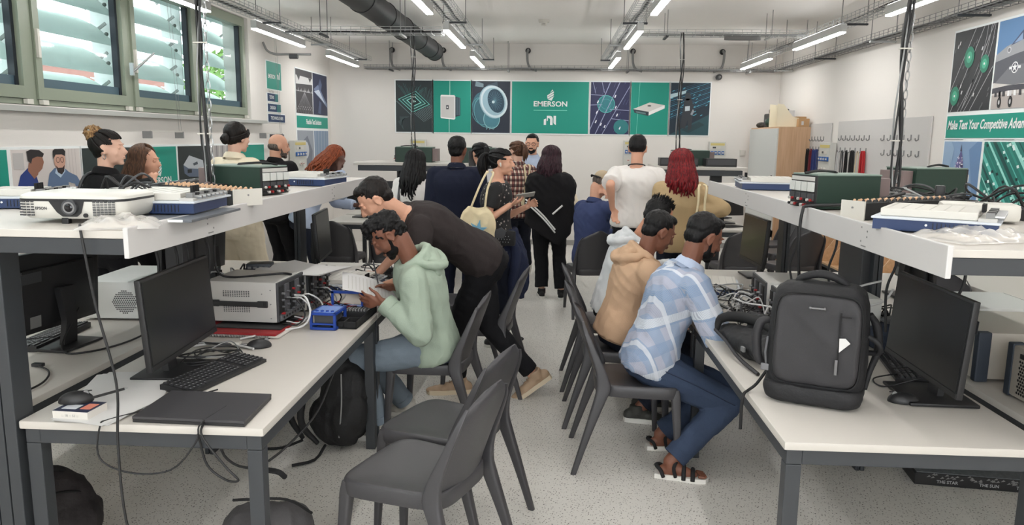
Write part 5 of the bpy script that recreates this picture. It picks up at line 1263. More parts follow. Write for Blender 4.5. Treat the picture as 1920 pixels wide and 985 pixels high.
b = B(); b.box((.035, .0, .0295), (.035, .05, .0008)); b.box((-.02, -.01, .0295), (.05, .04, .0008), m=1); b.out('cover_picture', [mat('cover_orange', (214, 132, 112), .5), mat('cover_pale', (196, 200, 206), .5)], t)
text(t, '::: 18 ::: 52 :::', (0, -.0508, .014), .012, GREY2, name='side_print')
t = thing('pen', 'black pen lying across the boxed booklet', 'pen', (-1.525, 2.44, Z + .045), math.radians(60)); b = B(); b.cyl((-.07, 0, 0), (.055, 0, 0), .0048, n=8); b.out('barrel', BLACK, t); b = B(); b.cyl((.055, 0, 0), (.07, 0, 0), .0048, .0008, 8); b.out('tip', SILVER, t)
# grey instrument cases
def chassis(lab, loc, rz, w_=.36, d_=.33, h_=.20, front='+x', handle=True, fan=False, tone=GREY, cables=True):
    """front panel on +x, carrying handle on -y side"""
    t = thing('instrument_case', lab, 'instrument case', loc, math.radians(rz), 'grey instrument cases')
    b = B(); b.box((0, 0, h_/2 + .008), (w_, d_, h_), bev=.008); b.out('case', tone, t, smooth=40)
    b = B()
    for sx in (-1, 1):
        for sy in (-1, 1): b.cyl((sx*(w_/2 - .04), sy*(d_/2 - .04), 0), (sx*(w_/2 - .04), sy*(d_/2 - .04), .012), .012, n=10)
    b.out('rubber_feet', BLACK, t)
    b = B(); x = w_/2 + .003; b.box((x, 0, h_/2 + .008), (.012, d_ - .004, h_ - .006), bev=.003); f = b.out('front_panel', DGREY, t)
    b = B()
    for k in range(5):
        yy = -d_/2 + .035 + k * (d_ - .07)/4; b.box((x + .008, yy, h_/2 + .02), (.008, (d_ - .1)/5, h_*.66), bev=.001, m=k % 2)
        for j in range(4): b.cyl((x + .008, yy, .05 + j*.033), (x + .026, yy, .05 + j*.033), .006, n=8, m=2 if (j + k) % 5 == 0 else (3 if (j + k) % 3 == 0 else 1))
    b.out('module_row', [BLACKM, mat('panel_grey', (88, 88, 92), .5), RED, SILVER], f)
    b = B(); b.box((x + .01, 0, .030), (.012, d_ - .03, .030), bev=.002)
    for k in range(8): b.box((x + .017, -d_/2 + .04 + k*.035, .030), (.004, .012, .010), m=1)
    b.out('connector_strip', [mat('strip_grey', (100, 102, 106), .4), BLACK], f)
    if handle:
        b = B(); b.box((-.01, -d_/2 - .012, h_*.50), (w_*.72, .010, .024), bev=.003); b.box((-.01 - w_*.34, -d_/2 - .006, h_*.5), (.05, .014, .032), bev=.003); b.box((-.01 + w_*.34, -d_/2 - .006, h_*.5), (.05, .014, .032), bev=.003); b.out('carry_handle', BLACK, t)
        b = B()
        for zz in (.68, .30):
            for i in range(12):
                for j in range(4): b.box((-.085 + i*.0115 , -d_/2 - .0005, h_*zz + j*.008), (.006, .002, .0045))
        v = b.out('vent_holes', DGREY, t); v['kind'] = 'stuff'
    if fan:
        b = B()
        for i in range(-6, 7):
            for j in range(-6, 7):
                if i*i + j*j < 40: b.box((-w_*.08 + i*.010 + (j % 2)*.005, -d_/2 - .0005, h_*.5 + j*.0095), (.0062, .002, .0062))
        v = b.out('fan_grille', DGREY, t); v['kind'] = 'stuff'
    b = B()
    for (u, vv) in ((.42, .85), (.42, .5), (.42, .15), (.30, .75), (-.42, .8)): b.cyl((u*w_, -d_/2 + .001, vv*h_), (u*w_, -d_/2 - .003, vv*h_), .003, n=8)
    b.out('screws', GREY2, t)
    if cables:
        b = B()
        for k in range(4):
            y0 = -d_/2 + .05 + k*.05; b.tube([(x + .02, y0, .12 - .01*k), (x + .09, y0 - .02, .12), (x + .13, y0 - .03 + .03*k, .05), (x + .10, y0 - .06, .006), (x + .02, y0 - .04, .004)], .004, 6, smooth=4, m=k % 2)
        b.out('front_cable', [CABLE, WCABLE], t, smooth=60)
    return t
chassis('light grey instrument case with black carry handle on the left desk', (-1.49, 3.68, Z + .028), -3)
chassis('grey instrument case behind the one with the handle, sheets on top', (-1.475, 4.07, Z), -2, handle=False)
chassis('light grey case with a round fan grille, under the left shelf', (-2.12, 3.88, Z), 3, .50, .50, .19, handle=False, fan=True, cables=False, tone=mat('pale_case', (208, 209, 206), .45))
chassis('light grey instrument case on the right desk facing the aisle', (1.31, 4.02, Z), 177, .38, .32, .215, handle=False)
chassis('second grey instrument case on the right desk, next to the first', (1.33, 3.66, Z), 179, .42, .30, .215, handle=False, cables=False, tone=MATS['pale_case'])
chassis('pale case farther under the right shelf, behind the monitor', (2.02, 3.62, Z), 0, .46, .40, .20, handle=False, cables=False, tone=MATS['pale_case'])
# folders under the first case
t = thing('ring_binder', 'red and white folders squeezed under the grey case with the handle', 'folder', (-1.46, 3.55, Z), math.radians(-3))
b = B(); b.box((0, .0, .005), (.42, .36, .009), bev=.002); b.out('lower_folder', WEDGE, t)
b = B(); b.box((-.01, .0, .0155), (.41, .36, .012), bev=.003); d = b.out('upper_folder', RED, t); d['label'] = 'red cover'
b = B(); b.box((.02, .03, .0245), (.34, .28, .006), bev=.002); b.out('booklet', BLACK, t)
b = B()
for k in range(26): b.box((-.19 + k*.014, -.185, .006), (.006, .012, .010))
b.out('spiral_binding', SILVER, t)
t = thing('cable_bundle', 'bundle of white and black leads coiled in front of the red folder', 'cable', (-1.42, 3.20, Z))
for k in range(4):
    b = B(); b.tube([(-.16, -.02 + .02*k, .006), (-.05, .03 - .02*k, .010 + .004*k), (.06, -.01 + .01*k, .008), (.12, .03*k - .04, .006)], .0055, 6, smooth=4); b.out('lead', WCABLE if k % 2 == 0 else CABLE, t, smooth=60)
b = B(); b.box((.02, 0, .02), (.05, .03, .012), bev=.003); b.out('cable_clip', OFFW, t)
# sheets on the second case, router
sheet('fan of white sheets lying on top of the rear grey case', (-1.34, 4.00, Z + .212), -20, .42, .30, 4, curl=.012)
t = thing('network_box', 'small dark box with ports on the rear grey case', 'router', (-1.60, 4.03, Z + .208), math.radians(8))
b = B(); b.box((0, 0, .018), (.13, .10, .034), bev=.006); b.out('casing', mat('blue_black', (44, 50, 58), .4), t, smooth=40); b = B()
for k in range(4): b.box((-.045 + .03*k, -.0505, .014), (.018, .002, .012))
b.out('port', GREY2, t)
t = thing('cable_bundle', 'black lead draped across the top of the grey case with the handle', 'cable', (0, 0, 0))
b = B(); b.tube([(-1.66, 3.66, 1.33), (-1.655, 3.60, 1.10), (-1.62, 3.56, 1.01), (-1.56, 3.60, .983), (-1.44, 3.68, .984), (-1.36, 3.72, .985), (-1.31, 3.70, .985)], .006, 6, smooth=5); b.out('lead', CABLE, t, smooth=60)
# blue frames and black tray on the left desk
def blue_frame(lab, loc, rz, w_=.13, d_=.17, h_=.085):
    t = thing('test_fixture', lab, 'equipment frame', loc, math.radians(rz), 'blue plastic frames'); r = .012
    b = B()
    for sy in (-1, 1):
        y = sy*(d_/2 - r/2)
        b.box((0, y, r/2), (w_, r, r)); b.box((0, y, h_ - r/2), (w_, r, r)); b.box((-w_/2 + r/2, y, h_/2), (r, r, h_)); b.box((w_/2 - r/2, y, h_/2), (r, r, h_)); b.box((0, y, .028), (w_, r*.6, r*.7)); b.out('side_frame', BLUE, t); b = B()
    for sx in (-1, 1): b.box((sx*(w_/2 - r/2), 0, r/2), (r, d_, r)); b.box((sx*(w_/2 - r/2), 0, h_ - r/2), (r, d_, r)); b.out('cross_bar', BLUE, t); b = B()
    b = B(); b.box((0, 0, h_ - .004), (w_ - .02, d_ - .02, .008)); [b.cyl((-w_*.3 + k*w_*.2, -d_*.3, h_), (-w_*.3 + k*w_*.2, -d_*.3, h_ + .006), .008, n=8, m=1) for k in range(4)]; b.out('top_plate', [mat('pale_blue_plate', (120, 150, 214), .4), BLUE], t)
    b = B(); b.box((0, 0, .05), (w_ - .035, d_ - .03, .04), bev=.003); b.out('inner_block', DGREY, t)
    return t
blue_frame('bright blue plastic frame standing by the black tray, left desk', (-1.10, 3.62, Z), -3)
t = thing('test_fixture', 'open blue upright frame at the back of the black tray', 'equipment frame', (-1.08, 3.90, Z + .03), 0, 'blue plastic frames')
b = B(); b.box((0, 0, .085), (.17, .012, .014)); b.box((-.08, 0, .045), (.012, .012, .09)); b.box((.08, 0, .045), (.012, .012, .09)); b.out('frame', BLUE, t)
b = B(); b.box((0, 0, .008), (.16, .03, .014)); b.out('foot_bar', mat('pale_blue_plate', (0, 0, 0)), t)
t = thing('parts_tray', 'black compartment tray beside the blue frame on the left desk', 'tray', (-1.005, 3.76, Z), math.radians(-2))
b = B(); b.box((0, 0, .004), (.13, .38, .008))
for x in (-.062, .062): b.box((x, 0, .018), (.006, .38, .034))
for y in (-.187, -.09, .0, .187): b.box((0, y, .018), (.13, .006, .034))
b.box((0, -.14, .018), (.006, .10, .03)); b.out('tray', BLACKM, t)
b = B(); b.box((0, .10, .035), (.115, .17, .012))
for k in range(7): b.box((-.045 + .015*k, .04, .046), (.007, .05, .012), m=1)
b.out('slotted_insert', [BLACK, GREY2], t)
t = thing('lead_tangle', 'tangle of red and black test leads on the black tray', 'test leads', (-1.14, 3.86, Z + .0))
for k in range(9):
    b = B(); pts = [(random.uniform(-.09, .12), random.uniform(-.10, .14), random.uniform(.012, .06)) for _ in range(5)]; b.tube(pts, .0032, 5, smooth=4); b.out('lead', MATS['red_leads'] if k % 3 == 0 else CABLE, t, smooth=60)
# instrument boards (white top on a navy base)
def board(lab, loc, rz, w_=.33, d_=.34, cat='instrument board'):
    """front (navy slab) on -y, terminal block on +x"""
    t = thing('instrument_board', lab, cat, loc, math.radians(rz), 'white and navy instrument boards')
    b = B(); b.prism([(-w_/2, -d_/2), (w_/2, -d_/2), (w_/2 - .01, d_/2), (-w_/2 + .01, d_/2)], (0, 0, .004), (1, 0, 0), (0, 1, 0), (0, 0, .036)); b.box((0, 0, .002), (w_ - .06, d_ - .06, .008)); b.out('base', NAVYB, t)
    b = B()
    for k in range(9): b.box((.0 + .012*k, -d_/2 - .001, .022), (.002, .003, .024))
    b.cyl((-.02, -d_/2 - .002, .026), (-.02, -d_/2, .026), .004, n=8, m=1); b.out('front_vents', [BLACK, WPRINT], t)
    b = B(); b.box((0, 0, .043), (w_ + .012, d_ + .012, .007), bev=.002); b.out('rim', mat('pale_rim', (200, 206, 214), .4), t)
    b = B(); b.box((-.022, .01, .060), (w_ - .075, d_ - .05, .026), bev=.003)
    b.out('breadboard', OFFW, t)
    b = B()
    for k in range(6): b.box((-w_/2 + .035 + k*.042, .01, .0738), (.004, d_ - .075, .0006))
    b.out('breadboard_groove', mat('groove', (196, 194, 188), .6), t)
    b = B(); b.box((w_/2 - .032, -.0, .050), (.052, d_ - .03, .014), bev=.002, m=0)
    for k in range(7): b.box((w_/2 - .026, -d_/2 + .04 + k*.040, .064), (.024, .024, .020), m=1 if k % 2 else 2); b.cyl((w_/2 - .014, -d_/2 + .05 + k*.040, .06), (w_/2 + .012, -d_/2 + .05 + k*.040, .06), .007, n=8, m=3)
    for k in range(4): b.cyl((w_/2 - .05, -.06 + .018*k, .07), (w_/2 - .05, -.06 + .018*k, .096), .006, n=8, m=1)
    b.out('terminal_block', [GREY, BLACKM, GREY2, SILVER], t)
    return t
SZ = 1.386
board('white and navy instrument board on the left shelf beside the projector', (-1.42, 2.76, SZ + .012), 3, .30, .34)
board('instrument board at the far end of the left shelf', (-1.47, 4.55, SZ), -8, .34, .34)
board('instrument board at the far end of the right shelf', (1.33, 4.80, SZ), 172, .34, .34)
board('instrument board near the front of the right shelf, by the plastic bag', (1.33, 2.66, SZ + .002), -32, .36, .34)
board('instrument board on the left desk behind the hands of the reader', (-1.24, 4.60, Z), -6, .32, .38)
board('instrument board on the right desk behind the checked shirt', (1.02, 4.75, Z), 170, .32, .34)
board('partly hidden instrument board behind the projector, left picture edge', (-2.12, 2.92, SZ), 12, .26, .24)
t = thing('flat_case', 'flat grey and black case lying under the board by the projector', 'case', (-1.36, 2.70, SZ), math.radians(2)); b = B(); b.box((.0, -.03, .006), (.30, .44, .010), bev=.002); b.out('lid', mat('blue_grey', (96, 100, 106), .4), t); b = B(); b.box((.09, -.252, .006), (.06, .004, .008)); b.out('label_strip', WPRINT, t)
t = thing('white_case', 'rounded white plastic case behind the board on the left shelf', 'case', (-1.72, 3.28, SZ), math.radians(8)); b = B(); b.box((0, 0, .03), (.26, .16, .055), bev=.014); b.out('shell', OFFW, t, smooth=50); b = B(); b.box((0, -.02, .0585), (.03, .012, .002)); b.out('latch', GREY2, t)
t = thing('white_case', 'white plastic case behind the board on the right shelf', 'case', (1.62, 2.96, SZ), math.radians(-20)); b = B(); b.box((0, 0, .04), (.26, .13, .065), bev=.016); b.out('shell', OFFW, t, smooth=50); b = B(); b.box((0, -.02, .0735), (.03, .012, .002)); b.out('latch', GREY2, t)
# green power supplies
GREENB = mat('dark_green_case', (24, 50, 40), .45, var=.04); PINKG = mat('rosy_grey', (118, 103, 101), .5)
def supply(lab, loc, rz, w_=.42, d_=.25, h_=.17, knobs=True):
    """front with four displays on +x"""
    t = thing('power_supply', lab, 'power supply', loc, math.radians(rz), 'dark green power supplies')
    b = B(); b.box((0, 0, h_/2 + .004), (w_, d_, h_), bev=.003); b.out('case', GREENB, t)
    b = B(); b.box((0, 0, h_ + .006), (w_ + .004, d_ + .004, .006)); b.out('top_plate', mat('pale_green_plate', (122, 140, 130), .5), t)
    x = w_/2 + .004; b = B(); b.box((x, 0, h_/2 + .004), (.010, d_, h_ - .004)); b.box((x + .006, 0, h_ - .012), (.003, d_*.94, .018), m=1); f = b.out('front_panel', [BLACK, GREY], t)
    b = B()
    for k in range(4): b.box((x + .010, -d_/2 + d_*(.125 + .25*k), h_*.68), (.012, d_*.20, h_*.28), bev=.001)
    b.out('display', mat('display_pale', (204, 206, 202), .4), f)
    b = B()
    for k in range(4): b.box((x + .009, -d_/2 + d_*(.125 + .25*k), h_*.38), (.010, d_*.21, h_*.22), bev=.001)
    b.out('display_dark', DGREY, f)
    b = B()
    for k in range(8):
        for j in range(2): b.cyl((x, -d_/2 + d_*(.06 + .125*k), .018 + .024*j), (x + .022, -d_/2 + d_*(.06 + .125*k), .018 + .024*j), .006, n=8, m=(k + j) % 3)
    b.out('terminals', [BLACKM, GREY, RED], f)
    b = B(); b.box((-w_/2 - .03, .0, h_/2 + .002), (.06, d_*.8, h_*.86), bev=.003); b.out('rear_box', PINKG, t)
    b = B(); b.tube([(-.02, -.03, h_ + .01), (.0, -.03, h_ + .016), (.10, .02, h_ + .022), (.17, .03, h_ + .012)], .006, 6, smooth=5); b.out('top_lead', CABLE, t, smooth=60)
    return t
supply('dark green power supply with four displays on the left shelf', (-1.545, 3.76, SZ), -18, .34, .20, .135)
supply('dark green power supply on the right shelf, front towards the aisle', (1.27, 3.47, SZ), 192, .30, .20, .145)
supply('dark green power supply at the back of the right shelf, seen from behind', (2.10, 4.40, SZ), 15, .32, .24, .15)
supply('dark green power supply on the far left shelf, leftmost', (-1.60, 8.85, SZ), 180, .42, .25, .17)
supply('dark green power supply on the far left shelf behind the suit jacket', (-.88, 8.90, SZ), 0, .42, .25, .17)
supply('dark power supply on the far right shelf behind the red hair', (1.60, 9.0, SZ), 180, .40, .25, .17)
for (x, y, lab) in ((1.30, 8.75, 'small black instrument on the far right shelf, left of the red hair'), (1.88, 8.70, 'long black instrument on the far right shelf, right of the red hair'), (1.52, 8.62, 'low black box at the front of the far right shelf')):
    t = thing('black_instrument', lab, 'instrument', (x, y, SZ + .003), 0, 'black instruments on the far right shelf'); L = .34 if 'long' in lab else .18
    b = B(); b.box((0, 0, .045), (L, .2, .09), bev=.004); b.out('case', BLACK, t); b = B(); b.box((0, -.101, .05), (L*.9, .003, .06)); b.out('front_panel', DGREY, t)
# connector racks
COPPER = mat('copper_tint', (206, 166, 130), .4)
def rack(lab, loc, rz, L=.66, w_=.12, h_=.075, tone=0):
    """end plate on +x"""
    t = thing('connector_rack', lab, 'connector rack', loc, math.radians(rz), 'long connector racks on the shelves')
    b = B(); b.box((0, 0, h_/2), (L, w_, h_), bev=.002); b.out('body', BLACKM, t)
    b = B(); b.box((L/2 + .003, 0, h_/2 + .003), (.006, w_ + .006, h_ + .008)); b.cyl((L/2 + .005, 0, h_*.7), (L/2 + .009, 0, h_*.7), .004, n=8, m=1); b.out('end_plate', [OFFW, GREY2], t)
    for side in (0, 1):
        b = B()
        for i in range(15):
            for j in range(2):
                x = -L/2 + .04 + i*(L - .08)/14; y = -w_/2 + .02 + (side*2 + j)*(w_ - .04)/3; b.cyl((x, y, h_), (x, y, h_ + .005), .007, .006, n=8); b.ell((x, y, h_ + .005), .006, nu=8, nv=4)
        o = b.out('connector_knobs', COPPER if (side and not tone) or (tone and not side) else (COPPER if not tone else BLACK), t, smooth=60); o['kind'] = 'stuff'
    return t
rack('long black rack with copper knobs on the left shelf', (-1.535, 3.30, SZ), -35, .62, .13, .062)
rack('long black rack with cream end plate on the right shelf', (1.42, 3.12, SZ), 210, .60, .10, .065, tone=1)
# projector
t = thing('projector', 'white projector with a dark lens at the left end of the shelf', 'projector', (-1.575, 2.50, SZ + .016), math.radians(3))
PW = mat('projector_white', (210, 208, 201), .35); b = B(); w_, d_, h_ = .355, .26, .058
def rr(w_, d_, z, r=.05, n=6, bulge=.012):
    o = []
    for cx, cy, a0 in ((w_/2 - r, d_/2 - r, 0), (-w_/2 + r, d_/2 - r, PI/2), (-w_/2 + r, -d_/2 + r, PI), (w_/2 - r, -d_/2 + r, 3*PI/2)):
        for i in range(n + 1): a = a0 + PI/2*i/n; o.append(V((cx + r*math.cos(a), cy + r*math.sin(a), z)))
    return o
b.loft([rr(w_*.90, d_*.90, 0), rr(w_*.97, d_*.97, .012), rr(w_, d_, .035), rr(w_, d_, h_)]); b.out('lower_shell', PW, t, smooth=40)
b = B(); b.loft([rr(w_ + .001, d_ + .001, h_ - .001), rr(w_ + .001, d_ + .001, h_ + .007)]); b.out('black_band', BLACK, t, smooth=40)
b = B(); b.loft([rr(w_, d_, h_ + .007), rr(w_*.99, d_*.99, h_ + .016), rr(w_*.90, d_*.88, h_ + .024), rr(w_*.5, d_*.5, h_ + .027)]); b.out('top_cover', PW, t, smooth=40)
b = B(); y = -d_/2; b.prism([(-.062, .060), (.054, .060), (.042, .020), (.028, .008), (-.018, .008), (-.036, .022)], (0, y - .001, 0), (1, 0, 0), (0, 0, 1), (0, -.003, 0)); b.out('lens_recess', BLACK, t)
b = B(); b.cyl((.008, y + .01, .038), (.008, y - .012, .038), .027, .025, 24); b.cyl((.008, y - .012, .038), (.008, y - .013, .038), .019, .019, 24, m=1); b.out('lens_ring', [DGREY, GREY2], t, smooth=40)
b = B(); b.ell((.008, y - .010, .038), (.0165, .006, .0165)); b.out('lens', mat('lens_glass', (14, 12, 18), .05), t, smooth=90)
b = B()
for r in range(10):
    for c in range(6): b.box((.085 + c*.0125, y - .001, .012 + r*.0054), (.0095, .003, .0026))
v = b.out('right_vents', DGREY, t); v['kind'] = 'stuff'
b = B()
for r in range(6):
    for c in range(4): b.box((-.156 + c*.0135, y - .001 + (.006 if c == 0 else 0), .012 + r*.0088), (.009, .004, .0045))
b.out('left_vents', DGREY, t)
text(t, 'EPSON', (-.088, y - .0015, .034), .0125, DGREY, bold=.03, name='brand_lettering')
b = B(); b.cyl((.055, y + .003, .012), (.055, y - .003, .012), .007, n=14); b.out('infrared_window', BLACK, t)
b = B(); b.box((-.02, y + .02, -.011), (.022, .022, .028), bev=.003); b.out('foot', BLACK, t); b = B(); b.cyl((.15, .09, -.022), (.15, .09, 0), .010, n=10); b.out('foot', BLACK, t); b = B(); b.cyl((-.15, .09, -.022), (-.15, .09, 0), .010, n=10); b.out('foot', BLACK, t)
# plastic bags
PB = bpy.data.materials.new('clear_plastic'); PB.use_nodes = True; _n = PB.node_tree; _b = _n.nodes['Principled BSDF']; _b.inputs['Base Color'].default_value = (.85, .83, .80, 1); _b.inputs['Roughness'].default_value = .15; _b.inputs['Alpha'].default_value = .45
def plastic_bag(lab, loc, rz, w_, d_, h_):
    t = thing('plastic_bag', lab, 'plastic bag', loc, math.radians(rz)); b = B(); nx, ny = 22, 16; vs = []
    for j in range(ny + 1):
        for i in range(nx + 1):
            u, v = i/nx*2 - 1, j/ny*2 - 1; e = (1 - u**4)*(1 - v**4); q = V((u*w_/2, v*d_/2, 0)); z = h_*e*(.6 + .5*noise.noise(q*28)) + .002; vs.append((q.x + .01*noise.noise(q*20 + V((5, 0, 0))), q.y + .01*noise.noise(q*20), max(.001, z)))
    fs = [(j*(nx+1) + i, j*(nx+1) + i + 1, (j+1)*(nx+1) + i + 1, (j+1)*(nx+1) + i) for j in range(ny) for i in range(nx)]; b.faces(vs, fs); b.out('film', PB, t, smooth=40)
    b = B(); b.box((0, 0, .006), (w_*.7, d_*.6, .008), bev=.002); b.out('contents', mat('bag_contents', (206, 196, 184), .6), t); return t
plastic_bag('clear plastic bag with papers under the projector edge', (-1.375, 2.335, SZ), 22, .24, .22, .045)
plastic_bag('clear plastic bag lying on the near end of the right shelf', (1.33, 2.42, SZ), 20, .36, .24, .045)
# power pieces on shelves
def adapter(lab, loc, rz, s=(.10, .05, .05)):
    t = thing('power_adapter', lab, 'power adapter', loc, math.radians(rz), 'black power adapters'); b = B(); b.box((0, 0, s[2]/2), s, bev=.006); b.out('brick', BLACK, t, smooth=40); b = B(); b.tube([(s[0]/2, 0, s[2]/2), (s[0]/2 + .05, .01, .02), (s[0]/2 + .12, -.02, .006)], .004, 6, smooth=4); b.out('lead', CABLE, t, smooth=60); return t
adapter('black power adapter on the left shelf in front of the dark panel', (-1.90, 3.62, SZ), 5, (.11, .07, .055)); adapter('upright black adapter on the right shelf near the wall posters', (1.80, 3.62, SZ), 70, (.05, .04, .10))
adapter('black adapter at the front of the right strip of sockets', (1.86, 2.98, SZ + .0), 90, (.10, .06, .04))
def strip(lab, loc, rz, L=.9):
    t = thing('power_strip', lab, 'power strip', loc, math.radians(rz), 'black power strips'); b = B(); b.box((0, 0, .022), (L, .055, .044), bev=.004); b.out('body', BLACK, t); 
    for k in range(int(L/.1)): b = B(); b.box((-L/2 + .08 + k*.1, 0, .046), (.05, .04, .006), bev=.002); b.out('socket', DGREY, t)
    b = B(); b.box((L/2 - .06, -.0285, .022), (.08, .002, .026)); b.out('rating_label', WPRINT, t); return t
strip('long black power strip along the far side of the right shelf', (1.84, 3.30, SZ), -88, .8); strip('black power strip along the middle of the left shelf', (-1.98, 3.95, SZ), 90, .7)
def tangle(lab, cx, cy, cz, rx, ry, rz_, n, mats_, r=.005, sd=1):
    rn = random.Random(sd); t = thing('cable_tangle', lab, 'cables', (cx, cy, cz))
    for k in range(n):
        a = rn.uniform(0, 6.28); pts = []
        for j in range(6): a += rn.uniform(.5, 1.3); q = rn.uniform(.35, 1); pts.append((rx*q*math.cos(a), ry*q*math.sin(a), r + rz_*rn.random()*(1 if 0 < j < 5 else .1)))
        b = B(); b.tube(pts, r*rn.uniform(.7, 1.1), 6, smooth=5); b.out('lead', mats_[k % len(mats_)], t, smooth=60)
tangle('tangle of dark cables on the left shelf below the cable drop', -1.78, 3.62, SZ, .20, .16, .06, 9, [CABLE, GCABLE, CABLE, PINKG], sd=2)
tangle('tangle of black and grey cables on the right shelf by the cable drop', 1.70, 3.55, SZ, .20, .22, .09, 12, [CABLE, GCABLE, CABLE, DGREY], sd=5)
tangle('looping black cables behind the projector on the left shelf', -1.72, 3.02, SZ, .20, .12, .13, 5, [CABLE, DGREY], sd=9)
tangle('looping black cables at the near right end of the shelf', 1.93, 3.30, SZ, .16, .22, .12, 7, [CABLE], sd=12)
tangle('black and white cables hanging over the right desk instruments', 1.05, 3.80, Z, .16, .18, .14, 10, [CABLE, WCABLE, DGREY], .004, sd=21)
tangle('thin cables spread on the left desk by the big monitor foot', -1.42, 3.02, Z, .13, .16, .03, 8, [CABLE, CABLE, GCABLE], .0035, sd=31)
tangle('cables piled under the right shelf beside the post', 1.62, 3.80, Z, .16, .22, .14, 12, [CABLE, DGREY, GCABLE], .005, sd=41)
tangle('white and black wires lying on the right desk by the folded arms', 1.02, 4.30, Z, .18, .22, .10, 12, [CABLE, WCABLE, GCABLE], .004, sd=51)
tangle('black wires on the left desk around the small dark device', -1.12, 4.92, Z, .18, .16, .10, 10, [CABLE, DGREY], .004, sd=61)
tangle('cables behind the left post hanging at desk height', -1.76, 3.92, Z, .08, .3, .25, 10, [CABLE, GCABLE], .005, sd=71)
t = thing('small_device', 'small black device with fins on the left desk near the sheet', 'device', (-1.07, 4.98, Z), .3); b = B(); b.box((0, 0, .03), (.12, .08, .06), bev=.004); b.out('case', BLACK, t); b = B()
for k in range(5): b.box((-.04 + .02*k, 0, .066), (.005, .07, .014))
b.out('fins', DGREY, t)
t = thing('blue_grey_pouch', 'dark blue bag lying under the right shelf by the post', 'bag', (1.60, 3.46, Z), math.radians(10)); b = B()
for q in ((0, 0, .06, .16, .10, .07), (.06, .02, .10, .09, .08, .05), (-.07, .0, .05, .08, .1, .05)): b.ell(q[:3], q[3:])
me = remesh(b, .010, 2, 'm'); wrinkle(me, .008, 14); meshobj(me, 'body', ccloth('slate_cloth', (40, 46, 58)), t); b = B(); b.box((0, -.02, .14), (.18, .06, .02), bev=.006); b.out('flap', DGREY, t)
# perforated cases at the right edge
def perf_case(lab, loc, rz):
    t = thing('perforated_case', lab, 'instrument case', loc, math.radians(rz), 'beige perforated cases'); w_, d_, h_ = .42, .42, .19; BG = mat('beige_case', (188, 182, 172), .5)
    b = B(); b.box((0, 0, h_/2 + .01), (w_, d_, h_), bev=.006); b.out('case', BG, t, smooth=40)
    b = B()
    for i in range(15):
        for j in range(11): b.cyl((-w_/2 + .055 + i*.0135 + (j % 2)*.00675, -d_/2 - .0008, .030 + j*.0118), (-w_/2 + .055 + i*.0135 + (j % 2)*.00675, -d_/2 + .002, .030 + j*.0118), .0052, n=6)
    o = b.out('perforations', BLACKM, t); o['kind'] = 'stuff'
    b = B(); b.box((-w_/2 - .005, -d_/2 + .02, h_/2 + .01), (.035, .05, h_ + .012), bev=.006); b.out('corner_guard', mat('slate_rubber', (48, 56, 68), .6), t); b = B(); b.box((w_/2 + .005, -d_/2 + .02, h_/2 + .01), (.035, .05, h_ + .012), bev=.006); b.out('corner_guard', mat('slate_rubber', (48, 56, 68), .6), t)
    b = B()
    for k in range(4): b.box((-.14 + .05*k, -d_/2 - .002, h_ - .02), (.03, .004, .018), bev=.001, m=k % 2)
    b.out('rear_port', [BLACK, GREY2], t)
    b = B(); [b.cyl((sx*.17, sy*.17, 0), (sx*.17, sy*.17, .014), .012, n=8) for sx in (-1, 1) for sy in (-1, 1)]; b.out('rubber_feet', BLACK, t)
perf_case('beige case with perforated back on the right edge desk, nearer one', (1.94, 2.62, Z), -90); perf_case('beige case with perforated back on the right edge desk, farther one', (1.91, 3.20, Z), -92)
t = thing('test_fixture', 'blue frame standing behind the beige cases on the right edge desk', 'equipment frame', (2.08, 4.05, Z + .0), 0, 'blue plastic frames'); b = B(); b.box((0, 0, .008), (.30, .18, .016)); b.box((-.14, 0, .10), (.014, .014, .19)); b.box((-.04, 0, .10), (.014, .014, .19)); b.box((-.09, 0, .19), (.11, .014, .016)); b.out('frame', BLUE, t); b = B(); b.box((.05, 0, .03), (.12, .1, .03), bev=.003); b.out('inner_block', BLACK, t)
for (x, y, lab) in ((1.75, 8.85, 'small blue frame on the far right desk'), (-1.45, 9.35, 'small blue frame on the rear far left desk')):
    blue_frame(lab, (x, y, Z), 10, .16, .14, .12)
t = thing('tablet', 'black tablet lying on the far right desk', 'tablet', (1.98, 8.42, Z), .5); b = B(); b.box((0, 0, .005), (.26, .18, .009), bev=.003); b.out('casing', BLACK, t); b = B(); b.box((0, 0, .0100), (.235, .155, .001)); b.out('screen', SCREEN, t)
t = thing('phone', 'dark phone lying on the far left desk', 'phone', (-1.68, 8.55, Z), .2); b = B(); b.box((0, 0, .005), (.15, .075, .009), bev=.003); b.out('casing', BLACK, t); b = B(); b.box((0, 0, .0100), (.135, .065, .001)); b.out('screen', SCREEN, t)
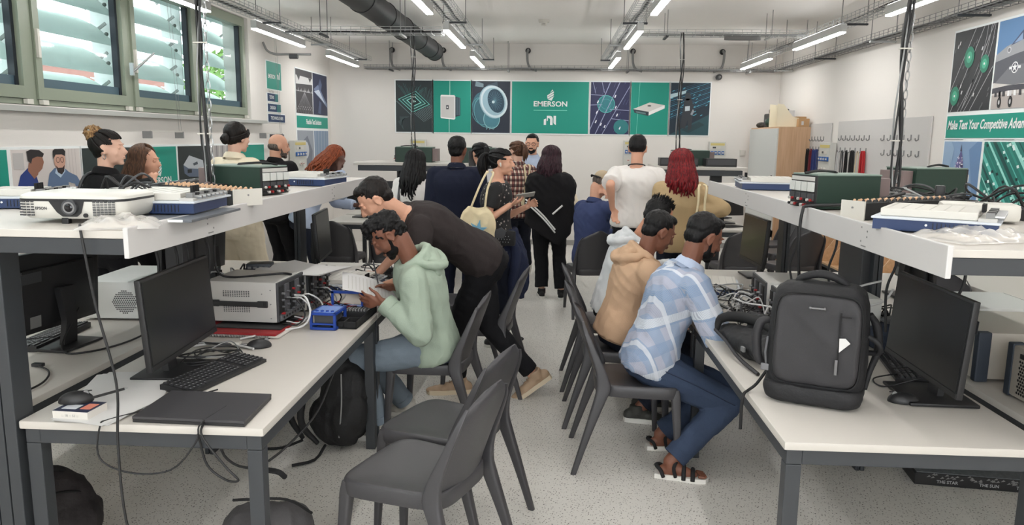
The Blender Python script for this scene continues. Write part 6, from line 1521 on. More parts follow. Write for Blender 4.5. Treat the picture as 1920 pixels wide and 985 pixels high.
# cable drops with chain and poles
def drop(lab, x, y, ztop, zbot, sway=.012, chain=True):
    t = thing('cable_drop', lab, 'cable drop', (x, y, 0), 0, 'cable drops from the ceiling trays'); n = 10; L = ztop - zbot
    for k, (m_, r, ox) in enumerate(((CABLE, .0075, 0), (CABLE, .006, .010), (GCABLE, .004, -.011), (CABLE, .0045, -.005))):
        b = B(); b.tube([(ox + sway*math.sin(j*.9 + k), .01*math.cos(j*1.3 + k*2), zbot + L*j/n) for j in range(n + 1)], r, 6, smooth=3); b.out('cable', m_, t, smooth=60)
    if chain:
        b = B()
        for j in range(int(L/.045)):
            c = V((.024, .012, zbot + .02 + j*.045)); a = V((1, 0, 0)) if j % 2 else V((0, 1, 0)); b.tube([c + a*.010*math.cos(q) + V((0, 0, .027*math.sin(q))) for q in [2*PI*i/8 for i in range(8)]], .0026, 4, close=True)
        b.out('chain', SILVER, t, smooth=60)
    b = B()
    for j in range(3): b.box((0, 0, zbot + L*(.2 + .3*j)), (.06, .025, .006))
    b.out('cable_tie', OFFW, t)
drop('thick cable drop with chain onto the left shelf, by the window', -1.70, 3.66, 2.83, SZ + .01); drop('thick cable drop with chain onto the right shelf', 1.69, 3.86, 2.86, SZ + .01, .014)
drop('thin cable drop onto the far left shelf', -1.60, 8.72, 2.86, SZ + .01, .018, False); drop('thin cable drop onto the far right shelf', 1.42, 8.80, 2.86, SZ + .01, .018, False)
def cable(lab, pts, r=.005, m_=CABLE, name='cable', sm=6, plug=None):
    b = B(); b.tube(pts, r, 7, smooth=sm); o = b.out(name, m_, None, smooth=60); tag(o, lab, 'cable')
    if plug: bb = B(); bb.box(plug, (.045, .022, .014), bev=.003); bb.out('plug', BLACK, o)
    return o
cable('long thin black cable hanging from the left shelf down to the floor', [(-1.45, 2.24, 1.40), (-1.42, 2.20, 1.36), (-1.40, 2.21, 1.15), (-1.36, 2.22, .90), (-1.37, 2.22, .70), (-1.35, 2.20, .45), (-1.30, 2.21, .20), (-1.29, 2.25, .01), (-1.33, 2.40, .005)], .0042)
cable('black cable looping out over the front edge beside the laptop', [(-1.10, 2.42, .76), (-1.12, 2.27, .755), (-1.13, 2.255, .70), (-1.22, 2.255, .60), (-1.36, 2.255, .585), (-1.46, 2.26, .63), (-1.45, 2.26, .74), (-1.44, 2.30, .748), (-1.35, 2.42, .748), (-1.22, 2.62, .748)], .003)
cable('second black cable looping below the front left desk', [(-1.12, 2.30, .755), (-1.11, 2.255, .72), (-1.04, 2.255, .62), (-1.0, 2.26, .57), (-1.06, 2.30, .55), (-1.12, 2.30, .60), (-1.13, 2.27, .72)], .004)
cable('thick black cable sagging behind the left desk legs', [(-1.20, 2.60, .68), (-1.20, 2.6, .50), (-1.10, 2.7, .42), (-.99, 3.0, .50), (-.98, 3.3, .62)], .005)
cable('grey network cable end with dark plug on the left edge desk', [(-2.05, 2.83, .752), (-1.96, 2.76, .748), (-1.90, 2.62, .748), (-1.93, 2.48, .748), (-2.10, 2.36, .748)], .004, plug=(-2.06, 2.84, .752))
cable('black monitor cable curling on the left edge desk', [(-2.12, 3.22, .90), (-2.10, 3.05, .76), (-1.98, 3.05, .748), (-1.90, 3.3, .748), (-1.88, 3.6, .80), (-1.93, 3.7, .98)], .0045)
cable('black cable draped over the right fascia down to the desk', [(1.55, 3.42, 1.46), (1.30, 3.30, 1.42), (1.12, 3.34, 1.405), (1.085, 3.33, 1.38), (1.08, 3.33, 1.25), (1.10, 3.36, 1.10), (1.12, 3.40, .99)], .007)
for k, (x, y, z0, lab) in enumerate(((1.46, 2.72, .9, 'thin cable from the right shelf behind the monitor, nearer'), (1.40, 3.12, .9, 'thin cable from the right shelf behind the monitor, farther'), (1.20, 3.75, 1.0, 'thin cable from the right shelf to the grey cases'), (1.34, 3.62, 1.0, 'second thin cable from the right shelf to the grey cases'))):
    cable(lab, [(x, y, 1.33), (x + .01, y, 1.2), (x - .012, y + .02, 1.08), (x, y + .02, z0)], .0055)
for k, (x, y, lab) in enumerate(((-1.62, 2.98, 'black cable hanging under the left shelf, first above the monitor'), (-1.60, 3.10, 'black cable hanging under the left shelf, second above the monitor'), (-1.58, 3.16, 'black cable hanging under the left shelf, third above the monitor'), (-1.56, 3.32, 'black cable hanging under the left shelf, fourth above the monitor'))):
    cable(lab, [(x, y, 1.33), (x - .01, y + .01, 1.25), (x + .012, y, 1.15), (x, y, 1.02)], .006)
cable('white looping cable beside the right post above the desk', [(1.50, 3.45, 1.06), (1.38, 3.40, 1.04), (1.30, 3.42, .99), (1.38, 3.40, .95), (1.50, 3.42, .97), (1.56, 3.46, 1.02)], .005, WCABLE)
cable('black keyboard cable curling by the right keyboard', [(1.42, 3.02, .76), (1.30, 2.98, .748), (1.30, 2.88, .748), (1.42, 2.84, .80)], .003)
cable('white loop of cable in front of the grey case on the left desk', [(-1.26, 3.60, .90), (-1.19, 3.55, .90), (-1.16, 3.52, .83), (-1.19, 3.50, .77), (-1.30, 3.46, .752), (-1.42, 3.30, .752)], .005, WCABLE)
# window-side trapeze hangers
for (y0, lab) in ((6.35, 'small wire hanger bar on the left wall below the windows'), (8.95, 'small wire hanger bar on the left wall right of the windows')):
    t = thing('hanger_bar', lab, 'hanger', (XL + .10, y0, 1.70), 0, 'wire hanger bars on the left wall'); b = B(); b.box((0, .28, 0), (.012, .56, .012)); b.out('bar', OFFW, t)
    for q in (0, .56): b = B(); b.box((-.03, q, -.03), (.08, .02, .06), bev=.003); b.out('bracket', GREY2, t)
    b = B(); b.cyl((0, .50, 0), (0, .40, 1.30), .0015, n=5); b.cyl((0, .54, 0), (0, .46, 1.30), .0015, n=5); b.out('wire', GREY2, t)
# ---------------------------------------------------------------- bags
def se(w_, d_, z, n=28, sq=4.0, cx=0, cy=0):
    return [V((cx + w_/2*math.copysign(abs(math.cos(t))**(2/sq), math.cos(t)), cy + d_/2*math.copysign(abs(math.sin(t))**(2/sq), math.sin(t)), z)) for t in [2*PI*i/n for i in range(n)]]
BAGG = mat('bag_grey_fabric', (43, 42, 45), .6, var=.05, vscale=200, bump=.15, bscale=600); BAGD = mat('bag_dark_fabric', (26, 26, 29), .7, var=.08, vscale=60, bump=.2)
t = thing('backpack', 'large charcoal business backpack standing on the right desk', 'backpack', (.985, 2.745, Z), math.radians(-24))
b = B(); H = .43; b.loft([se(.26, .14, 0), se(.31, .19, .01), se(.335, .215, .06), se(.345, .22, .15), se(.34, .21, .26), se(.325, .19, .36), se(.30, .16, .41), se(.24, .11, .432), se(.1, .05, .438)])
me = remesh(b, .008, 3, 'm'); wrinkle(me, .004, 9); meshobj(me, 'body', BAGD, t)
b = B(); F = -.088; pts = [(.003 + .146*(1 - .05*(math.sin(q) + 1)/2)*math.copysign(abs(math.cos(q))**.33, math.cos(q)), .240 + .166*math.copysign(abs(math.sin(q))**.33, math.sin(q))) for q in [2*PI*i/40 for i in range(40)]]
rings = []
for off, sc in ((.0, 1.0), (-.022, 1.0), (-.030, .965), (-.033, .90)):
    rings.append([V(((p[0])*sc, F + off + .010*((p[1] - .2)/.2)**2, .235 + (p[1] - .235)*sc)) for p in pts])
b.loft(rings); me = remesh(b, .006, 4, 'm'); wrinkle(me, .0025, 8); meshobj(me, 'front_panel', BAGG, t)
b = B(); b.tube([V((p[0]*1.02, F - .012, .235 + (p[1] - .235)*1.02)) for p in pts], .0045, 6, close=True); b.out('piping', BLACKM, t, smooth=60)
b = B(); b.loft([se(.27, .18, .0, sq=5, cy=-.012), se(.325, .235, .012, sq=5, cy=-.012), se(.345, .245, .045, sq=5, cy=-.012), se(.338, .235, .072, sq=5, cy=-.012)]); me = remesh(b, .008, 2, 'm'); wrinkle(me, .003, 9); meshobj(me, 'base_panel', BAGD, t)
b = B(); b.tube([(-.16, F - .010, .074), (-.05, F - .026, .062), (.05, F - .026, .060), (.155, F - .008, .070)], .004, 6, smooth=4); b.out('lower_zip', BLACKM, t, smooth=60)
b = B(); b.tube([(-.085, .0, .415), (-.07, -.01, .448), (0, -.015, .468), (.07, -.01, .445), (.09, .0, .41)], [.010, .014, .016, .014, .010], 8, smooth=5); b.out('top_handle', BAGD, t, smooth=60)
b = B(); b.tube([(-.172, -.02, .28), (-.20, -.03, .27), (-.212, -.03, .21), (-.20, -.03, .13), (-.172, -.02, .11)], [.012, .016, .018, .016, .012], 8, smooth=5); b.out('side_handle', BAGG, t, smooth=60)
b = B(); b.tube([(-.022, F - .038, .362), (.022, F - .038, .362)], .004, 8); b.ell((-.024, F - .036, .362), .006, nu=8, nv=6); b.ell((.024, F - .036, .362), .006, nu=8, nv=6); b.out('metal_badge', mat('gunmetal', (120, 120, 122), .3, metal=.8), t, smooth=60)
b = B(); b.box((.078, F - .034, .245), (.006, .003, .22)); b.box((.094, F - .034, .34), (.036, .003, .004)); b.out('pocket_zip', BLACKM, t)
b = B(); b.box((.074, F - .040, .16), (.010, .006, .055), bev=.002); b.out('zip_pull', MATS['gunmetal'], t)
b = B(); b.prism([(0, 0), (.034, .036), (.018, .052), (-.002, .050)], (.080, F - .039, .215), (1, 0, 0), (0, 0, 1), (0, -.0015, 0)); b.out('paper_tag', PAPER, t)
b = B(); b.tube([(-.165, -.075, .12), (-.17, -.08, .17), (-.165, -.078, .23)], .004, 6); b.box((-.168, -.08, .115), (.03, .012, .025), bev=.004); b.out('side_buckle', mat('buckle_grey', (110, 110, 114), .4), t, smooth=60)
b = B(); b.tube([(.165, .03, .33), (.19, .05, .28), (.20, .05, .20), (.18, .04, .12), (.17, .0, .06)], [.010, .016, .014, .010, .007], 8, smooth=4); b.tube([(.166, -.03, .26), (.20, -.03, .24), (.205, .0, .20), (.17, .02, .19)], .010, 8, smooth=4); b.out('shoulder_strap', BAGD, t, smooth=60)
b = B(); b.tube([(-.165, .0, .09), (-.20, -.03, .03), (-.225, -.05, .006), (-.235, -.09, .0), (-.237, -.11, -.04), (-.236, -.112, -.13)], .006, 6, smooth=5); b.out('loose_strap', BLACKM, t, smooth=60)
# second bag
t = thing('shoulder_bag', 'slack black bag lying behind the charcoal backpack', 'bag', (.895, 3.30, Z), math.radians(8))
b = B()
for q in ((0, 0, .055, .085, .26, .055), (.03, -.14, .06, .07, .14, .06), (-.01, .14, .05, .07, .13, .05), (.07, .05, .12, .03, .18, .05)): b.ell(q[:3], q[3:])
me = remesh(b, .009, 3, 'm'); wrinkle(me, .012, 12, 3)
for v in me.vertices: v.co.z = max(.001, v.co.z)
meshobj(me, 'body', BAGD, t)
b = B(); b.tube([(-.085, .20, .06), (-.06, .22, .11), (.0, .16, .135), (.05, .0, .14), (.06, -.14, .12)], [.010, .022, .026, .022, .012], 8, smooth=4)
b.out('carry_strap', BLACKM, t, smooth=60); b = B(); b.tube([(-.10, .18, .07), (-.095, .05, .05), (-.10, -.12, .02), (-.09, -.30, .006)], .008, 6, smooth=4); b.out('loose_strap', BAGG, t, smooth=60); b = B(); b.box((-.085, -.12, .06), (.012, .03, .022), bev=.003); b.out('buckle', GREY2, t)
# floor bags
def floor_bag(lab, loc, rz, parts, m_, vox=.012, wr=.014, lean=0, extra=None, name='backpack'):
    t = thing(name, lab, 'backpack', loc, math.radians(rz)); b = B()
    for q in parts: b.ell(q[:3], q[3:], Matrix.Rotation(math.radians(lean), 3, 'Y'))
    me = remesh(b, vox, 3, 'm'); wrinkle(me, wr, 8, loc[0])
    for v in me.vertices: v.co.z = max(.002, v.co.z)
    meshobj(me, 'body', m_, t)
    if extra: extra(t)
    return t
BAGK = mat('black_bag_fabric', (20, 20, 22), .7, var=.15, vscale=30, bump=.25)
def ex1(t):
    b = B(); b.tube([(-.16, -.05, .46), (-.22, -.08, .34), (-.26, -.10, .20), (-.20, -.08, .06)], [.014, .02, .02, .012], 8, smooth=4); b.tube([(-.10, -.13, .46), (-.16, -.17, .32), (-.17, -.18, .18), (-.10, -.14, .06)], [.014, .02, .02, .012], 8, smooth=4); b.out('shoulder_strap', BAGK, t, smooth=60)
    b = B(); b.tube([(-.20, -.08, .05), (-.30, -.12, .02), (-.40, -.13, .012)], .008, 6, smooth=3); b.tube([(-.06, -.14, .05), (-.08, -.26, .02), (-.18, -.32, .012)], .008, 6, smooth=3); b.out('strap_end', BLACKM, t, smooth=60)
    b = B(); b.tube([(-.08, -.03, .50), (-.14, -.04, .54), (-.15, .02, .50)], .010, 6, smooth=4); b.out('top_loop', BLACKM, t, smooth=60)
    b = B(); b.tube([(.02, -.155, .10), (.04, -.165, .28), (.03, -.12, .44)], .004, 6, smooth=4); b.out('zip', GREY2, t, smooth=60)
floor_bag('black backpack leaning against the left desk leg on the floor', (-1.12, 3.90, 0), 0, [(-.02, 0, .15, .17, .14, .15), (.02, .0, .28, .15, .13, .20), (.05, -.08, .18, .11, .08, .16), (-.02, .02, .42, .10, .10, .10)], BAGK, wr=.012, lean=10, extra=ex1)
def ex2(t):
    b = B(); b.tube([(-.10, -.10, .26), (.0, -.15, .30), (.12, -.08, .28), (.17, .02, .18)], .006, 6, smooth=5); b.out('zip', BLACKM, t, smooth=60); b = B(); b.tube([(-.03, .0, .335), (-.02, -.02, .36), (.05, -.02, .36), (.07, 0, .33)], .011, 6, smooth=4); b.out('top_loop', BLACKM, t, smooth=60)
floor_bag('dark brown-black backpack on the floor in the lower left corner', (-2.00, 2.74, 0), 20, [(0, 0, .14, .20, .15, .15), (.02, .0, .22, .15, .13, .13), (.08, -.06, .12, .13, .12, .12)], mat('brown_black_fabric', (44, 40, 42), .7, var=.12, bump=.2), extra=ex2)
floor_bag('grey backpack on the floor behind the front left desk leg', (-1.11, 2.80, 0), -10, [(0, 0, .10, .18, .13, .10), (.04, .0, .13, .14, .11, .09), (-.08, -.03, .10, .12, .11, .10)], mat('grey_bag_fabric', (74, 72, 74), .7, var=.12, bump=.2), extra=lambda t: ex2(t))
# magazines / lettered long boxes on the floor under the right edge desk
t = thing('lettered_box', 'long black lettered box with silver drawings on the floor, lower right', 'box', (2.10, 3.68, 0), math.radians(-7))
b = B(); b.box((.17, .06, .03), (.86, .26, .06), bev=.003); b.out('body', BLACK, t); y = -.0715
for s_, x in (('THE STAR', -.11), ('THE SUN', .08), ('THE MOON', .26)): text(t, s_, (x, y, .022), .022, mat('dim_white_print', (176, 178, 180), .6), bold=.02)
b = B()
for k in range(60): x = -.22 + .8*random.random(); z = .032 + .024*random.random(); b.faces([(x, y, z), (x + .02, y, z + .004), (x + .012, y, z + .012)], [(0, 1, 2)])
b.out('silver_drawing', GREY2, t); b = B(); b.box((.17, .06, .062), (.84, .24, .006)); b.out('patterned_lid', mat('etched_lid', (96, 100, 104), .5, var=.6, vscale=70), t)
t = thing('lettered_box', 'upper dark box stacked behind the long lettered one', 'box', (2.18, 3.80, 0), math.radians(-9)); b = B(); b.box((.10, .10, .07), (.7, .2, .14), bev=.003); b.out('body', BLACK, t); b = B(); b.box((.10, -.001, .10), (.6, .002, .04)); b.out('silver_drawing', MATS['etched_lid'], t)
# reader's sheet, phones, totes
t = thing('printed_sheet', 'white printed sheet held by the person in the mint hoodie', 'paper', (-.975, 3.98, .865), math.radians(22)); t.rotation_euler = (math.radians(24), math.radians(4), math.radians(16))
vs, nx = [], 10
for j in range(2):
    for i in range(nx + 1): u = i/nx - .5; vs.append(V((u*.30, (j - .5)*.21, -.10*u + .03*math.cos(u*4)*.4 - .03*(j - .5))))
b = B(); vs += [v + V((0, 0, .0008)) for v in vs]; n0 = 2*(nx+1); b.faces(vs, [(i, i+1, nx+2+i, nx+1+i) for i in range(nx)] + [(n0+nx+1+i, n0+nx+2+i, n0+i+1, n0+i) for i in range(nx)]); b.out('sheet', PAPER, t)
b = B()
for k in range(12):
    x0 = -.12 + .02*k; z = lambda x: -.10*(x/.30) + .012*math.cos(x/.30*4) + .0016
    b.faces([(x0, -.085, z(x0) + .0135), (x0 + .004, -.085, z(x0 + .004) + .0135), (x0 + .004, .07, z(x0 + .004) - .009), (x0, .07, z(x0) - .009)], [(0, 1, 2, 3)])
b.out('text_line', GREY, t)
t = thing('pen', 'dark pen held upright over the printed sheet', 'pen', (-.945, 4.04, .90), 0); b = B(); b.cyl((0, 0, -.02), (-.03, .02, .10), .004, n=8); b.out('barrel', DGREY, t); b = B(); b.cyl((0, 0, -.02), (.004, -.003, -.032), .004, .001, 8); b.out('tip', SILVER, t)
def phone(lab, loc, R):
    t = thing('phone', lab, 'phone', loc); t.rotation_euler = R; b = B(); b.box((0, 0, 0), (.072, .150, .009), bev=.004); b.out('casing', mat('phone_grey', (150, 146, 140), .4) if 'pony' in lab else BLACK, t, smooth=40); b = B(); b.box((0, 0, .005), (.064, .140, .001)); b.out('screen', SCREEN, t); return t
phone('phone in the hand of the person with the black ponytail', (-.205, 5.82, 1.245), (math.radians(10), math.radians(-30), math.radians(-80)))
phone('black phone held up by the person in the pale grey top', (-.79, 7.47, 1.475), (math.radians(80), 0, math.radians(10)))
TOTE = ccloth('natural_canvas', (222, 206, 170), .85, .04)
def tote(lab, loc, rz, w_, h_, d_, strapz, logo=None, wr=.016, sx=0.0):
    t = thing('tote_bag', lab, 'tote bag', loc, math.radians(rz)); b = B(); b.loft([se(w_*.55, d_*.7, -h_, sq=3, cx=.05*w_), se(w_*.95, d_, -h_*.78, sq=3), se(w_, d_, -h_*.4, sq=3), se(w_*.75, d_*.8, -h_*.12, sq=3), se(w_*.5, d_*.5, 0, sq=3)])
    me = remesh(b, .009, 3, 'm'); wrinkle(me, wr, 9, loc[0]); meshobj(me, 'pouch', TOTE, t)
    for s_ in (-1, 1): b = B(); b.tube([(s_*w_*.2, -.01, -.04), (s_*w_*.12 + sx*.5, -.005, strapz*.5), (s_*.03 + sx, .02, strapz*.93), (s_*.015 + sx, .05, strapz)], .009, 6, smooth=4); b.out('strap', TOTE, t, smooth=60)
    if logo:
        b = B(); c = -d_/2 - .012; st = [((.075 if i % 2 == 0 else .03)*math.sin(2*PI*i/12 + .2), -h_*.44 + (.085 if i % 2 == 0 else .035)*math.cos(2*PI*i/12 + .2)) for i in range(12)]
        b.prism(st, (.02, c - .006, 0), (1, 0, 0), (0, 0, 1), (0, .012, 0)); b.out('printed_star', mat('sky_blue_print', (116, 168, 196), .7), t)
    return t
tote('natural canvas tote bag with a blue star print on the ponytailed person', (-.575, 5.80, 1.15), -6, .30, .40, .09, .27, True, sx=.09)
tote('cream tote bag hanging at the back of the red-haired person', (1.17, 6.04, 1.03), 4, .22, .30, .07, .30, sx=.02)
t = thing('plush_charm', 'lime green pompom charm hanging on the cream tote bag', 'charm', (1.15, 5.97, .93)); b = B(); b.ell((0, 0, 0), .034); b.ell((-.03, 0, .03), .028); b.ell((.025, .0, -.035), .026); me = remesh(b, .006, 1, 'm'); wrinkle(me, .006, 40); meshobj(me, 'pompom', mat('lime_plush', (150, 188, 84), .9, bump=.5), t); b = B(); b.tube([(0, 0, .03), (.01, 0, .09), (.03, .02, .12)], .003, 5, smooth=3); b.out('cord', BLACKM, t, smooth=60)
tote('off-white cloth bag at the side of the checked-shirt person, middle group', (-.265, 8.02, 1.10), 5, .13, .16, .05, .30, wr=.006)
t = thing('belt_bag', 'black studded waist bag on the ponytailed person', 'bag', (-.395, 5.80, .965), math.radians(-14)); b = B(); b.box((0, 0, -.05), (.25, .05, .12), bev=.02); b.out('body', BLACKM, t, smooth=50)
b = B(); b.prism([(-.10, 0), (.0, 0), (.02, .055), (-.02, .085), (-.08, .06)], (.04, -.028, -.05), (1, 0, 0), (0, 0, 1), (0, -.006, 0)); b.out('flap', DGREY, t)
b = B()
for i in range(9):
    for j in range(3): b.ell((-.10 + .022*i + (j % 2)*.011, -.027, -.035 - .022*j), .0035, nu=6, nv=4)
b.out('studs', SILVER, t)
# ---------------------------------------------------------------- printed wall panels
def pm(rgb): return mat('print_%d_%d_%d' % rgb, rgb, 0.55)
MINT = (120, 214, 196)
class Poster:
    """origin: lower-left corner on the wall; local x right, z up, faces -y"""
    def __init__(s, label, loc, rz, w_, h_, bg, border=.018, group='printed wall panels', cat='wall panel'):
        s.t = thing('wall_panel', label, cat, loc, rz, group); s.w, s.h, s.n = w_, h_, 0
        b = B(); b.box((w_/2, -.004, h_/2), (w_ + 2*border, .008, h_ + 2*border)); b.out('white_backing', WPRINT, s.t)
        b = B(); b.box((w_/2, -.0095, h_/2), (w_, .003, h_)); b.out('printed_sheet', pm(bg), s.t)
        s.shapes = {}; s.vk = 1.0
    def clip(s, pts):
        def cl(P_, f, g):
            o = []
            for i, a in enumerate(P_):
                c = P_[i - 1]; fa, fc = f(a), f(c)
                if fa >= 0:
                    if fc < 0: k = fc / (fc - fa); o.append((c[0] + (a[0]-c[0]) * k, c[1] + (a[1]-c[1]) * k))
                    o.append(a)
                elif fc >= 0: k = fc / (fc - fa); o.append((c[0] + (a[0]-c[0]) * k, c[1] + (a[1]-c[1]) * k))
            return o
        for f in (lambda p: p[0], lambda p: s.w - p[0], lambda p: p[1], lambda p: s.h - p[1]):
            if len(pts) > 2: pts = cl(pts, f, 0)
        return pts
    def poly(s, pts, col, layer=1, rel=True):
        pts = [(p[0] * s.w, (1 - (1 - p[1]) * s.vk) * s.h) for p in pts] if rel else pts
        pts = s.clip(pts)
        if len(pts) < 3: return
        s.shapes.setdefault((layer, col), []).append(pts)
    def line(s, a, c, w_, col, layer=1):
        ax, ay, cx, cy = a[0]*s.w, a[1]*s.h, c[0]*s.w, c[1]*s.h; L = math.hypot(cx-ax, cy-ay) or 1; nx, ny = -(cy-ay)/L*w_/2, (cx-ax)/L*w_/2
        s.poly([(ax+nx, ay+ny), (cx+nx, cy+ny), (cx-nx, cy-ny), (ax-nx, ay-ny)], col, layer, False)
    def disc(s, c, r, col, layer=1, ry=None, n=28, rot=0.0, inner=0.0):
        ry = ry or r; cx, cy = c[0]*s.w, c[1]*s.h; P_ = []
        pt = lambda t, k: (cx + k*(r*math.cos(t)*math.cos(rot) - ry*math.sin(t)*math.sin(rot)), cy + k*(r*math.cos(t)*math.sin(rot) + ry*math.sin(t)*math.cos(rot)))
        if inner:
            for i in range(n):
                t0, t1 = 2*PI*i/n, 2*PI*(i+1)/n; s.poly([pt(t0, inner), pt(t0, 1), pt(t1, 1), pt(t1, inner)], col, layer, False)
        else: s.poly([pt(2*PI*i/n, 1) for i in range(n)], col, layer, False)
    def done(s, names=None):
        for (layer, col), L in sorted(s.shapes.items()):
            b = B(); y = -.0115 - .0006 * layer
            for pts in L: b.faces([(p[0], y, p[1]) for p in pts], [tuple(range(len(pts)))])
            b.out('printed_shape', pm(col), s.t)
        return s.t
    def logo(s, cx, cz, k, ni=True, word=True):
        """company mark: striped lozenge, word, rule and the two-letter mark; k = width of the word in metres"""
        y = -.0135; W = WPRINT; b = B()
        def q(pts): b.faces([(cx + p[0]*k, y, cz + p[1]*k) for p in pts], [tuple(range(len(pts)))])
        q([(-.02, .26), (.05, .36), (.075, .33), (-.10, .20)]); q([(-.10, .14), (-.10, .19), (.09, .31), (.095, .26)]); q([(-.10, .13), (.09, .24), (.095, .19), (-.085, .085)]); q([(-.08, .07), (.10, .17), (.03, .03)])
        b.out('lozenge_mark', W, s.t)
        if word: text(s.t, 'EMERSON', (cx, y, cz - .07*k), .21*k, W, width=k, bold=.022)
        if ni:
            b = B(); b.box((cx, y, cz - .25*k), (k, .001, .022*k)); b.out('rule', pm(MINT), s.t)
            b = B(); z = cz - .68*k; u = k
            def q2(pts): b.faces([(cx + p[0]*u, y, z + p[1]*u) for p in pts], [tuple(range(len(pts)))])
            q2([(-.19, 0), (-.19, .16), (-.12, .19), (-.12, 0)]); q2([(-.10, .12), (-.10, .27), (.0, .27), (.055, .245), (.075, .19), (.075, 0), (-.0, 0), (-.0, .17), (-.03, .20), (-.07, .20), (-.07, .12)]); q2([(.10, .07), (.10, .27), (.175, .27), (.175, 0), (.12, .03)])
            b.out('two_letter_mark', W, s.t)
rp = random.Random(3)
TE = (16, 146, 128)
zb, zt = 1.755, 2.545; H_ = zt - zb
# 1 chip
p = Poster('dark printed panel of a glowing microchip, leftmost on the back wall', (-2.475, YB, zb), 0, .575, H_, (34, 46, 50))
for k in range(16):
    a = .05 + k * .06; p.line((a * .9, .95 - rp.random()*.1), (.30 + a * .25, .66 + .1 * (a if a < .5 else 1 - a)), .003, (70, 128, 124)); p.line((.5 + k*.04, .80 + rp.random() * .08), (.62 + k * .02, .66 - k * .014), .004, (86, 116, 118))
for k in range(14): p.line((.50 + k * .034, .37 + k * .013), (.78 + k * .04, .20 + k * .016), .005, (120, 140, 144)); p.line((.36 - k*.02, .30), (.05 + k*.012, .20 - k * .012), .003, (78, 98, 100))
p.line((.02, .60), (.42, .33), .010, (104, 128, 130))
def dia(c, k, col, l): p.poly([(c[0] - .44*k, c[1] + .04*k), (c[0] + .05*k, c[1] + .20*k), (c[0] + .44*k, c[1] - .06*k), (c[0] - .04*k, c[1] - .22*k)], col, l)
for i, (k, col) in enumerate(((1.06, (12, 30, 34)), (1.0, (120, 200, 190)), (.93, (18, 58, 58)), (.74, (150, 220, 210)), (.68, (24, 84, 80)), (.48, (150, 226, 216)), (.40, (14, 44, 46)), (.13, (200, 240, 234)))): dia((.5, .60), k, col, i + 2)
p.done()
# 2 teal, white device
p = Poster('teal printed panel with a white wall device, second on the back wall', (-1.88, YB, zb), 0, .585, H_, TE)
p.line((.44, 1), (.44, .72), .008, (190, 230, 222)); p.line((.42, .28), (.42, 0), .008, (190, 230, 222))
p.poly([(.58, .30), (.58, .70), (.72, .67), (.72, .33)], (44, 58, 70), 2)
for k in range(4): p.poly([(.61 + .028*k, .34), (.61 + .028*k, .68), (.622 + .028*k, .68), (.622 + .028*k, .34)], (92, 116, 128), 3)
p.poly([(.19, .29), (.19, .71), (.21, .73), (.56, .725), (.585, .70), (.585, .27), (.56, .25), (.21, .275)], (244, 244, 244), 4); p.poly([(.205, .30), (.205, .70), (.565, .695), (.565, .27)], (204, 202, 200), 5)
p.poly([(.34, .45), (.34, .53), (.41, .53), (.41, .45)], (70, 74, 78), 6); p.disc((.375, .49), .010, (240, 240, 240), 7); p.done()
# 3 engine
p = Poster('dark blue printed panel of a translucent jet engine on the back wall', (-1.275, YB, zb), 0, .595, H_, (30, 40, 56))
p.poly([(.08, .90), (.10, 1), (.30, .95), (.30, .88)], (120, 140, 150), 1); p.poly([(.4, .93), (.66, .99), (.68, .88), (.45, .86)], (62, 78, 92), 1)
p.disc((.34, .46), .19, (58, 104, 118), 2, .27, rot=.25); p.disc((.26, .42), .16, (80, 140, 150), 3, .22, rot=.25, inner=.93); p.disc((.34, .40), .17, (98, 160, 168), 3, .24, rot=.25, inner=.94)
p.disc((.52, .27), .13, (70, 126, 140), 4, .15); p.disc((.52, .27), .13, (150, 200, 206), 5, .15, inner=.93); p.disc((.55, .60), .205, (150, 182, 196), 6, .26, rot=.35); p.disc((.58, .605), .205, (206, 222, 228), 7, .25, rot=.35, inner=.86)
p.disc((.63, .62), .125, (36, 66, 84), 8, .185, rot=.28)
for k in range(22):
    a = 2*PI*k/22; p.line((.60, .62), (.60 + .19*math.cos(a), .62 + .19*math.sin(a)), .003, (96, 140, 156), 9)
p.disc((.56, .60), .022, (190, 214, 220), 10)
for k in range(8): p.line((.38 + .03*k, .12), (.38 + .03*k, .06 + .02*(k % 3)), .008, (120, 170, 178), 6)
p.done()
# 4 logo
p = Poster('wide teal panel with the white company name and mark, centre of the back wall', (-.652, YB, zb), 0, 1.19, H_, TE); p.logo(.60, .485, .52); p.done()
# 5 highway
def road(p, base, L1, L2, tint, n=6):
    for a, c, w_ in (((-.1, -.1), (.55, 1.1), .012), ((.08, -.1), (.80, 1.1), .012), ((.28, -.05), (1.05, 1.0), .010), ((0, .76), (.45, .74), .010), ((.0, .56), (.3, .57), .010), ((.55, .30), (1.05, .26), .010), ((.5, .48), (1.05, .46), .010), ((.05, 1.0), (.13, .78), .008), ((.28, 1), (.35, .80), .008)):
        p.line(a, c, w_, L1, 2)
    for k in range(26):
        x, y = rp.random(), rp.random(); p.line((x, y), (x + .06, y + .10), .004, L2, 1)
p = Poster('dark blue printed panel of a motorway seen from above, fifth on the back wall', (.568, YB, zb), 0, .60, H_, (36, 40, 78)); road(p, 0, (150, 156, 190), (90, 96, 140), 0)
p.disc((.40, .58), .135, (42, 120, 128), 1); p.disc((.40, .58), .135, (80, 170, 168), 3, inner=.92); p.disc((.40, .58), .08, (70, 150, 152), 3, inner=.9); p.disc((.80, .14), .115, (40, 120, 124), 3)
for x, y in ((.14, .40), (.12, .22), (.25, .17), (.35, .13), (.60, .71), (.62, .50), (.66, .35), (.74, .10), (.16, .60)): p.poly([(x, y), (x + .03, y + .05), (x + .055, y + .045), (x + .03, y - .01)], (228, 230, 240), 5)
p.done()
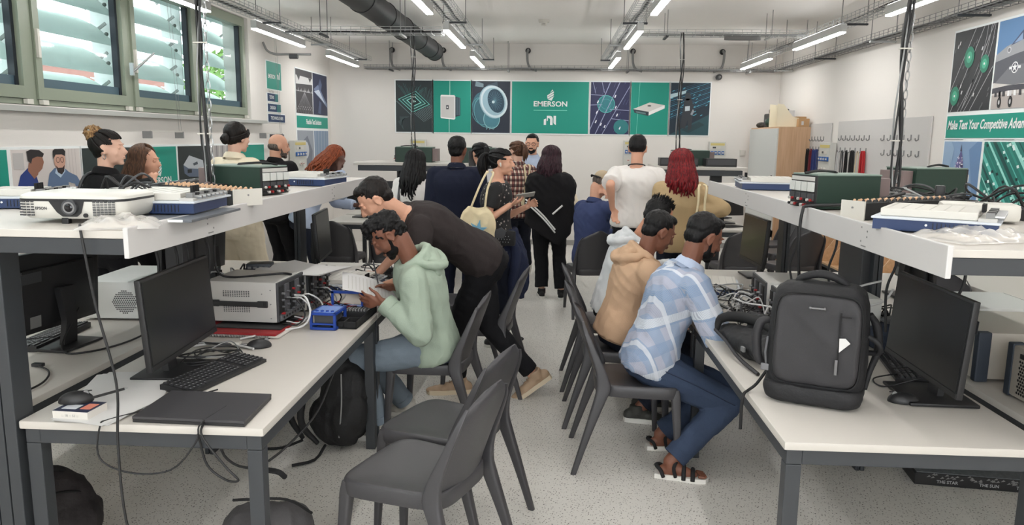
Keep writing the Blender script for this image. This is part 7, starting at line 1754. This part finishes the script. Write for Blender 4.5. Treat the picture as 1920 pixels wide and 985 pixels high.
# 6 teal, flat device
p = Poster('teal printed panel with a flat silver instrument, sixth on the back wall', (1.19, YB, zb), 0, .575, H_, TE)
p.line((.22, 1), (.17, 0), .006, (120, 205, 190), 1)
p.poly([(.06, .49), (.50, .62), (.90, .57), (.48, .44)], (212, 210, 206), 3); p.poly([(.06, .49), (.48, .44), (.48, .36), (.10, .42)], (48, 62, 70), 3); p.poly([(.48, .44), (.90, .57), (.90, .51), (.48, .37)], (240, 240, 238), 4)
p.poly([(.14, .45), (.40, .42), (.40, .39), (.14, .425)], (96, 128, 130), 5); p.disc((.49, .555), .03, (96, 96, 98), 5, .012); p.done()
# 7 control room
p = Poster('dark printed panel of a worker in a machine hall, rightmost on the back wall', (1.79, YB, zb), 0, .60, H_, (22, 42, 56))
for k in range(16): p.line((.0, .30 + .035*k), (1, .62 + .03*k), .004 + .004 * (k % 3), ((40, 96, 124), (70, 140, 168), (30, 72, 96))[k % 3], 1)
for k in range(30): x, y = rp.random(), .35 + .55*rp.random(); p.poly([(x, y), (x + .05, y + .02), (x + .05, y + .035), (x, y + .015)], (90, 170, 196), 2)
p.poly([(0, .78), (.40, .86), (.38, .80), (0, .70)], (180, 206, 214), 2); p.poly([(0, 0), (1, .40), (1, 0)], (38, 76, 84), 2); p.poly([(.3, .1), (.75, .26), (.9, .2), (.5, .04)], (30, 60, 68), 3)
p.disc((.44, .74), .045, (60, 66, 72), 4, .06); p.poly([(.30, .34), (.36, .70), (.52, .70), (.60, .55), (.58, .34), (.56, .12), (.48, .08), (.46, .30), (.40, .12), (.28, .14)], (48, 52, 60), 4)
p.poly([(.38, .46), (.38, .55), (.50, .56), (.50, .47)], (200, 210, 216), 6); p.poly([(.52, .40), (.58, .50), (.62, .46), (.57, .38)], (150, 156, 164), 5); p.done()

# left wall, long strip under the windows (y runs left to right)
zb = .85; H_ = .715
LW = lambda lab, y0, y1, bg, z=zb, h=H_, grp='printed panels under the left windows': Poster(lab, (XL, y0, z), PI/2, y1 - y0, h, bg, group=grp)
p = LW('plain teal panel at the left picture edge under the windows', 4.10, 4.73, TE); p.done()
p = LW('printed photo panel of two people at a lab bench, under the left windows', 4.765, 5.49, (214, 206, 202)); p.vk = .62
for k in range(7): p.line((.62 + .05*k, 1), (.62 + .05*k, .3), .006, (196, 188, 184), 1)
p.poly([(.02, .95), (.16, .95), (.16, .70), (.02, .72)], (188, 184, 182), 1)
p.poly([(.04, .0), (.04, .42), (.10, .62), (.20, .72), (.30, .66), (.34, .45), (.33, .0)], (40, 62, 128), 3); p.poly([(.20, .68), (.22, .80), (.32, .78), (.34, .62), (.28, .55)], (150, 104, 84), 4)
p.poly([(.23, .95), (.40, .95), (.43, .80), (.40, .70), (.34, .64), (.28, .70), (.24, .80)], (150, 104, 84), 5); p.poly([(.21, .84), (.20, .97), (.26, 1), (.38, .985), (.44, .93), (.42, .88), (.34, .89), (.27, .86), (.25, .78)], (34, 28, 30), 6)
p.poly([(.46, .0), (.44, .35), (.50, .62), (.58, .70), (.72, .70), (.80, .62), (.92, .55), (.98, .42), (.96, .20), (.90, .20), (.88, .42), (.78, .46), (.76, .0)], (96, 118, 150), 3)
p.poly([(.88, .38), (.96, .36), (.94, .16), (.88, .14)], (200, 158, 140), 5); p.poly([(.58, .62), (.62, .74), (.72, .74), (.74, .64), (.66, .54)], (186, 206, 226), 5)
p.poly([(.59, .96), (.58, .78), (.62, .64), (.68, .62), (.73, .68), (.75, .80), (.74, .96)], (206, 160, 140), 6); p.poly([(.57, .84), (.57, .97), (.60, 1), (.73, 1), (.76, .96), (.75, .88), (.70, .91), (.61, .91)], (30, 26, 28), 7)
p.poly([(.60, .74), (.62, .63), (.68, .59), (.72, .64), (.73, .74), (.70, .70), (.63, .70)], (44, 34, 34), 7)
p.disc((.635, .892), .020, (60, 50, 50), 8, inner=.8); p.disc((.70, .892), .020, (60, 50, 50), 8, inner=.8); p.poly([(.80, .12), (1, .18), (1, .04), (.80, .0)], (200, 196, 194), 4); p.done()
p = LW('dark green-grey printed panel behind the person with the bun', 5.52, 6.24, (36, 48, 48)); p.poly([(.05, .36), (.28, .46), (.28, .34), (.05, .26)], (190, 196, 196), 2); p.done()
p = LW('teal panel with the white company name, under the left windows', 6.275, 6.945, TE); p.logo(.345, .44, .40); p.done()
p = LW('dark printed panel with a silver instrument, right of the teal one', 6.98, 7.60, (34, 42, 44)); p.vk = .62; p.poly([(.14, .60), (.34, .80), (.86, .66), (.80, .46), (.30, .50)], (184, 190, 196), 2); p.poly([(.14, .60), (.30, .52), (.80, .48), (.86, .30), (.30, .34), (.16, .42)], (92, 104, 124), 3)
p.poly([(.26, .42), (.40, .42), (.40, .50), (.26, .50)], (16, 20, 26), 4); p.poly([(.45, .62), (.60, .66), (.62, .60), (.48, .57)], (70, 78, 86), 4); p.done()
p = LW('pale printed panel with upright folds, behind the cable drop', 7.635, 8.17, (176, 172, 170))
for k in range(8): p.line((.06 + .13*k, 0), (.06 + .13*k, 1), .022, ((130, 126, 128), (206, 202, 200))[k % 2], 1)
p.done()
p = LW('teal printed panel at the far end under the left windows', 8.205, 9.12, TE); p.poly([(.45, .30), (.60, .62), (1, .70), (1, .3)], (206, 208, 206), 2); p.done()
# small panels left wall
g2 = 'small panels on the left wall'
p = Poster('small teal panel with white lettering beside the window corner', (XL, 9.31, 2.245), PI/2, .49, .33, TE, border=.012, group=g2); text(p.t, 'EMERSON', (.15, -.0135, .15), .07, WPRINT, width=.24, bold=.02); text(p.t, 'n1', (.40, -.0135, .17), .12, WPRINT, width=.09, bold=.03); p.done()
for k, (z, s_, L, lab) in enumerate(((2.095, 'TESTING', .36, 'topmost'), (1.968, 'DESIGN', .44, 'middle'), (1.842, 'TECHNOLOGIES', .58, 'lowest'))):
    p = Poster('%s of the three small navy lettered strips on the left wall' % lab, (XL, 9.31, z), PI/2, L, .095, (24, 52, 92), border=.010, group=g2)
    if k < 2: p.poly([(.68, 0), (1, 0), (1, 1), (.68, 1)], (30, 110, 112), 1)
    text(p.t, s_, (L * (.36 if k < 2 else .5), -.0135, .047), .055, WPRINT, width=L * (.42 if k < 2 else .75), bold=.02); p.done()
t = thing('wall_caption', 'tiny grey caption lettered on the wall above the navy strips', 'lettering', (XL, 9.40, 2.215), PI/2); text(t, 'Test Now', (.06, -.002, 0), .045, GREY2, name='caption_lettering')
p = Poster('small printed photo panel above the bald person', (XL, 9.33, 1.52), PI/2, .50, .17, (96, 82, 84), border=.012, group=g2)
p.poly([(0, .0), (.3, 0), (.3, 1), (0, 1)], (70, 56, 58), 1); p.poly([(.42, .3), (1, .5), (1, .9), (.42, .8)], (54, 48, 58), 1); p.done()
g3 = 'printed panels at the left wall end'
p = Poster('black and white printed photo panel of a concert hall, left wall', (XL, 10.36, 1.985), PI/2, .71, .595, (64, 62, 66), group=g3)
p.poly([(0, .86), (1, .84), (1, .70), (0, .66)], (200, 200, 200), 1); p.poly([(.05, .86), (.25, .86), (.18, .74)], (70, 70, 72), 2); p.poly([(.75, .84), (.95, .84), (.85, .74)], (70, 70, 72), 2)
for k in range(22): x = .02 + .045*k; p.poly([(x, .50), (x + .02, .50 + .12*rp.random()), (x + .035, .50)], (212, 212, 214), 2)
for k in range(11): p.line((.5, .50), (-.05 + .11*k, .0), .006, (150, 150, 154), 1)
for k in range(14): p.disc((.06 + .065*k, .10 + .05*(k % 2)), .010, (190, 190, 194), 3, n=8)
p.done()
p = Poster('navy printed photo panel with a bright plume, left wall end', (XL, 11.105, 1.985), PI/2, .69, .595, (36, 44, 72), group=g3)
p.poly([(.05, .62), (.35, .74), (.95, .30), (.98, .20), (.55, .38), (.2, .5)], (110, 124, 156), 1); p.poly([(.05, .56), (.40, .62), (.85, .28), (.4, .45)], (190, 200, 216), 2); p.poly([(.38, .75), (.50, .90), (.62, .76), (.55, .62), (.42, .60)], (84, 96, 128), 2); p.poly([(.30, .05), (.42, .35), (.55, .30), (.50, .02)], (74, 86, 116), 2); p.done()
p = Poster('teal band lettered Flexible Test Solutions on the left wall', (XL, 10.36, 1.785), PI/2, 1.435, .165, TE, group=g3); text(p.t, 'Flexible Test Solutions', (.74, -.0135, .085), .095, WPRINT, width=.70, bold=.03); p.done()
p = Poster('grey blue printed photo panel low on the left wall, left one', (XL, 10.36, 1.02), PI/2, .71, .73, (150, 156, 166), group=g3); p.poly([(.1, .2), (.3, .8), (.6, .9), (.9, .6), (.8, .2)], (112, 118, 130), 1); p.disc((.5, .62), .12, (196, 200, 206), 2); p.poly([(.2, 0), (.5, .3), (.8, 0)], (90, 82, 84), 3); p.done()
p = Poster('grey blue printed photo panel low on the left wall, right one', (XL, 11.105, 1.02), PI/2, .69, .73, (128, 148, 172), group=g3)
for k in range(5): p.line((.1 + .2*k, 1), (.05 + .2*k, 0), .03, (160, 172, 188), 1)
p.done()
# right wall panels (x local runs towards the camera)
g4 = 'printed panels on the right wall'
RWp = lambda lab, y0, w_, z, h, bg: Poster(lab, (XR, y0, z), -PI/2, w_, h, bg, group=g4)
p = RWp('dark printed panel of a road interchange with green discs, right wall', 6.90, .62, 1.945, .665, (44, 46, 50))
for a, c in (((-.1, .1), (.55, 1.05)), ((.0, -.1), (.78, 1.1)), ((.28, -.1), (1.05, 1.2)), ((.55, .0), (1.1, .62))): p.line(a, c, .007, (176, 178, 182), 2)
for k in range(3):
    pr_ = None
    for j in range(11):
        q = j/10; x = .50 + .08*k + .30*math.sin(q * 1.5) ; y = q*1.0; pt = (x - .25*(1-q)**2, y)
        if pr_: p.line(pr_, pt, .006, (168, 170, 174), 2)
        pr_ = pt
for k in range(40): x, y = rp.random(), rp.random(); p.poly([(x, y), (x + .03, y + .05), (x + .045, y + .04), (x + .02, y)], ((96, 98, 102), (30, 32, 36))[k % 2], 1)
for c, r_ in (((.42, .66), .075), ((.80, .55), .062), ((.14, .20), .07)): p.disc(c, r_, (44, 128, 104), 4, r_*1.15); p.disc(c, r_*.55, (74, 172, 140), 5, r_*.62); p.disc((c[0], c[1]), .010, (236, 240, 238), 6)
for x, y in ((.10, .80), (.14, .84), (.70, .72), (.30, .22), (.26, .30), (.60, .18)): p.poly([(x, y), (x + .02, y + .04), (x + .04, y + .035), (x + .02, y - .01)], (220, 222, 224), 6)
p.done()
p = RWp('printed photo panel of a grey jet fighter under a blue sky, right wall', 6.25, 1.30, 1.945, .665, (92, 132, 176))
p.poly([(0, .42), (1, .50), (1, 0), (0, 0)], (206, 202, 198), 1); p.poly([(0, .60), (1, .66), (1, .44), (0, .40)], (150, 172, 196), 1); p.poly([(0, .16), (1, .16), (1, 0), (0, 0)], (176, 168, 164), 2)
p.poly([(-.1, .54), (.10, .70), (.30, .78), (1, .86), (1, .22), (.45, .26), (.02, .34), (-.02, .46)], (152, 154, 158), 3); p.poly([(0, .30), (0, .54), (.2, .60), (.5, .66), (.5, .34), (.2, .34)], (84, 86, 94), 4); p.poly([(.02, .30), (.16, .48), (.26, .48), (1, .38), (1, .30), (.2, .26)], (112, 114, 120), 5)
p.poly([(.14, .70), (.24, .84), (.30, .90), (.36, .92), (.62, .92), (.62, .78), (.3, .76)], (62, 76, 104), 5); p.poly([(.17, .72), (.245, .82), (.25, .74)], (130, 156, 190), 6); p.line((.27, .76), (.29, .90), .010, (180, 184, 190), 6)
p.poly([(0, .24), (.16, .26), (1, .24), (1, .20), (.16, .20), (.0, .18)], (70, 70, 78), 5)
for x in (.03, .07, .11, .16, .22, .27, .33): p.poly([(x, .20), (x + .02, .20), (x + .025, .14), (x, .14)], ((240, 240, 240), (60, 60, 64))[int(x*100) % 2], 7)
for x in (.085, .195): p.disc((x, .075), .026, (34, 34, 38), 7, .042); p.disc((x, .075), .011, (190, 190, 192), 8, .018); p.poly([(x - .006, .12), (x + .006, .12), (x + .006, .2), (x - .006, .2)], (220, 220, 222), 7)
p.poly([(.15, .435), (.26, .435), (.26, .465), (.15, .465)], (226, 228, 230), 6); p.disc((.205, .45), .042, (226, 228, 230), 7); p.disc((.205, .45), .034, (70, 74, 86), 8)
star = [((.045 if i % 2 == 0 else .018) * math.sin(PI*i/5), (.045 if i % 2 == 0 else .018) * math.cos(PI*i/5)) for i in range(10)]
p.shapes.setdefault((9, (230, 232, 234)), []).append([(.205*p.w + x*.78, .45*p.h + z*.78) for x, z in star]); p.disc((.13, .655), .024, (196, 198, 200), 5); p.disc((.13, .655), .016, (112, 114, 118), 6); p.done()
p = RWp('teal band with bold white slogan lettering on the right wall', 6.90, 1.95, 1.725, .185, TE); text(p.t, 'Make Test Your Competitive Advantage', (.03, -.0135, .105), .105, WPRINT, width=1.20, bold=.026, align='LEFT', shear=.18); p.done()
p = RWp('blue printed photo panel of a lit tower city from above, right wall', 6.90, .58, 1.02, .675, (128, 156, 190))
p.poly([(.0, 0), (.3, .9), (.2, 1), (0, 1)], (146, 172, 200), 1); p.poly([(1, 0), (.7, .9), (.9, 1), (1, 1)], (104, 136, 176), 1); p.poly([(.25, 0), (.30, .35), (.36, .60), (.42, .78), (.50, .90), (.58, .74), (.64, .5), (.62, .3), (.70, .0)], (96, 92, 140), 2)
for k in range(150):
    y = rp.random()**.8 * .82; hw = .20 * (1 - y*.72); x = .46 + rp.uniform(-hw, hw); s_ = .012 + .012*rp.random(); p.poly([(x, y), (x + s_*1.4, y), (x + s_*1.4, y + s_), (x, y + s_)], ((210, 204, 224), (150, 130, 190), (60, 52, 96), (236, 234, 240))[k % 4], 3)
p.poly([(.47, .88), (.49, .97), (.52, .88)], (70, 70, 90), 3); p.done()
p = RWp('green printed photo panel of circuit boards, right wall', 6.28, 1.32, 1.02, .675, (34, 118, 108))
for k in range(26): x = -.4 + .06*k; p.line((x, 1.05), (x + .55, -.05), .010 + .012*(k % 3), ((20, 72, 70), (96, 190, 178), (44, 140, 126), (150, 216, 206))[k % 4], 1)
for k in range(10): x = -.05 + .055*k; p.poly([(x, 0), (x + .02, .45 - .02*k), (x + .05, .40 - .02*k), (x + .03, 0)], ((18, 60, 58), (52, 150, 134))[k % 2], 2)
for k in range(120): x, y = rp.random(), rp.random(); p.poly([(x, y), (x + .02, y + .01), (x + .028, y - .02), (x + .008, y - .03)], ((176, 230, 220), (14, 46, 48), (220, 240, 236))[k % 3], 3)
for k in range(8): p.disc((.36 + .03*(k % 4), .25 + .10*(k//4)), .016, (160, 220, 208), 4, inner=.55)
p.poly([(.50, .30), (.62, .46), (.74, .34), (.62, .18)], (30, 44, 66), 5); p.done()
